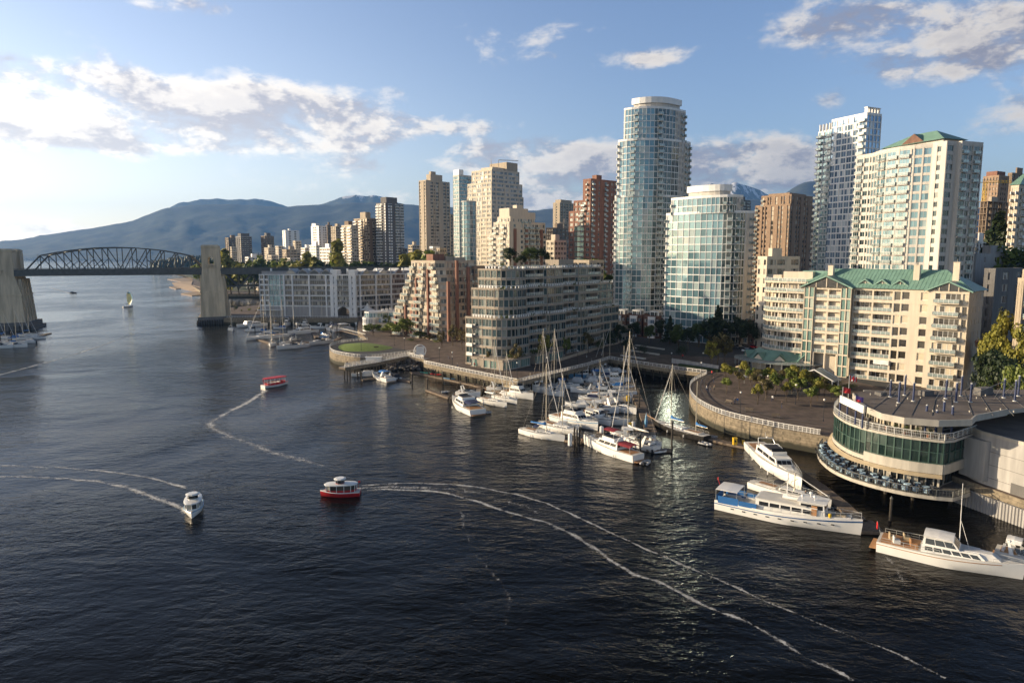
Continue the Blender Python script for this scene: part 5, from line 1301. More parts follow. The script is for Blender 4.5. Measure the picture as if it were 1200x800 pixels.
# ------------------------------------------------------------------ promenades, railings, piers
def picket(name, label, pts, z, cat='railing', h=1.1, step=1.5, group=None, m=None):
    t0 = thing(name, label, cat, (pts[0][0], pts[0][1], z), 0, group); o = pts[0]; rails = MB(); posts = MB(); panes = MB()
    pts = [(x-o[0], y-o[1]) for x, y in pts]
    for a, b_ in zip(pts[:-1], pts[1:]):
        L_ = hypot(b_[0]-a[0], b_[1]-a[1])
        if L_ < .05: continue
        rz = atan2(b_[1]-a[1], b_[0]-a[0]); n = max(1, int(round(L_/step)))
        for zz, r in ((h, .085), (h*.12, .05)): rails.tube((*a, zz), (*b_, zz), r, 4)
        rails.tube((*a, h*.62), (*b_, h*.62), .03, 4)
        for i in range(n):
            x, y = a[0]+(b_[0]-a[0])*i/n, a[1]+(b_[1]-a[1])*i/n; posts.box((x, y, h/2), (.13, .13, h), rz)
            for k in range(1, 5):
                xx, yy = a[0]+(b_[0]-a[0])*(i+k/5)/n, a[1]+(b_[1]-a[1])*(i+k/5)/n; posts.box((xx, yy, h/2), (.035, .035, h-.1), rz)
    rails.build('handrail', m or M['railw'], t0); posts.build('baluster', m or M['railw'], t0); return t0
def deck_on_piles(name, label, line, width, z, zb, m=None, pil=True, side=1):
    """boarded walkway of given width carried on piles"""
    t0 = thing(name, label, 'walkway', (line[0][0], line[0][1], 0)); o = line[0]; L0 = [(x-o[0], y-o[1]) for x, y in line]; mb = MB(); pm = MB()
    ins = []
    for i, p in enumerate(L0):
        a = L0[max(0, i-1)]; b_ = L0[min(len(L0)-1, i+1)]; dx, dy = b_[0]-a[0], b_[1]-a[1]; l_ = hypot(dx, dy); ins.append((p[0]-dy/l_*width*side, p[1]+dx/l_*width*side))
    for i in range(len(L0)-1):
        q = [L0[i], L0[i+1], ins[i+1], ins[i]]
        if side < 0: q = q[::-1]
        mb.prism(q, zb, z, 1, 0)
        mb.seg(L0[i], L0[i+1], zb-.35, z+.12, .12, .12, 2)
        L_ = hypot(L0[i+1][0]-L0[i][0], L0[i+1][1]-L0[i][1]); n = max(1, int(L_/4))
        for k in range(n):
            for v in (.06, .5, .94):
                a = lerp(L0[i], L0[i+1], (k+.5)/n); b_ = lerp(ins[i], ins[i+1], (k+.5)/n); p = lerp(a, b_, v); pm.tube((*p, -2.5), (*p, zb), .22, 6)
    mb.build('deck', [m or M['paver'], M['timber'], M['stone']], t0)
    if pil: pm.build('pile', M['pile'], t0)
    return t0
quay = QUAY
walk = WALK
deck_on_piles('quay_promenade', 'brick paved quay on dark piles in front of the terraced glass condominium', quay, 6.6, 4.04, 3.2)
deck_on_piles('basin_walkway', 'walkway on dark piles crossing the back of the boat basin', smoothpath([quay[-1]]+walk[1:], 4), 7.6, 4.05, 3.3)
picket('quay_railing', 'white railing along the quay in front of the terraced glass condominium', quay, 4.04)
picket('walkway_railing', 'white railing along the walkway at the back of the boat basin', smoothpath([quay[-1]]+walk[1:], 4), 4.05)
plz = smoothpath(PLAZA, 2)
picket('plaza_railing', 'white railing curving round the edge of the round stone plaza', [(x+.15, y+.3) for x, y in plz[:-4]], 3.9)
pr = smoothpath(rim_lawn, 4); picket('lawn_railing', 'white railing round the seawall of the little lawn peninsula', [(x+.1, y+.2) for x, y in pr], 3.9)
picket('marina_railing', 'thin white railing along the quay of the west marina block', W([(266,372),(306,372),(419,372.5)], 3.9), 3.9)
# coping stones and curved bands in the plaza paving
for k, d_ in enumerate((2.2, 4.6, 7.2, 10)):
    ps = [(x+d_*.62, y+d_*.78) for x, y in plz[3:-2]]; mb = MB()
    for a, b_ in zip(ps[:-1], ps[1:]): mb.seg(a, b_, 3.9, 3.912, .09, .09)
    tag(mb.build('paving_band', M['dgrey']), kind='structure')
sheet('path', inset(smoothpath(rim_lawn, 3), 3)[2:-2], 3.92, M['asphalt'])
# lawn mound
lc = W([(396,406),(404,402.5),(430,401.5),(452,404.5),(460,407.5),(440,411),(410,411.5),(399,409.5)])
cx_ = sum(p[0] for p in lc)/len(lc); cy_ = sum(p[1] for p in lc)/len(lc); lr = smoothpath(lc+[lc[0]], 4)[:-1]; mb = MB(); n = len(lr)
for k in range(7):
    f_ = 1-k/6.5; 
    for x, y in lr: mb.v.append((cx_+(x-cx_)*f_, cy_+(y-cy_)*f_, 3.93+.9*(1-f_**2)))
for k in range(6):
    for i in range(n): mb.f.append((k*n+i, k*n+(i+1) % n, (k+1)*n+(i+1) % n, (k+1)*n+i)); mb.m.append(0)
mb.f.append(tuple(range(6*n, 7*n))); mb.m.append(0)
o = mb.build('lawn', M['grass'], smooth=True)
if o.data.polygons[0].normal.z < 0: o.data.flip_normals()
tag(o, 'sunlit oval lawn on the little peninsula', 'lawn', kind='stuff')
# pier to the left of the quay, with ramp and landing
pl_ = W([(404,431),(440,425.5),(478,417.5),(497,421)])
deck_on_piles('public_pier', 'narrow white railed pier reaching left from the quay past the lawn', pl_, 3.2, 4.0, 3.4, M['grey'])
picket('pier_railing', 'white railing on the near side of the narrow pier', pl_, 4.0)
picket('pier_railing', 'white railing on the far side of the narrow pier by the lawn', [(x-.6, y+3.1) for x, y in pl_], 4.0)
c = G(492, 419, 4); t0 = thing('ferry_arch', 'round white frame sign at the head of the narrow pier', 'sign', (c[0], c[1]+1, 4)); mb = MB()
for i in range(16):
    a, b_ = 2*pi*i/16, 2*pi*(i+1)/16; mb.tube((2.1*cos(a), 0, 2.4+2.1*sin(a)), (2.1*cos(b_), 0, 2.4+2.1*sin(b_)), .22, 6)
mb.build('ring', M['white'], t0); mb = MB(); mb.lathe((0, 0, 2.4), [(1.7, -.05)], 3) if False else mb.box((0, .15, 2.4), (2.9, .1, 2.9)); mb.build('panel', M['cwhite'], t0)
mb = MB(); mb.box((0, 0, .2), (.5, .5, .5)); mb.build('post', M['white'], t0)
c = G(437, 424, 4); t0 = thing('ticket_booth', 'small white booth on the narrow pier', 'booth', (c[0], c[1]+1.4, 4)); mb = MB(); mb.box((0, 0, .7), (5.2, 1.4, 1.4)); mb.build('body', M['white'], t0); mb = MB(); mb.box((0, 0, 1.5), (5.8, 1.9, .18)); mb.build('roof', M['cwhite'], t0)
# rocks on the bank between lawn and quay
mb = MB(); rr = random.Random(21)
for k in range(230):
    px_, py_ = rr.uniform(452, 500), 0; py_ = 427+rr.uniform(-3, 6)+(497-px_)*.05; x, y = G(px_, py_, 0); r = rr.uniform(.35, .95); zz = rr.uniform(.0, 1.0)+max(0, (430-py_))*.25
    n_ = 6; mb.lathe((x, y, zz), [(r*.6, -r*.5), (r, -r*.1), (r*.85, r*.35), (r*.3, r*.6)], n_, 0, rr.uniform(.8, 1.3), rr.uniform(.7, 1.1))
tag(mb.build('shore_rocks', M['rock']), 'bank of grey rocks under the head of the narrow pier', 'rocks', kind='stuff')
# rock armour around the north pier of the bridge
mb = MB()
for k in range(260):
    x, y = G(rr.uniform(262, 420), 378+rr.uniform(-1.5, 1), 0); r = rr.uniform(.5, 1.3); mb.lathe((x, y+1.5, rr.uniform(-.3, 2)), [(r*.6, -r*.5), (r, -r*.1), (r*.85, r*.35), (r*.3, r*.6)], 5, 0, rr.uniform(.8, 1.3), 1)
tag(mb.build('shore_rocks', M['rock']), 'dark rocks along the foot of the west marina quay', 'rocks', kind='stuff')

# ------------------------------------------------------------------ floating docks with their piles
def dock(label, line, w_=2.0, piles=(), zt=.45, name='floating_dock'):
    o = line[0]; t0 = thing(name, label, 'dock', (o[0], o[1], 0)); mb = MB()
    for a, b_ in zip(line[:-1], line[1:]):
        a = (a[0]-o[0], a[1]-o[1]); b_ = (b_[0]-o[0], b_[1]-o[1]); mb.seg(a, b_, -.3, zt, w_/2, w_/2, 0); L_ = hypot(b_[0]-a[0], b_[1]-a[1])
        for k in range(int(L_/3)): p = lerp(a, b_, (k+.5)*3/L_); mb.box((p[0], p[1], zt+.01), (.06, w_*.98, .03), atan2(b_[1]-a[1], b_[0]-a[0]), 1)
    mb.build('deck', [M['dock'], M['pile']], t0)
    for x, y, h_ in piles:
        mb = MB(); mb.tube((x-o[0], y-o[1], -2), (x-o[0], y-o[1], h_), .2, 8, 0); mb.lathe((x-o[0], y-o[1], h_), [(.24, -.1), (.22, .05), (.02, .3)], 8, 1); mb.build('pile', [M['pile'], M['steel']], t0)
    return t0
def gl(*pts): return [G(x, y, 0) for x, y in pts]
def pile_at(*pts): return [(*G(x, y, 0), h_) for x, y, h_ in pts]
dock('long central floating dock running back through the boat basin', gl((763,508),(752,478),(738,448),(728,432)), 2.6, pile_at((749,479,5.5),(745,463,4.5),(735,448,4.5)))
dock('short cross dock between the sailboat pair and the red canopied cruiser', gl((655,514),(676,519),(700,513),(735,506)), 2.2, pile_at((673,521,3.8),(676,523,3.6),(679,521,3.8)))
dock('cross dock under the boats in the middle of the basin', gl((762,506),(735,509),(700,509)), 2.0, pile_at((750,532,4.2),(787,530,6.5)))
dock('small finger dock behind the stern of the white sailboats', gl((757,528),(787,529)), 1.6, ())
dock('dock along the back row of the boat basin', gl((612,462),(640,455),(668,446),(700,436)), 2.0, pile_at((620,459,3.5),(650,450,3.5)))
dock('narrow dock reaching from the dark ketch to the tall white yacht', gl((823,513),(850,520),(886,527)), 1.9, ())
dock('gangway dock along the hidden side of the big blue canvas yacht', gl((936,556),(960,572),(985,592),(1008,614)), 2.4, pile_at((1043,610,3.6)))
dock('dock end piece at the bow of the big blue canvas yacht', gl((1008,612),(1022,626)), 3.4, ())
dock('L shaped dock with a post near the blue canvas cruiser', gl((501,458),(527,467),(560,462),(562,455)), 1.4, pile_at((501,456,3.2),(527,472,3.2),(519,449,3.5)))
dock('long low dock with kayaks along the foot of the quay', gl((484,437),(520,444),(556,452),(600,463)), 2.0, pile_at((493,433,4.5)))
dock('short dock between the moored boats beside the narrow pier', gl((424,446),(452,443),(482,448)), 1.4, pile_at((424,446,3.0),(483,449,3.0)))
dock('central dock of the west marina', gl((372,396),(362,384),(352,377)), 2.2, pile_at((375,395,3.5),(345,381,3.0)))
dock('outer dock of the west marina', gl((296,396),(322,404),(350,402),(392,400),(398,396)), 1.8, pile_at((299,391,4),(388,392,3.5),(395,391,3.5)))
dock('inner dock of the west marina below the teal corner', gl((285,378),(330,379),(380,380)), 1.8, pile_at((300,380,3),(352,380,3)))
dock('dock of the small marina under the left bridge pier', gl((-40,412),(14,406),(38,397),(58,391)), 2.0, pile_at((1,405,6.5),(14,402,5)))
# ramp to the west marina
c0 = G(428, 394, 4); c1 = G(397, 386, 1); t0 = thing('gangway', 'white railed gangway ramp from the lawn down to the west marina', 'ramp', (c0[0], c0[1], 0)); mb = MB()
d_ = (c1[0]-c0[0], c1[1]-c0[1])
mb.loft([[(0, -1, 3.6), (0, 1, 3.6), (0, 1, 3.9), (0, -1, 3.9)], [(d_[0], d_[1]-1, .6), (d_[0], d_[1]+1, .6), (d_[0], d_[1]+1, .9), (d_[0], d_[1]-1, .9)]]); mb.build('deck', M['dock'], t0)
for s_ in (-1, 1):
    mb = MB(); mb.tube((0, s_, 5.0), (d_[0], d_[1]+s_, 2.0), .08, 4)
    for k in range(13): u = k/12; mb.tube((d_[0]*u, d_[1]*u+s_, 3.9-3*u), (d_[0]*u, d_[1]*u+s_, 5.0-3*u), .05, 4)
    mb.build('handrail', M['railw'], t0)
# yellow dock boxes and white post
for i, (x, y, lb) in enumerate(((861,521,'yellow dock box standing near the middle of the narrow dock'),(871,521,'small yellow box right of the larger one on the narrow dock'),(738,503,'yellow dock box next to the blue flag on the central dock'),(736,470,'yellow dock box beside the white lockers of the central dock'))):
    c = G(x, y, .4); t0 = thing('dock_box', lb, 'box', (c[0], c[1], .45)); mb = MB()
    s_ = (.8, .7, 1.4) if i != 1 else (.4, .4, .8)
    mb.box((0, 0, s_[2]/2), s_); mb.build('body', M['yellow'], t0); mb = MB(); mb.box((0, -s_[1]/2-.01, s_[2]*.6), (s_[0]*.45, .03, s_[2]*.3)); mb.build('panel', M['cdark'], t0); mb = MB(); mb.box((0, 0, s_[2]+.05), (s_[0]+.1, s_[1]+.1, .1)); mb.build('lid', M['yellow'], t0)
for i, (x, y, h_, lb) in enumerate(((668,522,2.6,'tall white round post at the end of the cross dock'),(742,500,1.2,'white locker beside the yellow box on the central dock'),(740,465,1.0,'white locker halfway along the central dock'),(705,507,1.5,'white bin on the dock behind the red canopied cruiser'))):
    c = G(x, y, .4); t0 = thing('dock_post' if i == 0 else 'dock_locker', lb, 'post' if i == 0 else 'locker', (c[0], c[1], .45)); mb = MB(); mb.lathe((0, 0, 0), [(.45, 0), (.45, h_*.9), (.3, h_)], 10); mb.build('body', M['white'], t0); mb = MB(); mb.lathe((0, 0, h_), [(.32, 0), (.05, .12)], 10); mb.build('cap', M['pale'], t0)

# ------------------------------------------------------------------ restaurant over the water
ARC = smoothpath([(64.0, 131), (60.4, 125), (59.0, 119.5), (59.0, 114.5), (60.8, 110.2), (64.0, 106.6), (67.9, 104.4)], 4)
t0 = Bldg('waterfront_restaurant', 'curved three storey restaurant with green glass band and brown flat roof standing over the water', 'restaurant', (67, 115, 0)); B = t0; rt0 = B.root
B.wm = [M['rest'], M['roofbrown'], M['rest'], M['dgrey'], M['pile'], M['wing']]
def off_arc(d_): 
    out = []
    for i, p in enumerate(ARC):
        a = ARC[max(0, i-1)]; b_ = ARC[min(len(ARC)-1, i+1)]; dx, dy = b_[0]-a[0], b_[1]-a[1]; l_ = hypot(dx, dy); out.append((p[0]+dy/l_*d_, p[1]-dx/l_*d_))
    return out     # outward is on the right when walking the arc far->near... (left hand side of the view)
def lo(ps): return [B.loc(p) for p in ps]
tst = off_arc(1.0); sgn = 1 if tst[10][0] < ARC[10][0] else -1
def OA(d_): return off_arc(d_*sgn)
CORNER = [(69.3, 105.2), (76.0, 109.8)]
def ringwall(ps, z0, z1, out, inn, m):
    lp = lo(ps)
    for a, b_ in zip(lp[:-1], lp[1:]): B.wall.seg(a, b_, z0, z1, out, inn, m, ext=.03)
back = [(77, 116), (76, 131)]
# patio slab
pe = OA(2.6); pe = pe[:-1]+[(68.2, 101.8), (72.5, 104.2)]
B.wall.prism(lo(pe+[(76, 110), (76, 128)]), 2.3, 2.9, 2, 3)
for i in range(1, len(pe)-1, 5): 
    p = B.loc(lerp(pe[i], (70, 116), .42)); B.wall.tube((p[0], p[1], -2), (p[0], p[1], 2.0), .3, 8, 4)
for i in range(1, len(ARC)-1, 6): 
    p = B.loc(lerp(ARC[i], (70, 116), .5)); B.wall.tube((p[0], p[1], -2), (p[0], p[1], 2.0), .3, 8, 4)
# ground floor glass, set back
ga = OA(-2.2)+[(70.5, 107.8), (76, 111.5)]
for a, b_ in zip(ga[:-1], ga[1:]): B.facade(a, b_, 2.9, 1, 3.0, 'g', dict(sill=.1, head=2.9, pw=.15, fw=.06, glass='dark', wm=2, pane=1.3, frame='framed'))
B.wall.prism(lo([lerp(p, (70, 116), .1) for p in ga]+back), 2.9, 6.3, 3)
# fascia and upper green glass
LV = OA(0)
lvl = LV+CORNER+[back[0]]
B.wall.prism(lo(LV+CORNER+back), 5.9, 6.9, 2); ringwall(LV, 5.9, 6.6, .25, .3, 2)
nA = len(LV); 
for i, (a, b_) in enumerate(zip(lvl[:-1], lvl[1:])):
    low_ = i >= nA*.55
    if low_: B.wall.seg(B.loc(a), B.loc(b_), 5.8, 7.35, .3, .3, 2, ext=.03)
    z_ = 7.35 if low_ else 6.6
    B.facade(a, b_, z_, 1, 11.0-z_, 'g' if i < nA else 'gg', dict(sill=.02, head=11.0-z_-.02, pw=.0, fw=.09, fd=.12, glass='green', wm=3, pane=1.9, trans=.5, frame='frameg', rc=0))
B.wall.prism(lo([lerp(p, (70, 116), .06) for p in LV+CORNER]+back), 6.5, 10.95, 3)
# terrace deck and its rail
td = OA(.35)+[(69.6, 104.6), (76.6, 109.6)]
B.wall.prism(lo(td+back), 10.95, 11.35, 2, 1)
# top floor
tf = OA(-4.2)[4:]+[(71.5, 110.5), (78, 114)]
for a, b_ in zip(tf[:-1], tf[1:]): B.facade(a, b_, 11.35, 1, 3.0, 'g', dict(sill=.1, head=2.8, pw=.2, fw=.07, glass='warm', wm=0, pane=1.2, frame='framed'))
B.wall.prism(lo([lerp(p, (74, 120), .08) for p in tf]+[(78, 128), (68, 130)]), 11.35, 14.3, 0)
rp = [G(x, y, 15) for x, y in ((1000,461),(1006,470),(1018,478),(1034,485),(1060,490),(1100,493),(1138,492),(1143,487),(1180,480),(1215,476),(1330,470))]+[G(1330, 440, 15), G(1215, 456, 15), G(1100, 457.5, 15), G(1015, 457.5, 15)]
B.wall.prism(lo(rp), 14.25, 15.0, 0, 1)
lp = lo(rp[:9])
for a, b_ in zip(lp[:-1], lp[1:]): B.wall.seg(a, b_, 14.1, 15.12, .12, .12, 0, ext=.03)
# seams on the roof
for k in range(9):
    a = B.loc(G(1020+k*24, 487-(k == 0)*6, 15)); b_ = B.loc(G(1050+k*16, 459, 15)); B.wall.tube((*a, 15.02), (*b_, 15.02), .05, 4, 3)
for k in range(14):
    p = B.loc(G(R.uniform(1015, 1190), R.uniform(462, 484), 15)); B.wall.lathe((p[0], p[1], 15), [(.1, 0), (.1, .2), (.16, .22), (.14, .3)], 6, 2)
for x_, y_, w_, h_ in ((1085,463,2.2,.9),(1152,462,3.0,1.3),(1032,463,1.4,.6)):
    p = B.loc(G(x_, y_, 15)); B.wall.box((p[0], p[1], 15+h_/2), (w_, 1.4, h_), .3, 3)
# right-hand white service wing
sw = [(75.0, 106.5), (76.4, 101.5), (80.5, 88), (140, 88), (140, 131), (77, 131)]
B.block(sw, 2.6, 1, 9.2, ['PP', 'PP', '', '', '', ''], dict(sill=.1, head=8, pw=.0, wm=5, glass='dark'), parapet=.5, roof=1)
B.wall.prism(lo([(73.4, 108.6), (74.6, 104.6), (77, 105), (77, 109.6)]), 4.6, 11.0, 5)
for zz in (5.2, 7.3, 9.4):
    B.wall.seg(B.loc((75.3, 105.2)), B.loc((80.4, 88.2)), zz, zz+.05, .06, 0, 3)
for u in (.35, .5):
    p = lerp((76.4, 101.5), (80.5, 88), u); p = B.loc(p); B.wall.tube((p[0]+.05, p[1], 8.1), (p[0]-.14, p[1], 8.05), .35, 12, 3)
B.wall.seg(B.loc((76.4, 101.0)), B.loc((77.6, 97.2)), 3, 5.6, .04, 0, 3)
B.finish(nmax=100)
# sheet-pile wall below the service wing
mb = MB(); a, b_ = (72.8, 108.8), (79.2, 87.5); n = 44
for k in range(n):
    p = lerp(a, b_, k/n); mb.tube((p[0]-.3, p[1], -2), (p[0]-.3, p[1], 2.7), .28, 6)
tag(mb.build('sheet_pile_wall', M['grey']), 'low concrete pile wall at the water below the white service wing', 'seawall')
t1 = picket('patio_railing', 'dark glazed railing round the waterside dining patio', pe, 2.9, m=M['steel'], step=1.8)
picket('terrace_railing', 'pale metal railing round the upper restaurant terrace', OA(.2)+[(69.5, 104.8), (76.4, 109.7)], 11.35, m=M['frame'], step=1.6)
# white awning over the patio
mb = MB(); a1, a2 = OA(.3), OA(1.0)
for i in range(len(a1)-1): 
    mb.add([(*a1[i], 5.75), (*a1[i+1], 5.75), (*a2[i+1], 5.35), (*a2[i], 5.35)], [(0, 1, 2, 3)]); mb.tube((*a2[i], 5.33), (*a2[i+1], 5.33), .07, 4)
tag(mb.build('patio_awning', M['ctan']), 'long tan awning shading the waterside dining patio', 'awning')
# white sign beam in front of the roof at the left, carried by navy posts
pA, pB_ = G(985, 467, 14.6), G(1013, 480, 14.6); t0 = thing('sign_beam', 'blank white curved fascia beam on posts at the left end of the restaurant roof', 'beam', (pA[0], pA[1], 11.35)); mb = MB()
dd = (pB_[0]-pA[0], pB_[1]-pA[1]); mb.seg((0, 0), dd, 2.6, 3.9, .15, .15); mb.build('beam', M['cwhite'], t0)
for u in (.02, .35, .7, .98): mb = MB(); mb.tube((dd[0]*u, dd[1]*u+.2, 0), (dd[0]*u, dd[1]*u+.2, 2.7), .17, 8); mb.build('post', M['navy'], t0)
# navy masts with cable stays on the roof and terrace
masts = [(1043,465,3.0),(1053,472,3.6),(1060,463,3.6),(1070,470,3.2),(1108,467,3.3),(1120,471,3.3),(1126,464,3.6),(1137,471,3.2),(1176,466,3.3),(1189,470,3.6),(1193,464,3.6)]
wh = ['leftmost on the restaurant roof', 'second from the left on the restaurant roof', 'third from the left on the roof, farther back', 'fourth from the left on the restaurant roof', 'fifth from the left, before the condominium end', 'sixth from the left on the restaurant roof', 'seventh from the left, farther back on the roof', 'eighth from the left on the restaurant roof', 'ninth, beside the long stay cable', 'tenth, near the right edge of the roof', 'last, at the right edge of the roof']
for i, (x, y, h_) in enumerate(masts):
    p = G(x, y, 15); t0 = thing('roof_mast', 'navy steel mast, '+wh[i], 'mast', (p[0], p[1], 15), 0, 'navy masts of the restaurant roof'); mb = MB(); mb.tube((0, 0, 0), (0, 0, h_), .17, 8); mb.build('pole', M['navy'], t0)
    mb = MB(); mb.lathe((0, 0, h_), [(.2, 0), (.22, .1), (.05, .2)], 8); mb.lathe((0, 0, 0), [(.35, 0), (.3, .15)], 8); mb.build('cap', M['frame'], t0); mb = MB()
    for a in (-2.4, 2.6): mb.tube((0, 0, h_-.2), (a, 1.0 if i % 2 else -1.0, .05), .025, 4)
    mb.build('stay', M['wire'], t0)
for i, (x, y, h_) in enumerate(((1084,507,3.6),(1096,509,3.0),(1104,507,4.2),(1114,511,3.9))):
    p = G(x, y, 11.4); t0 = thing('terrace_mast', 'navy steel mast on the upper terrace, %s' % ['leftmost of four', 'second and shortest of four', 'third and tallest of four', 'rightmost of four'][i], 'mast', (p[0], p[1], 11.35), 0, 'navy masts on the upper terrace'); mb = MB(); mb.tube((0, 0, 0), (0, 0, h_+1), .18, 8); mb.build('pole', M['navy'], t0); mb = MB(); mb.lathe((0, 0, h_+1), [(.2, 0), (.05, .2)], 8); mb.build('cap', M['frame'], t0)
p0, p1 = G(1128, 466, 17), G(1176, 447, 17); mb = MB(); mb.tube((*G(1128, 468, 15), 15.3), (*G(1176, 466, 15), 18), .05, 5); tag(mb.build('stay_cable', M['wire']), 'long pale stay cable slanting across the restaurant roof', 'cable')
# flags
def flag(name, label, x, y, z0, h_, cols, pat):
    p = G(x, y, z0); t0 = thing(name, label, 'flag', (p[0], p[1], z0)); mb = MB(); mb.tube((0, 0, 0), (0, 0, h_), .05, 6); mb.build('pole', M['frame'], t0); mb = MB(); nx_, nz_ = 12, 8
    for i in range(nx_+1):
        for k in range(nz_+1): u, v = i/nx_, k/nz_; mb.v.append((u*1.5, .18*sin(u*7+v)+.1*u, h_-.05-.95*v-.35*u))
    for i in range(nx_):
        for k in range(nz_): a = i*(nz_+1)+k; mb.f.append((a, a+nz_+1, a+nz_+2, a+1)); mb.m.append(pat(i/nx_, k/nz_))
    mb.build('cloth', cols, t0); return t0
def leaf(u, v): return 0 if (u < .25 or u >= .75 or (abs(u-.47) < .14 and .2 < v < .75) or (abs(u-.47) < .06 and v < .9)) else 1
flag('flag', 'red and white maple leaf flag flying over the white fascia beam', 994, 466, 14.5, 4.2, [M['redp'], M['cwhite']], leaf)
flag('flag', 'plain red flag left of the maple leaf flag', 987, 470, 14.5, 2.6, [M['redp'], M['redp']], lambda u, v: 0)
flag('flag', 'violet and red banner right of the maple leaf flag', 1002, 476, 14.5, 1.9, [M['violet'], M['redp']], lambda u, v: 0 if v < .6 or u > .5 else 1)
# dining tables with cloths and chairs on the patio
rr = random.Random(5); spots = []
pin, pout = OA(-1.2), OA(2.0)
for i in range(1, len(ARC)-1):
    for v in ((.12, .9) if i % 2 else (.5, .98)):
        q = lerp(pin[i], pout[i], v); spots.append((q[0]+rr.uniform(-.15, .15), q[1]+rr.uniform(-.15, .15)))
spots = [s_ for s_ in spots][:44]
def make_table(loc, lb):
    t0 = thing('dining_table', lb, 'table', loc, rr.random(), 'cloth covered tables on the dining patio'); mb = MB(); mb.lathe((0, 0, 0), [(.62, .25), (.55, .74), (.53, .76)], 10); mb.build('tablecloth', M['cloth'], t0); mb = MB(); mb.lathe((0, 0, 0), [(.25, 0), (.06, .06), (.06, .3)], 6); mb.build('leg', M['steel'], t0); return t0
def make_chair(loc, rz, lb):
    t0 = thing('chair', lb, 'chair', loc, rz, 'chairs on the dining patio'); mb = MB(); mb.box((0, 0, .45), (.45, .45, .06)); mb.build('seat', M['cdark'], t0); mb = MB(); mb.box((0, .22, .72), (.45, .05, .5)); mb.build('backrest', M['cdark'], t0)
    for a, b_ in ((-.2, -.2), (.2, -.2), (-.2, .2), (.2, .2)): mb = MB(); mb.box((a, b_, .22), (.04, .04, .44)); mb.build('leg', M['steel'], t0)
    return t0
tb = None; chr_ = None; LT = 'blue white cloth covered table among the dark chairs of the waterside patio'; LC = 'dark chair at a cloth covered table on the waterside patio'
for i, s_ in enumerate(spots):
    loc = (s_[0], s_[1], 2.91)
    tb0 = tb; tb = make_table(loc, LT) if tb is None else tb
    if tb0 is not None: copy_tree(tb, loc, rr.random())
    for k in range(3):
        a = k*2.1+rr.random(); cl = (s_[0]+.85*cos(a), s_[1]+.85*sin(a), 2.91)
        if chr_ is None: chr_ = make_chair(cl, a-pi/2, LC)
        else: copy_tree(chr_, cl, a-pi/2)
# patio heaters, planters and parasol on the upper terrace
for i, (x, y) in enumerate(((1020,492),(1040,502),(1050,505),(1062,508),(1075,510),(1090,512))):
    p = G(x, y, 11.4); t0 = thing('planter', 'terrace planter with a small shrub, %s from the left' % ['first', 'second', 'third', 'fourth', 'fifth', 'sixth'][i], 'planter', (p[0], p[1], 11.35), 0, 'planters on the upper terrace'); mb = MB(); mb.box((0, 0, .25), (1.1, .45, .5), .3); mb.build('pot', M['planter'] if i % 2 else M['dgrey'], t0)
    mb = MB()
    for k in range(60): a, r, z = rr.uniform(0, 6.28), rr.random()*.5, .5+rr.random()*.8; mb.tube((r*cos(a), r*.5*sin(a), z), (r*cos(a)+rr.uniform(-.15, .15), r*.5*sin(a)+rr.uniform(-.15, .15), z+.12), .05, 3, 0, .01)
    mb.build('shrub', LEAF['mid'], t0)
p = G(1096, 500, 11.4); t0 = thing('patio_heater', 'white mushroom shaped patio heater between the navy masts of the terrace', 'heater', (p[0], p[1], 11.35)); mb = MB(); mb.lathe((0, 0, 0), [(.3, 0), (.28, .5), (.06, .6), (.05, 2.2)], 8); mb.build('stand', M['frame'], t0); mb = MB(); mb.lathe((0, 0, 2.2), [(.6, 0), (.35, .2), (.05, .3)], 12); mb.build('hood', M['cwhite'], t0)
# kayaks on the low dock
for i, (x, y, mt, lb) in enumerate(((499,437,'green','green kayak at the left end of the row on the low dock'),(511,439,'redp','red kayak second in the row on the low dock'),(526,444,'hullltblue','pale blue kayak third in the row on the low dock'))):
    c = G(x, y, .5); t0 = thing('kayak', lb, 'kayak', (c[0], c[1], .48), radians(-25)); mb = MB(); rings = []
    for k in range(9): u = k/8; w_ = .36*sin(pi*min(.97, max(.03, u)))**.6; rings.append([((u-.5)*4.6, w_*cos(a), .16+.16*sin(a)+.1*(2*u-1)**2) for a in [2*pi*j/8 for j in range(8)]])
    mb.loft(rings); mb.build('hull', mat('kayak_green', (.05,.35,.28), .4) if mt == 'green' else M[mt], t0, True); mb = MB(); mb.lathe((0, 0, .3), [(.24, 0), (.27, .06)], 10, 0, 1.6, 1); mb.build('cockpit', M['cdark'], t0)
# ------------------------------------------------------------------ boats (x forward, z up, waterline at 0)
HP = {}
def hull_rings(L, Bm, fr, rise, fine=1.0, n=14, stern=.82, keel=-.45):
    rings = []; sheer = []
    for k in range(n+1):
        u = k/n; x = -L/2+L*u
        w_ = Bm/2*(stern+(1-stern)*sin(pi*min(u/.5, 1)/2)) if u < .42 else Bm/2*max(.0, 1-((u-.42)/.58)**(1.75*fine))
        w_ = max(w_, .03); z = fr*(1+rise*max(0, u-.25)**1.6*1.6)
        wl = w_*(.90 if u < .5 else .90-.42*((u-.5)/.5)); xo = x-(0 if u < .8 else (u-.8)*.25*L*.16)
        kz = keel*(1-max(0, u-.75)*3.2) if u > .75 else keel
        rings.append([(xo, 0, kz), (xo, -wl*.75, kz*.6), (xo, -wl, 0.02), (x, -w_*.985, z*.62), (x, -w_, z), (x, -w_*.9, z+.02), (x, 0, z+.06), (x, w_*.9, z+.02), (x, w_, z), (x, w_*.985, z*.62), (xo, wl, 0.02), (xo, wl*.75, kz*.6)])
        sheer.append((x, w_, z))
    return rings, sheer
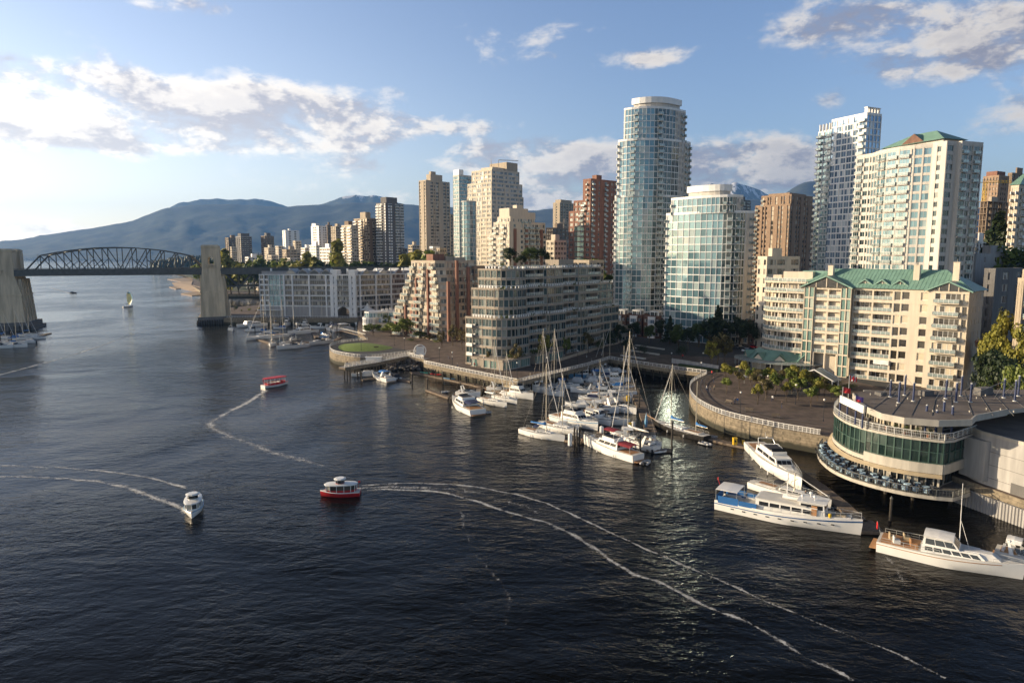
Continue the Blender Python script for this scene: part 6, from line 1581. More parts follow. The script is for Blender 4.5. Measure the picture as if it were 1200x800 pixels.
def put_hull(t0, L, Bm, fr, rise, hm='hull', stripe=None, fine=1.0, stern=.82, dk='deck', boot='boot', cock=None):
    rg, sh = hull_rings(L, Bm, fr, rise, fine, 14, stern); mb = MB(); n = 12; mb.v = [p for r in rg for p in r]
    for k in range(len(rg)-1):
        for i in range(n):
            mt = {0: 2, 1: 2, 11: 2, 10: 2, 4: 1, 5: 1, 6: 1, 7: 1, 2: 0, 9: 0, 3: 0, 8: 0}[i]
            mb.f.append((k*n+i, k*n+(i+1) % n, (k+1)*n+(i+1) % n, (k+1)*n+i)[::-1]); mb.m.append(mt)
    mb.f.append(tuple(range(n))); mb.m.append(0); mb.f.append(tuple(range(len(mb.v)-1, len(mb.v)-n-1, -1))); mb.m.append(0)
    mb.build('hull', [M[hm], M[dk], M[boot]], t0, 'edges')
    if stripe:
        s_ = MB()
        for sg in (-1, 1):
            for k in range(len(rg)-1):
                a, b_ = rg[k], rg[k+1]; i, j = (3, 4) if sg < 0 else (9, 8)
                def P(r, v): return tuple(r[i][c]+(r[j][c]-r[i][c])*v+(sg*.02 if c == 1 else 0) for c in range(3))
                q = [P(a, .45), P(b_, .45), P(b_, .72), P(a, .72)]; s_.poly(q if sg < 0 else q[::-1])
        s_.build('stripe', M[stripe], t0)
    return sh
def sheer_at(sh, x):
    for (a, wa, za), (b_, wb, zb) in zip(sh[:-1], sh[1:]):
        if x <= b_: u = (x-a)/(b_-a); return wa+(wb-wa)*u, za+(zb-za)*u
    return sh[-1][1:]
def boat_rail(t0, sh, x0, x1, h=.6, name='railing', step=1.2, r=.03):
    mb = MB(); n = max(2, int((x1-x0)/step)); 
    for sg in (-1, 1):
        pr_ = None
        for k in range(n+1):
            x = x0+(x1-x0)*k/n; w_, z = sheer_at(sh, x); w_ = max(.02, w_*.93); p = (x, sg*w_, z+h)
            mb.tube((x, sg*w_, z), p, r*.8, 4)
            if pr_: mb.tube(pr_, p, r, 4); mb.tube((pr_[0], pr_[1], pr_[2]-h*.5), (p[0], p[1], p[2]-h*.5), r*.6, 4)
            pr_ = p
    mb.build(name, M['frame'], t0)
def house(t0, x0, x1, w0, w1, z0, h, rf=.6, rb=.15, tw=.86, m='hull', name='cabin', win=None, roof=None, ov=.12):
    """deck house: raked front and back, tumblehome sides, dark window strip on three or four faces"""
    b_ = [(x0, -w0/2, z0), (x1, -w1/2, z0), (x1, w1/2, z0), (x0, w0/2, z0)]
    t_ = [(x0+rb*h, -w0/2*tw, z0+h), (x1-rf*h, -w1/2*tw, z0+h), (x1-rf*h, w1/2*tw, z0+h), (x0+rb*h, w0/2*tw, z0+h)]
    mb = MB(); mb.add(b_+t_, [(3, 2, 1, 0), (4, 5, 6, 7), (0, 1, 5, 4), (1, 2, 6, 5), (2, 3, 7, 6), (3, 0, 4, 7)], [0, 1, 0, 0, 0, 0]); o = mb.build(name, [M[m], M[roof or m]], t0)
    if win:
        v0, v1, ns, faces = win
        faces_ = {'s': (0, 1), 'f': (1, 2), 'p': (2, 3), 'b': (3, 0)}
        for c in faces:
            i, j = faces_[c]; A, Bq, C, D_ = map(Vector, (b_[i], b_[j], t_[j], t_[i])); nrm = (Bq-A).cross(D_-A).normalized()*.02; k_ = ns if c in 'sp' else (3 if w1 > 2.2 else 2)
            wb_ = MB()
            for k in range(k_):
                ua, ub = .05+.9*k/k_+.012, .05+.9*(k+1)/k_-.012
                if c == 's': pass
                def P(u, v): return tuple((A.lerp(Bq, u)).lerp(D_.lerp(C, u), v)+nrm)
                wb_.poly([P(ua, v0), P(ub, v0), P(ub, v1), P(ua, v1)])
            wb_.build('window', GLS['boatg'], o)
    if roof:
        mb = MB(); mb.add([(p[0]+(-ov if i in (0, 3) else ov), p[1]+(-ov if i < 2 else ov), z0+h+dz) for dz in (.0, .1) for i, p in enumerate(t_)], [(3, 2, 1, 0), (4, 5, 6, 7), (0, 1, 5, 4), (1, 2, 6, 5), (2, 3, 7, 6), (3, 0, 4, 7)]); mb.build('roof', M[roof], o)
    return o
def canopy(t0, x0, x1, w_, z, arch=.18, m='cblue', legs=True, drop=0, h=1.3, name='canopy'):
    mb = MB(); n = 6; top = []
    for x in (x0, (x0+x1)/2, x1):
        top.append([(x, -w_/2+w_*i/n, z+arch*sin(pi*i/n)+(.06 if x not in (x0, x1) else 0)-(drop if i in (0, n) else 0)) for i in range(n+1)]+[(x, w_/2-w_*i/n, z+arch*sin(pi*i/n)-.05-(drop if i in (0, n) else 0)) for i in range(n+1)])
    mb.loft(top); o = mb.build(name, M[m], t0)
    if legs:
        for x in (x0+.05, x1-.05):
            for y in (-w_/2+.05, w_/2-.05): mb = MB(); mb.tube((x, y, z-h), (x, y, z), .03, 4); mb.build('canopy_post', M['frame'], t0)
    return o
def mast_(t0, x, z0, h_, boomL=0, cover='cblue', spread=(.55,), rake=0, L=9, jib=True, furl='cwhite', stay=True, sh=None, bd=-1):
    mb = MB(); mb.tube((x, 0, z0), (x-rake, 0, z0+h_), .11, 6, 0, .07)
    mb.build('mast', M['mast'], t0); mb = MB()
    for s_ in spread: mb.tube((x, -L*.09, z0+h_*s_), (x, L*.09, z0+h_*s_), .035, 4)
    mb.build('spreader', M['mast'], t0)
    if boomL:
        mb = MB(); mb.tube((x+.0*bd, 0, z0+1.3), (x+boomL*bd, 0, z0+1.35), .07, 6); mb.build('boom', M['mast'], t0)
        if cover:
            mb = MB(); r = []
            for k in range(6): u = k/5; rr_ = .24*(1-.45*u); r.append([(x+(.05+boomL*.97*u)*bd, rr_*.8*cos(a), z0+1.55-.08*u+rr_*1.25*sin(a)+(.35 if k == 0 else 0)*max(0, sin(a))) for a in [2*pi*j/8 for j in range(8)]])
            mb.loft(r); mb.build('sail_cover', M[cover], t0, True)
    if stay:
        mb = MB(); tp = (x-rake, 0, z0+h_*.97); w_ = L*.15
        for p in ((L*.48, 0, z0-.3), (-L*.47, 0, z0-.4), (x-.2, -w_, z0-.3), (x-.2, w_, z0-.3)): mb.tube(tp, p, .018, 4)
        mb.build('rigging', M['wire'], t0)
        if jib:
            mb = MB(); a = Vector((L*.46, 0, z0+.4)); b_ = Vector(tp)*.97; mb.tube(a, a.lerp(b_, .93), .075, 6, 0, .04); mb.build('furled_jib', M[furl], t0)
def fend(t0, L, Bm, xs, side=-1, z=.35, m='cwhite'):
    for x in xs: mb = MB(); mb.tube((x, side*(Bm/2+.12), z-.25), (x, side*(Bm/2+.12), z+.3), .12, 6); mb.build('fender', M[m], t0)
rb_ = random.Random(99)
def place(kind, label, s=None, b=None, c=None, h=0, L=None, **k):
    if s is not None:
        g0, g1 = G(*s, 0), G(*b, 0); L = L or hypot(g1[0]-g0[0], g1[1]-g0[1]); hd = atan2(g1[1]-g0[1], g1[0]-g0[0]); cx, cy = (g0[0]+g1[0])/2, (g0[1]+g1[1])/2
        if k.get('far', True): cy += .3
    else:
        g = G(*c, 0); hd = radians(h); cx, cy = g
    nm, cat = {'sail': ('sailboat', 'sailboat'), 'fly': ('cabin_cruiser', 'motor boat'), 'exp': ('motor_cruiser', 'motor boat'), 'small': ('motorboat', 'motor boat'), 'trawl': ('trawler_yacht', 'yacht')}[kind]
    t0 = thing(nm, label, cat, (cx, cy, 0), hd, k.get('group'))
    hm = k.get('hm', 'hull'); st_ = k.get('stripe'); cv = k.get('cv', 'cblue')
    if kind == 'sail':
        Bm = k.get('beam', L*.30); fr = .95+L*.012; sh = put_hull(t0, L, Bm, fr, .35, hm, st_, 1.15, .62)
        house(t0, -L*.10, L*.24, Bm*.56, Bm*.36, fr+.02, .42, .9, .1, .88, 'hull', 'cabin', (.25, .75, 4, 'sp'))
        mb = MB(); mb.box((-L*.27, 0, fr+.12), (L*.26, Bm*.5, .22)); mb.build('cockpit_coaming', M['deck'], t0); mb = MB(); mb.box((-L*.27, 0, fr+.20), (L*.22, Bm*.34, .1)); mb.build('cockpit_floor', M['teak'], t0)
        hh = k.get('mast', L*1.25); mast_(t0, k.get('mx', L*.06), fr+.4, hh, k.get('boom', L*.36), k.get('cover', 'cblue'), L=L)
        if k.get('mizzen'): mast_(t0, -L*.30, fr+.4, hh*.8, L*.2, k.get('cover', 'cblue'), L=L, jib=False, stay=False)
        if cv: canopy(t0, -L*.17, -L*.06, Bm*.55, fr+1.25, .16, cv, True, .1, .8, 'spray_hood')
        boat_rail(t0, sh, -L*.46, L*.47, .55, r=.022, step=1.6); fend(t0, L, Bm, (-L*.15, L*.1)); fend(t0, L, Bm, (-L*.2, L*.1), 1)
    elif kind == 'fly':
        Bm = k.get('beam', L*.32); fr = 1.15+L*.02; sh = put_hull(t0, L, Bm, fr, .45, hm, st_)
        hc = 1.35; house(t0, -L*.22, L*.20, Bm*.78, Bm*.60, fr, hc, .9, .0, .88, 'hull', 'cabin', (.42, .86, 3, 'sfpb'), 'hull')
        house(t0, L*.12, L*.36, Bm*.55, Bm*.26, fr+.02, .5, 1.6, 0, .8, 'hull', 'trunk_cabin', (.3, .7, 2, 'sp'))
        fo = house(t0, -L*.16, L*.07, Bm*.66, Bm*.50, fr+hc+.1, .62, -.3, .0, 1.02, 'hull', 'flybridge'); mb = MB(); mb.box((-L*.06, 0, fr+hc+.74), (L*.15, Bm*.5, .03)); mb.build('cushion', M['cdark'], fo)
        mb = MB(); z = fr+hc+.7; mb.poly([(L*.06, -Bm*.25, z), (L*.06, Bm*.25, z), (L*.03, Bm*.22, z+.45), (L*.03, -Bm*.22, z+.45)]); mb.build('windscreen', M['smoked'], t0)
        if k.get('top'): canopy(t0, -L*.14, L*.05, Bm*.6, fr+hc+2.2, .15, k['top'], True, .1, 1.6)
        if cv: canopy(t0, -L*.44, -L*.20, Bm*.72, fr+1.5, .12, cv, True, .25, 1.4, 'aft_canopy')
        mb = MB(); mb.box((-L*.34, 0, fr+.02), (L*.22, Bm*.62, .12)); mb.build('cockpit_floor', M['teak'], t0); mb = MB(); mb.box((-L*.53, 0, .3), (L*.07, Bm*.7, .1)); mb.build('swim_platform', M['teak'], t0)
        if k.get('arch', True):
            mb = MB(); z = fr+hc; 
            for y in (-Bm*.33, Bm*.33): mb.tube((-L*.19, y, z), (-L*.24, y*.8, z+1.3), .08, 6)
            mb.tube((-L*.24, -Bm*.27, z+1.3), (-L*.24, Bm*.27, z+1.3), .08, 6); mb.tube((-L*.24, 0, z+1.3), (-L*.25, 0, z+2.4), .03, 4); mb.lathe((-L*.24, .3, z+1.35), [(.2, 0), (.2, .15), (.05, .25)], 8); mb.build('radar_arch', M['hull'], t0)
        boat_rail(t0, sh, -L*.05, L*.48, .65, r=.025); fend(t0, L, Bm, (-L*.2, 0, L*.15)); fend(t0, L, Bm, (-L*.2, L*.1), 1)
    elif kind == 'exp':
        Bm = k.get('beam', L*.31); fr = 1.05+L*.02; sh = put_hull(t0, L, Bm, fr, .35, hm, st_, .95)
        house(t0, -L*.08, L*.34, Bm*.74, Bm*.30, fr-.02, .62, 1.8, .0, .8, 'hull', 'foredeck', (.3, .7, 3, 'sp'))
        mb = MB(); z = fr+.55
        pts = [(-L*.10, -Bm*.38), (L*.04, -Bm*.33), (L*.10, 0), (L*.04, Bm*.33), (-L*.10, Bm*.38)]
        for a, b_ in zip(pts[:-1], pts[1:]): mb.poly([(*a, z-.3), (*b_, z-.3), (b_[0]-.35, b_[1]*.9, z+.35), (a[0]-.35, a[1]*.9, z+.35)])
        mb.build('windscreen', M['smoked'], t0)
        mb = MB()
        for y in (-Bm*.40, Bm*.40): mb.loft([[(-L*.24, y-.06, fr), (-L*.15, y-.06, fr), (-L*.15, y+.06, fr), (-L*.24, y+.06, fr)], [(-L*.29, y*.8-.05, fr+1.7), (-L*.25, y*.8-.05, fr+1.7), (-L*.25, y*.8+.05, fr+1.7), (-L*.29, y*.8+.05, fr+1.7)]])
        mb.box((-L*.27, 0, fr+1.72), (L*.05, Bm*.66, .12)); mb.build('radar_arch', M['hull'], t0)
        mb = MB(); mb.box((-L*.26, 0, fr+.03), (L*.30, Bm*.66, .08)); mb.build('cockpit_floor', M['cdark'] if k.get('dark') else M['teak'], t0)
        for x in (-L*.2, -L*.36): mb = MB(); mb.box((x, 0, fr+.28), (L*.05, Bm*.55, .42)); mb.build('seat', M['cwhite'], t0)
        if cv: canopy(t0, -L*.32, -L*.04, Bm*.7, fr+1.75, .14, cv, True, .3, 1.3)
        mb = MB(); mb.box((-L*.53, 0, .3), (L*.06, Bm*.7, .1)); mb.build('swim_platform', M['teak'], t0)
        boat_rail(t0, sh, L*.0, L*.48, .5, r=.022); fend(t0, L, Bm, (-L*.2, L*.05))
    elif kind == 'small':
        Bm = k.get('beam', L*.36); fr = .8; sh = put_hull(t0, L, Bm, fr, .35, hm, st_)
        house(t0, -L*.02, L*.28, Bm*.62, Bm*.34, fr, .45, 1.6, 0, .85, 'hull', 'foredeck', (.3, .7, 2, 'sp'))
        mb = MB(); mb.poly([(L*.08, -Bm*.33, fr+.35), (L*.08, Bm*.33, fr+.35), (-L*.0, Bm*.28, fr+.95), (-L*.0, -Bm*.28, fr+.95)]); mb.build('windscreen', M['smoked'], t0)
        if cv: house(t0, -L*.42, L*.06, Bm*.8, Bm*.66, fr+.05, .9, .5, .6, .62, cv, 'boat_cover')
        mb = MB(); mb.box((-L*.53, 0, .45), (.4, .45, .9)); mb.build('outboard_motor', M['cdark'], t0); boat_rail(t0, sh, L*.1, L*.47, .4, r=.022)
    elif kind == 'trawl':
        Bm = k.get('beam', L*.33); fr = 1.3; sh = put_hull(t0, L, Bm, fr, .5, hm, st_)
        house(t0, -L*.26, L*.10, Bm*.72, Bm*.66, fr, 1.15, .05, .0, .93, 'hull', 'cabin', (.38, .82, 4, 'sfpb'), 'hull')
        house(t0, L*.02, L*.22, Bm*.66, Bm*.5, fr+.1, 1.75, .35, .0, .9, 'hull', 'wheelhouse', (.5, .86, 2, 'sfp'), 'hull')
        mb = MB(); mb.tube((-L*.08, 0, fr+1.2), (-L*.08, 0, fr+4.2), .07, 6); mb.tube((-L*.08, 0, fr+2), (-L*.28, 0, fr+2.8), .05, 5); mb.build('mast', M['mast'], t0)
        if cv: canopy(t0, -L*.45, -L*.26, Bm*.7, fr+1.25, .1, cv, True, .2, 1.2, 'aft_canopy')
        boat_rail(t0, sh, -L*.3, L*.48, .6, r=.025); fend(t0, L, Bm, (-L*.2, L*.1))
    return t0
cb = 'boats moored in the middle basin'; wb = 'boats moored in the west marina'
# --- middle basin, front
place('fly', 'white cruiser with dark red canopies at the very front of the basin', s=(748,541), b=(684,520), cv='cmaroon', top='cmaroon', beam=4.0, far=False)
place('sail', 'white sloop with blue sail cover, frontmost sailboat at the left of the basin', s=(611,507), b=(662,518), mast=15.2, cover='cblue', cv='cnavy', boom=4.4, mx=1.0)
place('sail', 'white sailboat just behind the front sloop with bare boom', s=(634,499), b=(680,512), mast=12.0, cover=None, cv=None)
place('fly', 'white flybridge cruiser between the sailboat pair and the brown dock', s=(650,491), b=(701,505), cv=None, stripe='hullltblue')
place('trawl', 'small white trawler yacht with dark windows behind the flybridge cruiser', s=(683,489), b=(716,500), cv=None, beam=3.6, stripe='hullblack')
place('exp', 'white open cruiser with swept arch beside the central dock', s=(707,477), b=(746,486), cv=None, beam=3.8)
place('exp', 'low white open cruiser with dark cockpit moored between the dark windowed trawler and the dock', s=(692,494), b=(738,499), cv='cdark', dark=True)
place('sail', 'large white sailboat carrying the tallest mast of the basin', s=(772,525), b=(715,511), mast=22.5, cover='cwhite', cv='cdark', beam=4.0, mx=1.6, boom=5.5)
place('exp', 'white motor cruiser with dark cockpit cover, left of the dark ketch', s=(770,530), b=(728,518), cv='cdark', dark=True)
place('small', 'white round sterned launch with orange gear between two cruisers', s=(752,538), b=(725,527), cv=None, L=6.5)
kt = place('sail', 'black hulled wooden ketch with blue sail covers and long bowsprit', s=(829,517), b=(766,499), hm='hullblack', mast=14.0, mizzen=True, cover='cblue', cv=None, beam=4.0, mx=2.6, boom=4.0)
mb = MB(); mb.tube((7.5, 0, 1.6), (10.5, 0, 2.2), .1, 6); mb.build('bowsprit', M['teak'], kt)
# --- middle basin, boats along the central dock
row = [('fly', 700, 437, 'small white cruiser with brown canopy at the back of the basin beside the quay corner', 'ctan', 8.5), ('exp', 712, 436, 'white open boat last in the row beside the central dock', 'cwhite', 7.5),
 ('exp', 704, 444, 'white cruiser with blue canopy second from the back along the dock', 'cblue', 9), ('small', 690, 448, 'white runabout with cream cover facing the quay', 'cwhite', 6.5),
 ('exp', 712, 452, 'white motor cruiser third from the back along the dock', None, 9.5), ('small', 700, 457, 'white runabout with blue cover halfway along the dock', 'cblue', 7.5),
 ('exp', 716, 461, 'pale open boat with grey cover just behind the navy striped one', 'cdark', 8.5), ('fly', 709, 466, 'white navy striped cruiser in the middle of the row', None, 8.5),
 ('small', 690, 468, 'blue covered motorboat at the outer end of the row', 'cnavy', 6.0), ('exp', 723, 470, 'white sports boat tucked behind the swept arch cruiser', 'cwhite', 8.0)]
for kd, x, y, lb, cv_, L_ in row: place(kd, lb, c=(x, y), h=-14 if kd != 'small' else 166, L=L_, cv=cv_, stripe='hullblue' if 'navy' in lb else None, group=None)
place('fly', 'blue and white fishing boat moored against the quay at the back', c=(681, 443), h=205, L=9.5, cv=None, hm='hullltblue')
place('sail', 'sailboat with grey cover moored at the back quay, masts before the dark trees', c=(716, 429), h=170, L=9, mast=14.5, cover='cdark', cv=None)
place('sail', 'small sailboat with slanting stays at the far back of the basin', c=(708, 431), h=170, L=8, mast=11, cover='cwhite', cv=None)
place('sail', 'wooden brown sailboat right of the back dock under the walkway', c=(744, 432), h=160, L=8, mast=7, cover='cred', cv=None, hm='hullwood')
# --- row along the quay
place('fly', 'white cruiser with dark blue cockpit cover moored alone left of the back row', s=(560,487), b=(530,472), cv='cnavy', top=None, arch=False)
place('exp', 'white speedboat behind the blue covered cruiser', c=(549,464), h=-20, L=7.5, cv=None)
place('sail', 'white sloop with a single tall mast, left of the quay row', s=(562,470), b=(594,478), mast=16.5, cover='cwhite', cv=None)
place('sail', 'smaller white sloop right behind the first sloop of the quay row', s=(579,467), b=(606,474), mast=12.5, cover=None, cv='cwhite')
place('fly', 'white trawler style cruiser with tan canopy in the quay row', s=(592,462), b=(625,469), cv='ctan', top='ctan', beam=4)
place('trawl', 'white pilothouse cruiser third from the right in the quay row', s=(608,456), b=(640,461), cv='ctan')
place('sail', 'white sailboat whose mast stands left before the beige balconies', s=(622,455), b=(648,463), mast=17.5, cover='cwhite', cv=None)
place('sail', 'white sailboat whose mast stands right before the beige balconies', s=(634,453), b=(662,459), mast=17, cover='cdark', cv='cdark')
place('exp', 'white open cruiser at the right end of the quay row', s=(640,462), b=(661,465), cv=None)
place('exp', 'pale cruiser tucked behind the tan canopy trawler', s=(598,452), b=(618,455), cv='cwhite')
# more boats packed along the docks
for kd, x, y, h, L_, cv_, lb in (('exp',664,455,-15,8,'cblue','white cruiser with blue canopy between the quay row and the back dock'),('small',672,448,160,7,'cwhite','white covered runabout left of the blue and white fishing boat'),
 ('fly',694,431,-10,8.5,'cwhite','white flybridge boat under the back corner of the quay'),('exp',705,430,-12,8,'cnavy','navy covered cruiser at the back corner of the basin'),('small',727,437,-14,7,'cwhite','white covered runabout right of the back of the central dock'),
 ('exp',733,428,-10,8,'cwhite','white cruiser moored under the left end of the walkway'),('small',730,455,-14,6.5,'cblue','blue covered runabout close against the central dock'),('exp',684,460,166,8,'cdark','dark covered cruiser at the outer end of the third row'),
 ('small',676,476,166,6.5,'cwhite','white covered runabout left of the swept arch cruiser'),('exp',706,483,-12,8.5,'cwhite','white cruiser nose to the central dock behind the low dark cockpit cruiser'),('fly',722,448,-14,9,'cnavy','white flybridge cruiser with navy aft cover beside the central dock'),
 ('small',664,502,-10,6,'cwhite','small white launch between the two front sailboats and the piles'),('exp',744,517,-14,9,'cwhite','white cruiser with white canopy behind the tallest mast'),('sail',700,474,-14,9.5,'cwhite','short masted white sailboat between the middle row cruisers'),
 ('sail',728,463,-14,9,'cblue','white sailboat with blue cover against the central dock'),('exp',586,458,-18,8,'cwhite','white cruiser tucked close under the quay corner')):
    place(kd, lb, c=(x, y), h=h, L=L_, cv=cv_ if kd != 'sail' else None, **({'mast': 11 if x == 700 else 13, 'cover': cv_} if kd == 'sail' else {}))
# --- beside the narrow pier
place('small', 'white cruiser nearest the lawn beside the narrow pier', s=(435,440), b=(418,441), cv='cwhite', L=8.5)
place('exp', 'white cruiser with bright blue canopy at the narrow pier', s=(458,448), b=(436,441), cv='cblue')
place('small', 'white and grey motorboat right of the blue canopy cruiser', s=(470,447), b=(452,440), cv='cdark', L=8.5)
# --- west marina
place('sail', 'white sailboat at the far left of the west marina', c=(271,387), h=-60, L=10, mast=15.5, cover=None, cv='cwhite')
place('trawl', 'long white motor yacht lying along the left end of the west marina', s=(311,381), b=(277,384), cv=None)
place('sail', 'long white sailboat with blue bow cover in the outer row of the west marina', s=(336,394), b=(288,399), mast=20, cover='cwhite', cv='cblue')
place('sail', 'white sailboat seen bow on with orange flag near the outer dock', c=(319,405), h=-80, L=10, mast=18, cover='cwhite', cv='cwhite')
place('exp', 'large white open cruiser, frontmost boat of the west marina', s=(360,406), b=(324,410), cv='cdark', beam=4.2)
place('exp', 'white sports cruiser right of the frontmost open cruiser', s=(388,401), b=(362,405), cv='cblue')
place('sail', 'white sailboat with a thin mast rising between the two front cruisers', c=(333,404), h=-100, L=9, mast=19.5, cover=None, cv=None)
place('fly', 'big white flybridge yacht in the middle of the west marina', s=(370,389), b=(337,393), cv=None, top='cwhite')
place('fly', 'white cruiser with bright blue flybridge cover below the teal corner', c=(336,381), h=-85, L=10, cv='cblue', top='cblue')
place('sail', 'small pale sailboat in front of the teal corner', c=(322,382), h=-95, L=8.5, mast=14, cover='cblue', cv=None)
place('exp', 'grey white cruiser just right of the blue flybridge boat', c=(349,381), h=-80, L=9.5, cv='cdark')
place('sail', 'tan hulled wooden sailboat bow on in the inner row', c=(367,379), h=-90, L=10, mast=13, cover='ctan', cv=None, hm='hullwood')
place('sail', 'dark hulled sailboat right of the wooden one in the inner row', c=(378,379), h=-85, L=9, mast=15, cover='cnavy', cv=None, hm='hullblack')
place('fly', 'white flybridge boat behind the big yacht in the west marina', c=(357,383), h=-85, L=10, cv='cwhite')
place('exp', 'blue covered motor cruiser beside the central dock of the west marina', s=(398,389), b=(382,384), cv='cnavy')
place('exp', 'white motor cruiser right of the blue covered one in the west marina', s=(408,388), b=(392,383), cv='cwhite')
place('fly', 'white cruiser nearest the arch of the marina block', c=(408,377), h=190, L=11, cv=None, top='cwhite')
place('small', 'small motorboat with blue bags at the inner end of the central dock', c=(379,393), h=-50, L=6, cv='cblue')
place('small', 'tiny white runabout moored below the arch', c=(393,378), h=200, L=7, cv='cwhite')
for kd, x, y, h, L_, cv_, lb in (('exp',298,388,5,9,'cwhite','white cruiser between the long motor yacht and the outer sailboat'),('small',312,389,0,7,'cblue','small blue covered boat in the middle left of the west marina'),('sail',345,390,-80,9,'cblue','white sailboat with blue cover just right of the bow on sailboat'),
 ('exp',389,380,-85,9,'cwhite','white cruiser between the dark sailboat and the arch'),('fly',396,377,190,9,'cwhite','white flybridge cruiser moored along the quay left of the arch'),('exp',290,379,0,8.5,'cnavy','navy covered cruiser close under the rocks by the bridge pier'),
 ('sail',357,377,-90,9,'cwhite','slender white sailboat close to the west marina quay'),('exp',416,380,-60,8,'cwhite','white cruiser by the foot of the gangway ramp'),('small',405,384,-40,6.5,'cdark','dark covered motorboat beside the gangway ramp')):
    place(kd, lb, c=(x, y), h=h, L=L_, cv=cv_ if kd != 'sail' else None, **({'mast': 15, 'cover': cv_} if kd == 'sail' else {}))
for kd, x, y, L_, cv_, lb in (('small',328,385,7,'cblue','blue covered runabout left of the big yacht in the west marina'),('exp',372,385,8,'cwhite','white cruiser right of the big yacht in the west marina'),('small',306,392,7,'cwhite','white runabout behind the long outer sailboat'),
 ('exp',343,399,8.5,'cnavy','navy covered cruiser behind the frontmost cruiser of the west marina'),('exp',325,377,9,'cwhite','white cruiser under the foot of the teal corner'),('small',385,394,6.5,'cwhite','white runabout at the end of the central dock in the west marina'),
 ('exp',400,374,9,'cblue','blue canopied cruiser against the quay left of the arch')):
    place(kd, lb, c=(x, y), h=rb_.choice((-75, -85, 10, 190)), L=L_, cv=cv_)
for kd, x, y, L_, cv_, lb in (('exp',20,407,8,'cblue','white cruiser with blue canopy in front of the left marina sailboats'),('small',44,397,7,'cwhite','white runabout at the outer end of the left marina'),('sail',-4,402,9,None,'bare masted sailboat cut by the left frame edge'),('sail',26,398,8.5,None,'bare masted sailboat in the middle of the left marina')):
    place(kd, lb, c=(x, y), h=18, L=L_, cv=cv_, **({'mast': 13, 'cover': 'cblue'} if kd == 'sail' else {}))
# --- under the left bridge pier
place('sail', 'white sailboat with blue cover nearest the left bridge pier', c=(18,403), h=20, L=9.5, mast=16, cover='cblue', cv=None)
place('sail', 'white sailboat at the left frame edge under the bridge pier', c=(5,397), h=20, L=8.5, mast=12, cover='cblue', cv='cblue')
place('small', 'white motorboat in front at the left marina', c=(31,402), h=200, L=7.5, cv='cwhite')
place('exp', 'white cruiser at the lower left edge beside the tall pile', c=(3,408), h=15, L=8, cv='cwhite')
place('sail', 'sailboat with folded blue cover close under the pier footing', c=(33,394), h=15, L=8.5, mast=10, cover='cblue', cv=None)
place('small', 'blue covered motorboat between the sailboats of the left marina', c=(14,397), h=200, L=7, cv='cblue')
# --- right-hand yachts
t0 = place('fly', 'tall white flybridge yacht behind the blue canvas yacht, flag at its stern', s=(884,527), b=(940,577), cv=None, beam=5.2)
place('sail', 'white cabin boat with pale blue deck cover between the two big yachts', s=(880,571), b=(975,597), mast=3.0, cover='cwhite', cv='cdark', boom=0, beam=3.6)
place('exp', 'pale grey cabin cruiser cut by the right frame edge', s=(1168,652), b=(1235,668), cv='cwhite', beam=3.6)
# big trawler yacht with blue canvas
g0, g1 = G(840, 598, 0), G(1003, 632, 0); L = hypot(g1[0]-g0[0], g1[1]-g0[1])+1.0; hd = atan2(g1[1]-g0[1], g1[0]-g0[0]); nv = (-sin(hd), cos(hd)); Bm = 5.0
t0 = thing('trawler_yacht', 'large white trawler yacht with bright blue canvas round its stern deck', 'yacht', ((g0[0]+g1[0])/2+nv[0]*Bm*.42, (g0[1]+g1[1])/2+nv[1]*Bm*.42, 0), hd)
fr = 1.35; sh = put_hull(t0, L, Bm, fr, .75, 'hull', 'hullblue', 1.05, .78)
mb = MB()
for k in range(9):
    for sg in (-1, 1): x = -L*.36+k*L*.085; w_, z = sheer_at(sh, x); mb.box((x, sg*(w_+.005), z*.58), (.5, .03, .16))
mb.build('porthole', GLS['boatg'], t0)
mb = MB(); 
for sg in (-1, 1):
    for k in range(13): x0_, x1_ = sh[k], sh[k+1]; mb.add([(x0_[0], sg*x0_[1]*.97, x0_[2]), (x1_[0], sg*x1_[1]*.97, x1_[2]), (x1_[0], sg*x1_[1]*.97, x1_[2]+.3), (x0_[0], sg*x0_[1]*.97, x0_[2]+.3), (x0_[0], sg*x0_[1]*.93, x0_[2]+.3), (x1_[0], sg*x1_[1]*.93, x1_[2]+.3)], [(0, 1, 2, 3), (3, 2, 5, 4)])
mb.build('bulwark', M['hull'], t0)
house(t0, -L*.20, L*.22, 3.7, 3.3, fr+.1, 1.7, .05, 0, .96, 'hull', 'cabin', (.45, .8, 5, 'sfpb'), 'hull')
wh_ = house(t0, L*.10, L*.27, 3.3, 2.8, fr+.5, 2.1, .1, .0, .95, 'hull', 'wheelhouse', (.55, .86, 2, 'sfp'), 'hull', .35)
mb = MB(); mb.box((L*.20, -1.66, fr+1.5), (.75, .06, 1.5)); mb.build('door', M['teak'], wh_)
mb = MB(); mb.box((-L*.02, 0, fr+1.92), (L*.34, 3.9, .1)); mb.build('boat_deck', M['deck'], t0)
for y in (-2.45, 2.45):
    mb = MB(); mb.box((-L*.395, y*.88, fr+.62), (L*.15, .05, 1.15)); mb.build('side_canvas', M['cblue'], t0); mb = MB(); mb.box((-L*.25, y*.93, fr+.62), (L*.13, .05, .8)); mb.build('side_canvas', M['cblue'], t0)
mb = MB(); mb.box((-L*.485, 0, fr+.62), (.05, 3.6, 1.1)); mb.build('stern_canvas', M['cblue'], t0)
canopy(t0, -L*.49, -L*.33, 4.3, fr+2.15, .08, 'hull', True, 0, 2.0, 'aft_canopy')
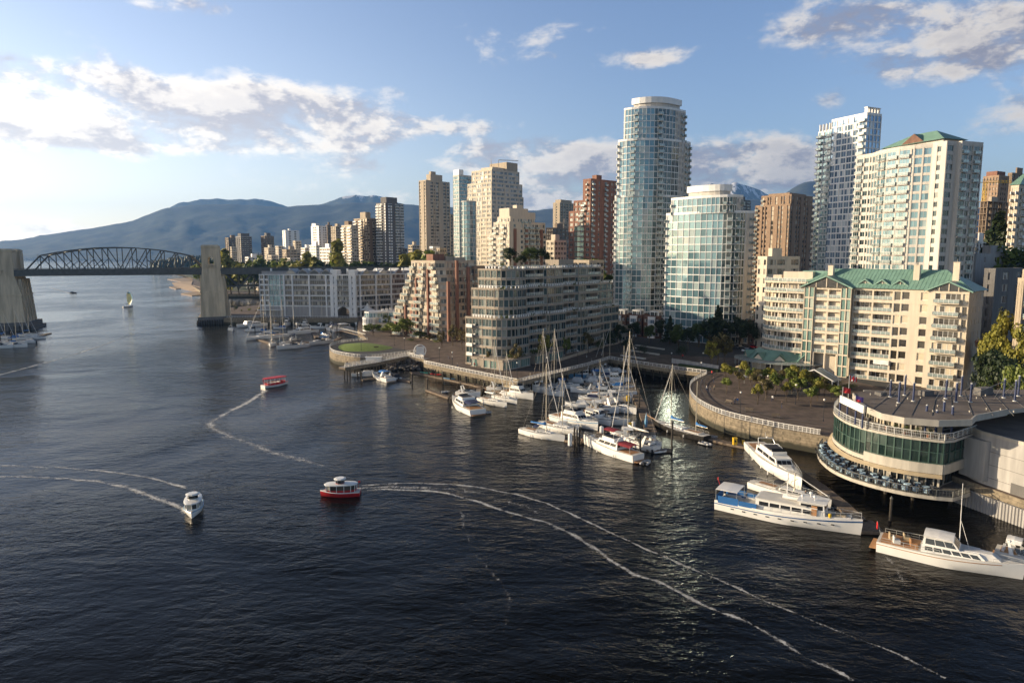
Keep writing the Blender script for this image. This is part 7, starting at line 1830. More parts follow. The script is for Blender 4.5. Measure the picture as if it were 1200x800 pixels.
mb = MB(); mb.tube((0, 0, fr+1.9), (0, 0, fr+6.2), .09, 6); mb.tube((0, 0, fr+2.6), (-4.4, 0, fr+3.6), .07, 5); mb.tube((0, -.9, fr+5), (0, .9, fr+5), .04, 4); mb.build('mast', M['hull'], t0)
mb = MB(); mb.loft([[(1.0+1.6*(u-.5)*2, .45*cos(a)*(1-.3*abs(2*u-1)), fr+2.3+.3*sin(a)) for a in [2*pi*j/8 for j in range(8)]] for u in (0, .2, .5, .8, 1)]); mb.build('life_raft', M['hull'], t0)
for x, y in ((3.2, .8), (4.0, -.6), (2.4, -1.2)): mb = MB(); mb.lathe((x, y, fr+2.7), [(.06, 0), (.06, .5), (.25, .52), (.22, .75), (.05, .85)], 8); mb.build('radar_dome', M['hull'], t0)
boat_rail(t0, sh, -L*.45, L*.49, .95, r=.03, step=1.3); mb = MB(); mb.box((L*.36, 0, fr+.95), (1.4, 1.1, .5)); mb.build('deck_locker', M['ctan'], t0)
mb = MB(); mb.lathe((L*.30, -1.2, fr+.8), [(.2, 0), (.25, .5), (.1, .6)], 8); mb.build('vent', M['yellow'], t0)
mb = MB(); mb.tube((-L*.49, 0, fr+2.2), (-L*.51, 0, fr+3.4), .03, 4); mb.box((-L*.51, .25, fr+3.15), (.03, .5, .4)); mb.build('ensign', M['redp'], t0)
# cream classic motor yacht
g0, g1 = G(1032, 648, 0), G(1193, 685, 0); L = hypot(g1[0]-g0[0], g1[1]-g0[1])+1.2; hd = atan2(g1[1]-g0[1], g1[0]-g0[0]); nv = (-sin(hd), cos(hd)); Bm = 4.8
t0 = thing('motor_yacht', 'cream classic motor yacht with long foredeck cover and red flag, nearest boat at the right', 'yacht', ((g0[0]+g1[0])/2+nv[0]*Bm*.42, (g0[1]+g1[1])/2+nv[1]*Bm*.42, 0), hd)
fr = 1.5; sh = put_hull(t0, L, Bm, fr, .35, 'hull', None, 1.0, .86)
mb = MB()
for sg in (-1, 1):
    for k in range(12): a, b_ = sh[k], sh[k+1]; mb.add([(a[0], sg*(a[1]+.02), a[2]-.32), (b_[0], sg*(b_[1]+.02), b_[2]-.32), (b_[0], sg*(b_[1]+.02), b_[2]-.22), (a[0], sg*(a[1]+.02), a[2]-.22)], [(0, 1, 2, 3)])
mb.build('rubbing_strake', M['teak'], t0)
house(t0, -L*.18, L*.27, 3.9, 2.6, fr+.02, .95, 1.1, .0, .9, 'hull', 'cabin', (.3, .8, 6, 'sp'))
house(t0, L*.10, L*.36, 2.9, 1.4, fr+.3, .75, 1.5, .2, .72, 'cwhite', 'foredeck_cover')
c_ = house(t0, -L*.17, L*.08, 3.4, 3.0, fr+.95, .95, .8, .1, .88, 'hull', 'saloon', (.15, .88, 3, 'sfp'))
canopy(t0, -L*.17, L*.035, 3.5, fr+2.15, .22, 'cwhite', True, .05, .6, 'hard_top')
mb = MB(); mb.box((-L*.34, 0, fr+.06), (L*.28, 3.8, .1)); mb.build('cockpit_floor', M['teak'], t0)
for x, y, m_ in ((-L*.24, -.9, 'teak'), (-L*.30, .8, 'ctan'), (-L*.40, 0, 'ctan'), (-L*.36, -1.1, 'cwhite')): mb = MB(); mb.box((x, y, fr+.35), (.8, .9, .5), .3); mb.box((x-.35, y, fr+.75), (.12, .85, .5), .3); mb.build('deck_chair', M[m_], t0)
mb = MB(); mb.tube((L*.07, 0, fr+1.9), (L*.06, 0, fr+9.5), .06, 5, 0, .03); mb.tube((L*.07, 0, fr+4.5), (L*.14, 0, fr+.9), .03, 4); mb.build('mast', M['hull'], t0)
boat_rail(t0, sh, -L*.47, -L*.05, .7, r=.03); boat_rail(t0, sh, L*.30, L*.49, .45, r=.025)
mb = MB(); mb.box((-L*.53, 0, .45), (L*.05, 3.6, .12)); mb.build('swim_platform', M['teak'], t0); mb = MB(); mb.tube((-L*.49, 0, fr+.5), (-L*.52, 0, fr+2.2), .03, 4); mb.build('flag_pole', M['frame'], t0)
mb = MB(); mb.box((-L*.52, .1, fr+1.55), (.05, .6, .95), .3); mb.build('ensign', M['redp'], t0)
# dinghies
def dinghy(label, x, y, h, L=2.8, m='rubber', z=0.0, tilt=0):
    g = G(x, y, z); t0 = thing('dinghy', label, 'dinghy', (g[0], g[1], z+.05), radians(h)); mb = MB(); pts = [(-L/2, -.62), (L*.2, -.62), (L*.42, -.35), (L*.5, 0), (L*.42, .35), (L*.2, .62), (-L/2, .62)]
    for a, b_ in zip(pts[:-1], pts[1:]): mb.tube((*a, .22), (*b_, .22), .21, 8)
    mb.build('tube', M[m], t0, True); mb = MB(); mb.box((-.1, 0, .12), (L*.85, 1.0, .08)); mb.build('floor', M['cdark'], t0); mb = MB(); mb.box((-L*.55, 0, .4), (.3, .3, .6)); mb.build('outboard_motor', M['cdark'], t0); mb = MB(); mb.box((0, 0, .33), (.25, 1.1, .06)); mb.build('thwart', M['deck'], t0)
dinghy('grey inflatable dinghy hanging off the stern of the red canopied cruiser', 757, 543, 60); dinghy('white inflatable dinghy under the stern of the black ketch', 827, 521, -50)
dinghy('grey inflatable with red gear on the dock right of the ketch', 832, 513, 0, 3.2); dinghy('small grey dinghy between the quay row boats', 570, 484, 10, 2.4); dinghy('small dinghy tied at the L shaped dock', 521, 460, 30, 2.6)
dinghy('white inflatable beside the dark ketch bow', 773, 530, 20, 3.2, 'hull')
t0 = thing('blue_pennant', 'tall light blue folded sail standing beside the yellow box on the central dock', 'sail', (*G(757, 500, .4), .45)); mb = MB(); mb.loft([[(.25*s_*cos(a), .25*s_*sin(a), z) for a in [2*pi*j/6 for j in range(6)]] for z, s_ in ((0, 1), (1.2, 1.6), (2.4, .9), (3.2, .15))]); mb.build('sailcloth', M['hullltblue'], t0); mb = MB(); mb.tube((0, 0, 0), (0, 0, 3.4), .04, 5); mb.build('pole', M['frame'], t0)

# ------------------------------------------------------------------ little harbour ferries
def ferry(label, x, y, h, hm, trim, roofm='hull', pilot=True, wide=False):
    g = G(x, y, 0); t0 = thing('harbour_ferry', label, 'ferry', (g[0], g[1], 0), radians(h)); L, Bm, fr = (6.6, 2.7, .75) if not wide else (8.6, 3.4, .7)
    sh = put_hull(t0, L, Bm, fr, .30, hm, None, 1.3, .80)
    mb = MB()
    for sg in (-1, 1):
        for k in range(14): a, b_ = sh[k], sh[k+1]; mb.tube((a[0], sg*(a[1]+.03), a[2]), (b_[0], sg*(b_[1]+.03), b_[2]), .07, 5)
    mb.build('gunwale', M[trim], t0)
    def ov(n=12): return [(L*.43*cos(2*pi*i/n)*(1 if abs(cos(2*pi*i/n)) < .9 else .95)-.15, Bm*.46*(abs(sin(2*pi*i/n))**.6)*(1 if sin(2*pi*i/n) > 0 else -1)) for i in range(n)]
    o_ = ov(14); mb = MB()
    if not wide:
        for i in range(14):
            a, b_ = o_[i], o_[(i+1) % 14]; a = (a[0]*.93, a[1]*.9); b_ = (b_[0]*.93, b_[1]*.9); mb.add([(*a, fr+.4), (*b_, fr+.4), (*b_, fr+1.15), (*a, fr+1.15)], [(0, 1, 2, 3)])
        mb.build('window', GLS['warm'], t0); mb = MB()
        mb.loft([[(a[0]*.95, a[1]*.92, z) for a in o_] for z in (fr-.05, fr+.42)]); mb.build('coaming', M[hm] if hm != 'hullblue' else M['hull'], t0)
    mb = MB()
    for i in range(14): a = o_[i]; mb.tube((a[0]*.95, a[1]*.92, fr), (a[0]*.97, a[1]*.94, fr+1.22), .05, 5)
    mb.build('roof_post', M['hull'], t0)
    zr_ = fr+(1.2 if not wide else 1.9); sc_ = 1.0 if not wide else 1.08
    if wide:
        mb.v and None; mb = MB()
        for i in range(14): a = o_[i]; mb.tube((a[0]*.95, a[1]*.92, fr+1.0), (a[0]*.97, a[1]*.94, zr_), .05, 5)
        mb.build('roof_post', M['hull'], t0)
        mb = MB()
        for i in range(14): a, b_ = o_[i], o_[(i+1) % 14]; mb.add([(a[0]*.95, a[1]*.95, fr), (b_[0]*.95, b_[1]*.95, fr), (b_[0]*.95, b_[1]*.95, fr+.7), (a[0]*.95, a[1]*.95, fr+.7)], [(0, 1, 2, 3)])
        mb.build('bulwark', M['redp'], t0)
        for x_ in (-2.4, -1.2, 0, 1.2): mb = MB(); mb.box((x_, 0, fr+.4), (.5, 2.4, .4)); mb.build('seat', M['deck'], t0)
    mb = MB(); mb.loft([[(a[0]*s_*sc_, a[1]*s_*sc_, z) for a in o_] for s_, z in ((1.04, zr_), (1.06, zr_+.07), (.98, zr_+.16), (.7, zr_+.22))]); mb.build('roof', M[roofm], t0)
    if pilot:
        mb = MB(); r = [(.75*cos(2*pi*i/10), .78*sin(2*pi*i/10)) for i in range(10)]; mb.loft([[(a, b_, z) for a, b_ in r] for z in (fr, fr+1.5)]); ph = mb.build('pilothouse', M[hm] if trim != 'hullltblue' else M['hull'], t0); mb = MB()
        for i in range(10): a, b_ = r[i], r[(i+1) % 10]; mb.add([(a[0]*1.02, a[1]*1.02, fr+1.5), (b_[0]*1.02, b_[1]*1.02, fr+1.5), (b_[0]*.98, b_[1]*.98, fr+2.1), (a[0]*.98, a[1]*.98, fr+2.1)], [(0, 1, 2, 3)])
        mb.build('window', GLS['boatg'], ph)
        mb = MB(); mb.loft([[(a*s_, b_*s_, z) for a, b_ in r] for s_, z in ((1.35, fr+2.1), (1.4, fr+2.17), (1.0, fr+2.3))]); mb.build('roof', M['hull'], ph)
    mb = MB(); mb.tube((-L*.44, 0, fr), (-L*.48, 0, fr+1.7), .03, 4); mb.box((-L*.48, .0, fr+1.5), (.35, .03, .3)); mb.build('flag', M['redp'], t0)
    for k in range(2): mb = MB(); mb.lathe((.9-2*k, -.35+.5*k, fr+.5), [(.05, -.1), (.2, .1), (.18, .5), (.1, .62), (.11, .72), (.1, .85), (.02, .9)], 6); mb.build('lifebuoy', M['orange'], t0) if False else None
    return t0
ferry('small dark red harbour ferry with white roofs and wheelhouse in the middle of the water', 399, 580, 186, 'hullred', 'hull')
ferry('small white and blue harbour ferry heading towards the camera at the left', 227, 599, -70, 'hull', 'hullltblue')
ferry('red roofed open sided ferry heading away towards the lawn peninsula', 323, 452, 50, 'hull', 'redp', 'redp', False, True)
# far boats under the bridge
g = G(150, 360, 0); t0 = thing('sailboat', 'far sailboat with blue and yellow spinnaker under the bridge', 'sailboat', (*g, 0), radians(70)); put_hull(t0, 9, 2.8, 1.0, .3, 'hull', None, 1.1, .6); mast_(t0, .5, 1.2, 12, 3, 'cwhite', L=9, jib=False)
mb = MB(); n, m_ = 10, 8
for i in range(n+1):
    for j in range(m_+1): u, v = i/n, j/m_; wd = 3.0*sin(pi*(.12+.80*(1-v)))**.7; mb.v.append((1.2+2.0*sin(pi*v)*(.4+.6*sin(pi*u)), (u-.5)*2*wd, 2.0+10*v))
for i in range(n):
    for j in range(m_): a = i*(m_+1)+j; mb.f.append((a, a+1, a+m_+2, a+m_+1)); mb.m.append(1 if (i < 3 or j > 6) else 0)
mb.build('spinnaker', [mat('pale_yellow_sail', (.75,.70,.35), .8), M['hullltblue']], t0, True)
t0 = place('small', 'far dark speedboat leaving a short wake beyond the bridge', c=(86, 343.5), h=10, L=6.5, cv='cdark', hm='hullblack')
t0 = place('small', 'tiny distant boat on the bay seen through the bridge truss', c=(221, 316), h=10, L=8, cv='cwhite')
# ------------------------------------------------------------------ trees
def crown_mesh(name, kind, h, r, n, leaf, lm, seed, base=.25):
    rr = random.Random(seed); mb = MB(); cl = []
    k = {'round': 16, 'poplar': 20, 'fir': 26, 'sparse': 22, 'small': 9, 'bush': 9}[kind]
    for i in range(k):
        if kind == 'poplar': z = base*h+(1-base)*h*rr.random(); q = r*.55*(1-abs(2*(z/h-base)/(1-base)-.85)*.55)*rr.random(); a = rr.uniform(0, 6.28); cl.append((q*cos(a), q*sin(a), z, r*.5, h*.11))
        elif kind == 'fir': u = i/k; z = base*h+(1-base)*h*u; q = r*(1-u)*.75; a = i*2.4; cl.append((q*cos(a), q*sin(a), z, r*(1-u)*.55+.15, h*.05))
        elif kind == 'bush': a = rr.uniform(0, 6.28); q = r*.6*rr.random()**.5; cl.append((q*cos(a), q*sin(a), h*.45+rr.uniform(-.1, .25)*h, r*.5, h*.32))
        else:
            a = rr.uniform(0, 6.28); e = rr.uniform(-.5, 1); q = r*(.35+.45*rr.random())*sqrt(max(.05, 1-e*e*.8)); zc = h*(base+(1-base)*.5)
            cl.append((q*cos(a), q*sin(a), zc+e*(1-base)*h*.40, r*(.42 if kind != 'sparse' else .22)*rr.uniform(.7, 1.2), h*(.13 if kind != 'sparse' else .10)))
    for i in range(n):
        c = cl[i % k]
        d = Vector((rr.gauss(0, 1), rr.gauss(0, 1), rr.gauss(0, 1))).normalized()*(rr.random()**.4)
        p = Vector((c[0]+d.x*c[3], c[1]+d.y*c[3], c[2]+d.z*c[4])); s_ = leaf*rr.uniform(.6, 1.4)
        nrm = (d+Vector((rr.uniform(-.6, .6), rr.uniform(-.6, .6), rr.uniform(-.2, .8)))).normalized(); u = nrm.orthogonal().normalized()*s_; v = nrm.cross(u)
        t_ = rr.uniform(.5, 1); mb.poly([tuple(p-u*.5), tuple(p+v*.45*t_), tuple(p+u*.5), tuple(p-v*.45)])
    return mb.mesh(name, LEAF[lm]), cl
def trunk_mesh(h, r, cl, kind, seed):
    mb = MB(); rr = random.Random(seed); top = h*(.85 if kind in ('fir', 'poplar') else .55); r0 = max(.07, h*.022)
    pts = [Vector((rr.uniform(-.02, .02)*h*(i > 0), rr.uniform(-.02, .02)*h*(i > 0), top*i/4)) for i in range(5)]
    for i in range(4): mb.tube(pts[i], pts[i+1], r0*(1-.2*i), 6, 0, r0*(1-.2*(i+1)))
    if kind != 'fir':
        for c in cl[:12]:
            q = pts[min(4, 1+int(rr.random()*3))]; mb.tube(q, Vector(c[:3]), r0*.4, 4, 0, r0*.1, caps=False)
            if kind == 'sparse':
                for _ in range(5): mb.tube(Vector(c[:3])*.8+q*.2, Vector(c[:3])+Vector((rr.uniform(-.6, .6), rr.uniform(-.6, .6), rr.uniform(.2, 1.4))), .03, 3, 0, .01, caps=False)
    return mb.mesh('trunk', M['bark'])
TP = {}
def tree(kind, x, y, z, h, lm='mid', r=None, near=False, label='', group=None, cat='tree', name=None):
    r = r or h*{'round': .36, 'poplar': .17, 'fir': .27, 'sparse': .33, 'small': .38, 'bush': .6}[kind]; var = R.randrange(3); key = (kind, lm, near, var)
    H0 = 10.0; R0 = H0*{'round': .36, 'poplar': .17, 'fir': .27, 'sparse': .33, 'small': .38, 'bush': .6}[kind]
    if key not in TP:
        n = {'round': 1500, 'poplar': 1300, 'fir': 1600, 'sparse': 620, 'small': 800, 'bush': 700}[kind]; n = n if near else n//3
        base = {'round': .24, 'poplar': .06, 'fir': .08, 'sparse': .22, 'small': .42, 'bush': .0}[kind]
        cm, cl = crown_mesh('crown', kind, H0, R0, n, (.62 if near else 1.15)*(1.3 if kind == 'small' else 1), lm, hash(key) % 9999 if False else (var*71+len(TP)*13+5), base)
        TP[key] = (cm, trunk_mesh(H0, R0, cl, kind, var+3))
    nm = name or {'round': 'broadleaf_tree', 'poplar': 'poplar_tree', 'fir': 'fir_tree', 'sparse': 'budding_tree', 'small': 'young_tree', 'bush': 'shrub'}[kind]
    t0 = thing(nm, label, cat if kind != 'bush' else 'shrub', (x, y, z), R.uniform(0, 6.28), group); t0.scale = (r/R0, r/R0, h/H0)
    link('crown', TP[key][0], t0)
    if kind != 'bush' or True: link('trunk' if kind != 'bush' else 'stem', TP[key][1], t0)
    return t0
ORD = ['first', 'second', 'third', 'fourth', 'fifth', 'sixth', 'seventh', 'eighth', 'ninth', 'tenth', 'eleventh', 'twelfth', 'thirteenth', 'fourteenth', 'fifteenth', 'sixteenth', 'seventeenth', 'eighteenth', 'nineteenth', 'twentieth', 'twenty-first', 'twenty-second', 'twenty-third', 'twenty-fourth', 'twenty-fifth', 'twenty-sixth', 'twenty-seventh', 'twenty-eighth', 'twenty-ninth', 'thirtieth']
def trees(lst, lab, group, near=False, z=None):
    lst = sorted(lst, key=lambda q: q[1])
    cnt = {}
    for kind, px, ytop, Y, lm, *rest in lst:
        x = XA(px, Y, 20); zz = ground_z(x, Y) if z is None else z; h = max(1.5, ZA(ytop, Y)-zz)
        k = cnt.get((kind, lm), 0); cnt[(kind, lm)] = k+1
        tree(kind, x, Y, zz, h, lm, r=(rest[0] if rest else None), near=near, label='%s %s %s, %s from the left' % ({'fresh': 'fresh green', 'mid': 'green', 'dark': 'dark green', 'olive': 'olive brown', 'yellow': 'yellow green', 'blossom': 'pink blossoming'}[lm], {'round': 'tree', 'poplar': 'poplar', 'fir': 'fir', 'sparse': 'budding tree', 'small': 'young tree', 'bush': 'shrub'}[kind], lab, ORD[k % 30]), group=group)
rr = random.Random(17)
T1 = [('poplar',264,289,640,'yellow'),('poplar',270,300,650,'yellow'),('poplar',243,303,700,'yellow'),('round',236,307,760,'fresh'),('round',251,305,700,'mid'),('poplar',257,302,690,'fresh'),('round',279,306,640,'yellow'),
 ('round',291,305,640,'yellow'),('round',298,308,620,'mid'),('round',312,300,650,'fresh'),('round',320,303,640,'mid'),('round',328,303,620,'fresh'),('round',337,305,610,'yellow'),('round',346,306,610,'mid'),('round',354,305,600,'yellow'),
 ('poplar',361,297,600,'yellow'),('poplar',369,299,590,'yellow'),('round',377,306,590,'mid'),('round',386,307,590,'dark'),('poplar',397,283,580,'yellow'),('poplar',393,292,585,'fresh'),('round',408,306,590,'fresh'),('round',420,306,600,'mid'),('round',430,308,600,'fresh'),
 ('round',440,309,580,'dark'),('round',452,308,580,'mid'),('round',462,309,590,'dark')]
trees(T1, 'among the far towers', 'trees of the far residential district')
trees([('poplar',474,296,520,'yellow'),('poplar',482,294,520,'yellow'),('poplar',490,291,510,'yellow'),('poplar',503,289,500,'fresh'),('round',511,300,480,'mid'),('round',468,255,1400,'fresh') if False else ('round',520,300,470,'dark')], 'just above the zinc gables', 'poplars above the marina block roofs')
trees([('bush',266,361,452,'mid'),('bush',274,358,455,'dark'),('bush',282,362,448,'mid'),('bush',291,360,450,'fresh'),('bush',299,363,446,'dark'),('bush',303,359,452,'yellow')], 'on the bank right of the bridge pier', 'shrubs at the bridge pier')
trees([('round',436,379,312,'fresh',4.6),('round',457,378,306,'fresh',4.4),('round',473,373,296,'fresh',5.4),('round',448,384,324,'mid',3.2),('round',492,388,300,'mid',3.4),('round',503,392,292,'olive',3.0),('bush',482,397,290,'mid',3),('bush',512,398,284,'fresh',2.4)], 'at the back of the little lawn', 'trees behind the lawn', True)
trees([('sparse',452,368,330,'fresh'),('sparse',517,387,268,'olive'),('sparse',530,380,275,'olive'),('sparse',541,384,262,'olive'),('sparse',604,402,218,'olive'),('sparse',637,389,228,'yellow'),('sparse',575,404,222,'olive'),('sparse',664,394,240,'fresh'),('sparse',690,388,255,'olive'),('bush',548,412,245,'mid',2.4),('bush',560,418,236,'fresh',2.0)], 'along the quay promenade', 'slender trees of the quay promenade', True)
trees([('round',598,291,262,'dark',3.6),('round',610,299,258,'dark',2.4),('round',621,289,266,'mid',3.6),('round',634,291,272,'dark',3.8),('bush',588,306,252,'mid'),('bush',645,303,282,'mid'),('bush',655,305,290,'yellow')], 'on the roof of the glass terraces', 'rooftop trees', True, 35.6)
trees([('round',640,296,520,'fresh'),('round',652,303,480,'yellow'),('round',662,306,440,'fresh'),('round',690,306,380,'fresh'),('round',700,312,370,'mid')], 'in the gap left of the red brick tower', 'trees in the gap by the red brick tower')
trees([('round',716,388,262,'dark'),('round',728,381,275,'dark'),('round',744,377,285,'dark'),('round',762,380,282,'mid'),('round',776,374,288,'dark'),('fir',786,370,280,'dark'),('round',796,380,262,'mid'),('round',808,384,260,'dark'),
 ('fir',842,358,272,'dark'),('round',832,372,265,'dark'),('round',852,376,262,'dark'),('round',868,372,268,'dark'),('round',880,376,262,'dark'),('round',820,378,270,'mid'),('round',735,398,248,'dark'),('bush',800,401,246,'dark'),('bush',756,402,250,'dark')], 'in the shade before the brick townhouses', 'trees before the townhouses', True)
trees([('sparse',843,388,222,'olive'),('sparse',836,398,218,'yellow'),('sparse',851,393,224,'olive')], 'standing at the back of the round plaza', 'budding trees of the plaza', True)
PT = [(850,450),(851,462),(866,456),(886,460),(896,452),(888,474),(897,470),(909,463),(924,455),(921,471),(944,461),(950,477),(966,465),(981,474),(958,470),(935,468),(872,446),(880,452),(902,449),(915,452),(930,451),(938,456),(953,459),(960,463),(974,469),(928,462)]
for k, (x, y) in enumerate(sorted(PT)):
    g = G(x, y, 3.9); tree('small', g[0], g[1], 3.9, rb_.uniform(4.0, 6.2), ['yellow', 'fresh', 'olive'][k % 3], near=True, label='young %s tree on the round plaza, %s from the left' % (['yellow green', 'fresh green', 'olive brown'][k % 3], ORD[k]), group='young trees planted on the round plaza')
trees([('round',1182,364,172,'yellow',4.0),('round',1171,375,172,'yellow',3.8),('round',1190,380,165,'yellow',3.6),('round',1163,392,172,'yellow',3.0),('round',1157,390,180,'blossom',2.6),('round',1162,410,158,'dark',3.6),('round',1180,415,154,'dark',4.0),('round',1152,425,160,'dark',2.4),('round',1194,425,140,'fresh',3.0),('bush',1172,438,140,'dark',4),('bush',1160,436,140,'mid',3),('bush',1186,442,136,'mid',3),
 ('fir',1162,250,300,'dark'),('fir',1166,258,298,'dark'),('round',1180,290,262,'fresh'),('round',1192,286,268,'mid'),('round',1205,300,240,'dark')], 'at the right edge behind the restaurant', 'trees at the right edge', True)
trees([('bush',655,409,246,'mid'),('bush',668,404,252,'dark'),('bush',680,400,258,'mid'),('bush',692,397,264,'dark'),('bush',645,411,240,'fresh'),('bush',704,396,262,'mid'),('bush',632,414,234,'dark'),('bush',590,419,236,'fresh')], 'in the planters below the glass terraces', 'shrubs below the glass terraces', True)
# street and garden greenery deeper in the city
ex = []
for k in range(26): px = rr.uniform(560, 1150); ex.append(('round', px, 0, rr.uniform(340, 600), rr.choice(['mid', 'dark', 'fresh'])))
trees([('bush',864,430,212,'fresh',2.2),('bush',878,436,208,'mid',2.4),('bush',905,441,205,'fresh',2.6),('bush',924,444,203,'mid',2.4),('bush',940,447,200,'fresh',2.2),('bush',985,452,190,'mid',2.4),('bush',1000,450,185,'fresh',2.4),('bush',972,455,185,'mid',2.2)], 'in the planting beds before the low cafe', 'shrubs before the low cafe', True)
# park forest across the bay: one mass
mb = MB()
for k in range(2600):
    px = 180+(rr.random()**.8)*420; Y = rr.uniform(1760, 2500); x = (px-600)/800*Y; h = rr.uniform(20, 34)*(.6+.4*min(1, (px-178)/30)); r = rr.uniform(4, 8); z = 5+12*min(1, (px-178)/120); n_ = 6; a0 = rr.random()
    vs = []
    for q, zz in ((r*.8, 0.1), (r, .25), (r*.6, .6), (r*.25, .88)):
        for i in range(n_): a = a0+2*pi*i/n_; j = rr.uniform(.75, 1.25); vs.append((x+q*j*cos(a), Y+q*j*sin(a), z+h*zz))
    vs.append((x, Y, z+h)); fs = [(i+ring*n_, (i+1) % n_+ring*n_, (i+1) % n_+(ring+1)*n_, i+(ring+1)*n_) for ring in range(3) for i in range(n_)]+[(3*n_+i, 3*n_+(i+1) % n_, 4*n_) for i in range(n_)]; mb.add(vs, fs)
tag(mb.build('park_forest', LEAF['dark']), 'dark evergreen forest of the park along the far shore', 'forest', kind='stuff')

# ------------------------------------------------------------------ promenade furniture
def lamp(x, y, z, label, h=4.6, grp='globe lamps of the promenade'):
    t0 = thing('street_lamp', label, 'lamp', (x, y, z), 0, grp); mb = MB(); mb.lathe((0, 0, 0), [(.14, 0), (.12, .4), (.06, .6), (.05, h)], 8); mb.build('post', M['cdark'], t0); mb = MB(); mb.lathe((0, 0, h), [(.08, 0), (.2, .1), (.25, .25), (.2, .4), (.05, .48)], 10); mb.build('globe', M['lampglass'], t0, True)
LP = [(822,444,'at the back of the round plaza beside the walkway'),(868,484,'on the plaza edge below the young trees'),(933,474,'among the young trees of the plaza'),(966,494,'at the right end of the plaza railing'),(787,431,'at the top of the basin walkway'),(745,424,'on the left part of the basin walkway'),(824,431,'right of the low wall behind the walkway'),
 (606,444,'at the quay corner'),(567,437,'on the quay left of its corner'),(530,430,'on the quay beside the kayaks'),(641,437,'right of the quay corner'),(677,428,'on the quay under the planted terraces'),(423,411,'on the lawn seawall'),(396,409,'at the left tip of the lawn'),(474,411,'at the right end of the lawn seawall'),(462,405,'between the lawn and the trees'),(515,424,'at the head of the narrow pier'),(900,462,'in the middle of the round plaza')]
for x, y, lb in LP: g = G(x, y, 4); lamp(g[0], g[1]+.5, 3.95, 'dark globe lamp post '+lb)
def seatwall(label, a, b_, h, w_, m, name='low_wall', cat='wall'):
    g0, g1 = G(*a, 3.9), G(*b_, 3.9); mb = MB(); mb.seg((0, 0), (g1[0]-g0[0], g1[1]-g0[1]), 0, h, w_/2, w_/2); o = mb.build(name, M[m]); o.location = (g0[0], g0[1], 3.9); tag(o, label, cat)
for k, (a, b_, w_) in enumerate((((728,417),(756,421),'lowest'),((736,411),(772,416),'middle'),((745,405),(778,410),'highest'))):
    seatwall('long pale terraced step behind the basin, %s of three' % w_, a, b_, .5, 1.0, 'pale', 'terrace_step', 'steps')
seatwall('grey low wall behind the walkway left of the round plaza', (787,425), (842,434), 1.6, .4, 'grey')
seatwall('dark clipped hedge in front of the grey low wall', (796,429), (842,436), .9, 1.2, 'soil', 'hedge', 'hedge')
seatwall('beige planter wall at the foot of the glass terraces', (652,424), (708,407), 1.0, .4, 'beige')
# cafe parasols in front of the pavilion
for k, (x, y) in enumerate(((866,437),(878,443),(892,446),(906,448),(920,447),(872,449),(900,453),(934,452))):
    g = G(x, y, 4); t0 = thing('cafe_parasol', 'small %s parasol in front of the low cafe, %s from the left' % (['cream', 'dark', 'white'][k % 3], ORD[k]), 'parasol', (g[0], g[1], 3.9), 0, 'parasols of the low cafe'); mb = MB(); mb.tube((0, 0, 0), (0, 0, 2.3), .04, 6); mb.build('pole', M['frame'], t0); mb = MB(); mb.lathe((0, 0, 2.0), [(1.3, 0), (.7, .3), (.03, .55)], 8); mb.build('canopy', M[['ctan', 'cdark', 'cwhite'][k % 3]], t0)
# cars
def car(x, y, z, h, m, label):
    t0 = thing('parked_car', label, 'car', (x, y, z), radians(h), 'parked cars'); mb = MB(); P = [(-2.1, .35), (-2.15, .75), (-1.9, .95), (1.1, .92), (2.0, .72), (2.15, .4)]
    mb.loft([[(px_, s_*.85*(1 if abs(s_) < 1 else .97), pz) for px_, pz in P] for s_ in (-1, -.98, .98, 1)], 0); mb.build('body', M[m], t0)
    mb = MB(); mb.add([(-1.8, -.78, .93), (1.0, -.78, .93), (1.0, .78, .93), (-1.8, .78, .93), (-1.4, -.62, 1.42), (.3, -.62, 1.42), (.3, .62, 1.42), (-1.4, .62, 1.42)], [(4, 5, 6, 7), (0, 1, 5, 4), (1, 2, 6, 5), (2, 3, 7, 6), (3, 0, 4, 7)], [0, 1, 1, 1, 1]); mb.build('cabin', [M[m], GLS['boatg']], t0)
    for a in (-1.3, 1.3):
        for b_ in (-.82, .82): mb = MB(); mb.tube((a, b_-.1, .33), (a, b_+.1, .33), .33, 10); mb.build('wheel', M['cdark'], t0)
for i, (x, y, h, m_, lb) in enumerate(((876,412,20,'white','white car on the drive left of the condominium'),(868,408,20,'dgrey','dark car behind the white one on the drive'),(884,408,-60,'redp','red car at the top of the drive by the condominium'),(1160,348,100,'white','white car in the sloping lane at the right'),(1156,362,100,'dgrey','dark car lower in the sloping lane at the right'))):
    g = G(x, y, 4); car(g[0], g[1], 3.99, h, m_, lb)
# benches
for k, (x, y) in enumerate(((856,474),(880,484),(912,491),(560,433),(585,438),(440,409))):
    g = G(x, y, 4); t0 = thing('bench', 'dark wooden bench '+['on the plaza under the leftmost young trees', 'on the plaza edge in the middle', 'on the plaza edge towards the restaurant', 'on the quay left of its corner', 'on the quay close to its corner', 'facing the lawn'][k], 'bench', (g[0], g[1]+1.5, 3.95), radians([-50, -25, -20, -25, -25, 10][k]), 'benches along the promenade'); mb = MB(); mb.box((0, 0, .45), (1.8, .5, .07)); mb.build('seat', M['timber'], t0); mb = MB(); mb.box((0, .25, .75), (1.8, .06, .4)); mb.build('backrest', M['timber'], t0)
    for a in (-.75, .75): mb = MB(); mb.box((a, 0, .22), (.08, .45, .44)); mb.build('leg', M['steel'], t0)

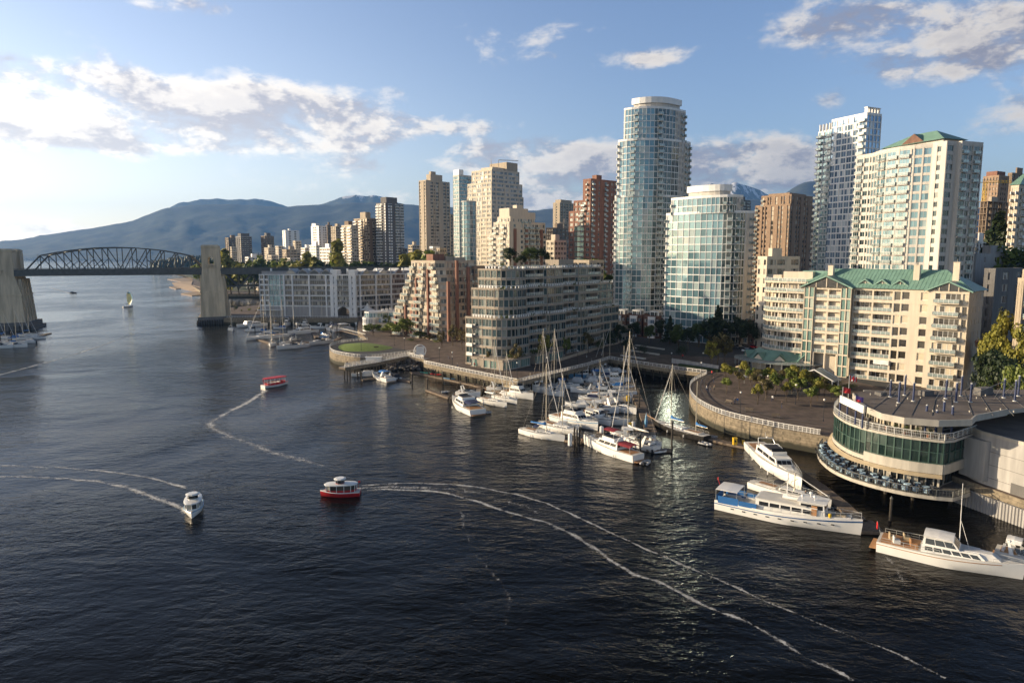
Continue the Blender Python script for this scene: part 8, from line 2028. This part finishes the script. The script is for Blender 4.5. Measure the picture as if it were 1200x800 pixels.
# ------------------------------------------------------------------ people
def person_mesh(pose, top, legs, seed):
    """one continuous skinned body; clothes by height"""
    P = {'hip': (0, 0, .93), 'waist': (0, 0, 1.08), 'chest': (0, .0, 1.30), 'neck': (0, .0, 1.47), 'head': (0, .02, 1.60), 'top': (0, .0, 1.72)}
    st = .26 if pose == 'walk' else .05
    for s_, n_ in ((-1, 'l'), (1, 'r')):
        f_ = st*s_; P['hip'+n_] = (s_*.10, 0, .90); P['knee'+n_] = (s_*.11, f_*.6+.03, .50); P['ank'+n_] = (s_*.11, f_, .09); P['toe'+n_] = (s_*.12, f_+.17, .04)
        P['sh'+n_] = (s_*.18, 0, 1.40); P['el'+n_] = (s_*.25, -f_*.5-.02, 1.14); P['wr'+n_] = (s_*.24, -f_*.7+.08, .90); P['hand'+n_] = (s_*.24, -f_*.7+.12, .80)
    names = list(P); E = [('hip', 'waist'), ('waist', 'chest'), ('chest', 'neck'), ('neck', 'head'), ('head', 'top')]
    for n_ in 'lr': E += [('hip', 'hip'+n_), ('hip'+n_, 'knee'+n_), ('knee'+n_, 'ank'+n_), ('ank'+n_, 'toe'+n_), ('chest', 'sh'+n_), ('sh'+n_, 'el'+n_), ('el'+n_, 'wr'+n_), ('wr'+n_, 'hand'+n_)]
    rad = {'hip': .14, 'waist': .125, 'chest': .15, 'neck': .055, 'head': .095, 'top': .07, 'hipl': .09, 'kneel': .06, 'ankl': .04, 'toel': .035, 'shl': .065, 'ell': .045, 'wrl': .032, 'handl': .035}
    me = bpy.data.meshes.new('p'); me.from_pydata([P[n_] for n_ in names], [(names.index(a), names.index(b_)) for a, b_ in E], []); o = bpy.data.objects.new('p', me); col.objects.link(o)
    sm = o.modifiers.new('s', 'SKIN'); ss = o.modifiers.new('u', 'SUBSURF'); ss.levels = 1
    for i, n_ in enumerate(names):
        r_ = rad.get(n_, rad.get(n_[:-1]+'l', .05)); me.skin_vertices[0].data[i].radius = (r_, r_*(.8 if n_ in ('chest', 'hip', 'waist') else 1))
    me.skin_vertices[0].data[0].use_root = True
    dg = bpy.context.evaluated_depsgraph_get(); dg.update(); ev = o.evaluated_get(dg); out = bpy.data.meshes.new_from_object(ev); out.name = 'person'
    bpy.data.objects.remove(o)
    out.materials.clear()
    for x in (M['skin'], M[top], M[legs], mat('dark_hair', (.03, .02, .015), .8), M['cdark']): out.materials.append(x)
    for p in out.polygons:
        z = sum(out.vertices[v].co.z for v in p.vertices)/len(p.vertices); y = sum(out.vertices[v].co.y for v in p.vertices)/len(p.vertices); x = abs(sum(out.vertices[v].co.x for v in p.vertices)/len(p.vertices))
        p.material_index = 4 if z < .09 else 2 if (z < .93 and x < .19) else (3 if z > 1.66 or (z > 1.53 and y < -.02) else 0) if z > 1.46 else (0 if (x > .19 and z < .9) else 1); p.use_smooth = True
    return out
CL = [('cdark', 'navy'), ('redp', 'cdark'), ('white', 'cnavy'), ('cblue', 'grey'), ('dgrey', 'navy'), ('ctan', 'cdark')]
CN = ['dark jacket and navy trousers', 'red top and dark trousers', 'white top and navy trousers', 'blue jacket and grey trousers', 'grey coat and navy trousers', 'tan jacket and dark trousers']
PM = [(person_mesh('walk', *c, i), person_mesh('stand', *c, i)) for i, c in enumerate(CL)]
PP = [(834,440,1,0,'at the back of the plaza'),(823,449,0,0,'walking alone near the plaza railing'),(836,448,4,0,'on the plaza behind the trio'),(828,458,2,0,'leftmost of the plaza trio'),(832.5,459,0,0,'in the middle of the plaza trio'),(837,458,5,0,'rightmost of the plaza trio'),
 (861,473,4,1,'left of the pair standing on the plaza'),(864,473,3,1,'right of the pair standing on the plaza'),(526,421,0,0,'left of the pair strolling on the quay'),(530,421.5,2,0,'right of the pair strolling on the quay'),(536,430,4,1,'standing at the quay railing above the kayaks'),(556,430,1,0,'walking on the quay before the shopfronts'),
 (905,470,2,0,'walking between the young plaza trees'),(916,478,0,1,'standing on the plaza near the railing'),(884,456,3,0,'walking past the cafe parasols'),(744,418,4,0,'on the terrace steps behind the basin'),(800,420,1,0,'on the path behind the grey low wall'),(407,428.5,0,1,'at the tip of the narrow pier')]
for i, (x, y, c, st_, lb) in enumerate(PP):
    g = G(x, y, 4); o = link('person', PM[c][st_], None, (g[0], g[1], 3.93 if y > 445 or x < 600 else 3.98), R.uniform(0, 6.28)); tag(o, 'person in %s %s' % (CN[c], lb), 'person', 'people on the promenade')
    if lb.startswith('person'): pass
g = G(944, 590, .45); tag(link('person', PM[0][1], None, (g[0]+.6, g[1]+1.5, .47), 2.0), 'person in dark jacket standing on the gangway dock beside the blue canvas yacht', 'person')
# seated-height diners would be hidden by the cloths; clutter on the docks
for k in range(34):
    x, y = G(*R.choice([(752,480),(745,464),(738,450),(690,509),(720,508),(668,516),(650,452),(700,436),(380,390),(372,384),(330,379),(20,404)]), .4); x += R.uniform(-1, 1); y += R.uniform(-3, 3)
T_ = [('hose_reel','green hose reel on the central dock', 748, 488, 'hullltblue'), ('gear_pile','heap of pale fenders on the dock behind the red canopied cruiser', 694, 512, 'cwhite'), ('gear_pile','orange gear heap on the cross dock by the piles', 684, 517, 'orange'), ('gear_pile','dark gear heap on the cross dock next to the white bin', 712, 510, 'cdark')]
for nm, lb, x, y, m_ in T_[1:]:
    g = G(x, y, .4); t0 = thing(nm, lb, 'gear', (g[0], g[1], .45)); mb = MB()
    for k in range(5): mb.lathe((R.uniform(-.5, .5), R.uniform(-.4, .4), R.uniform(.1, .3)), [(.1, -.2), (.28, -.05), (.28, .15), (.08, .3)], 7)
    mb.build('gear', M[m_], t0)
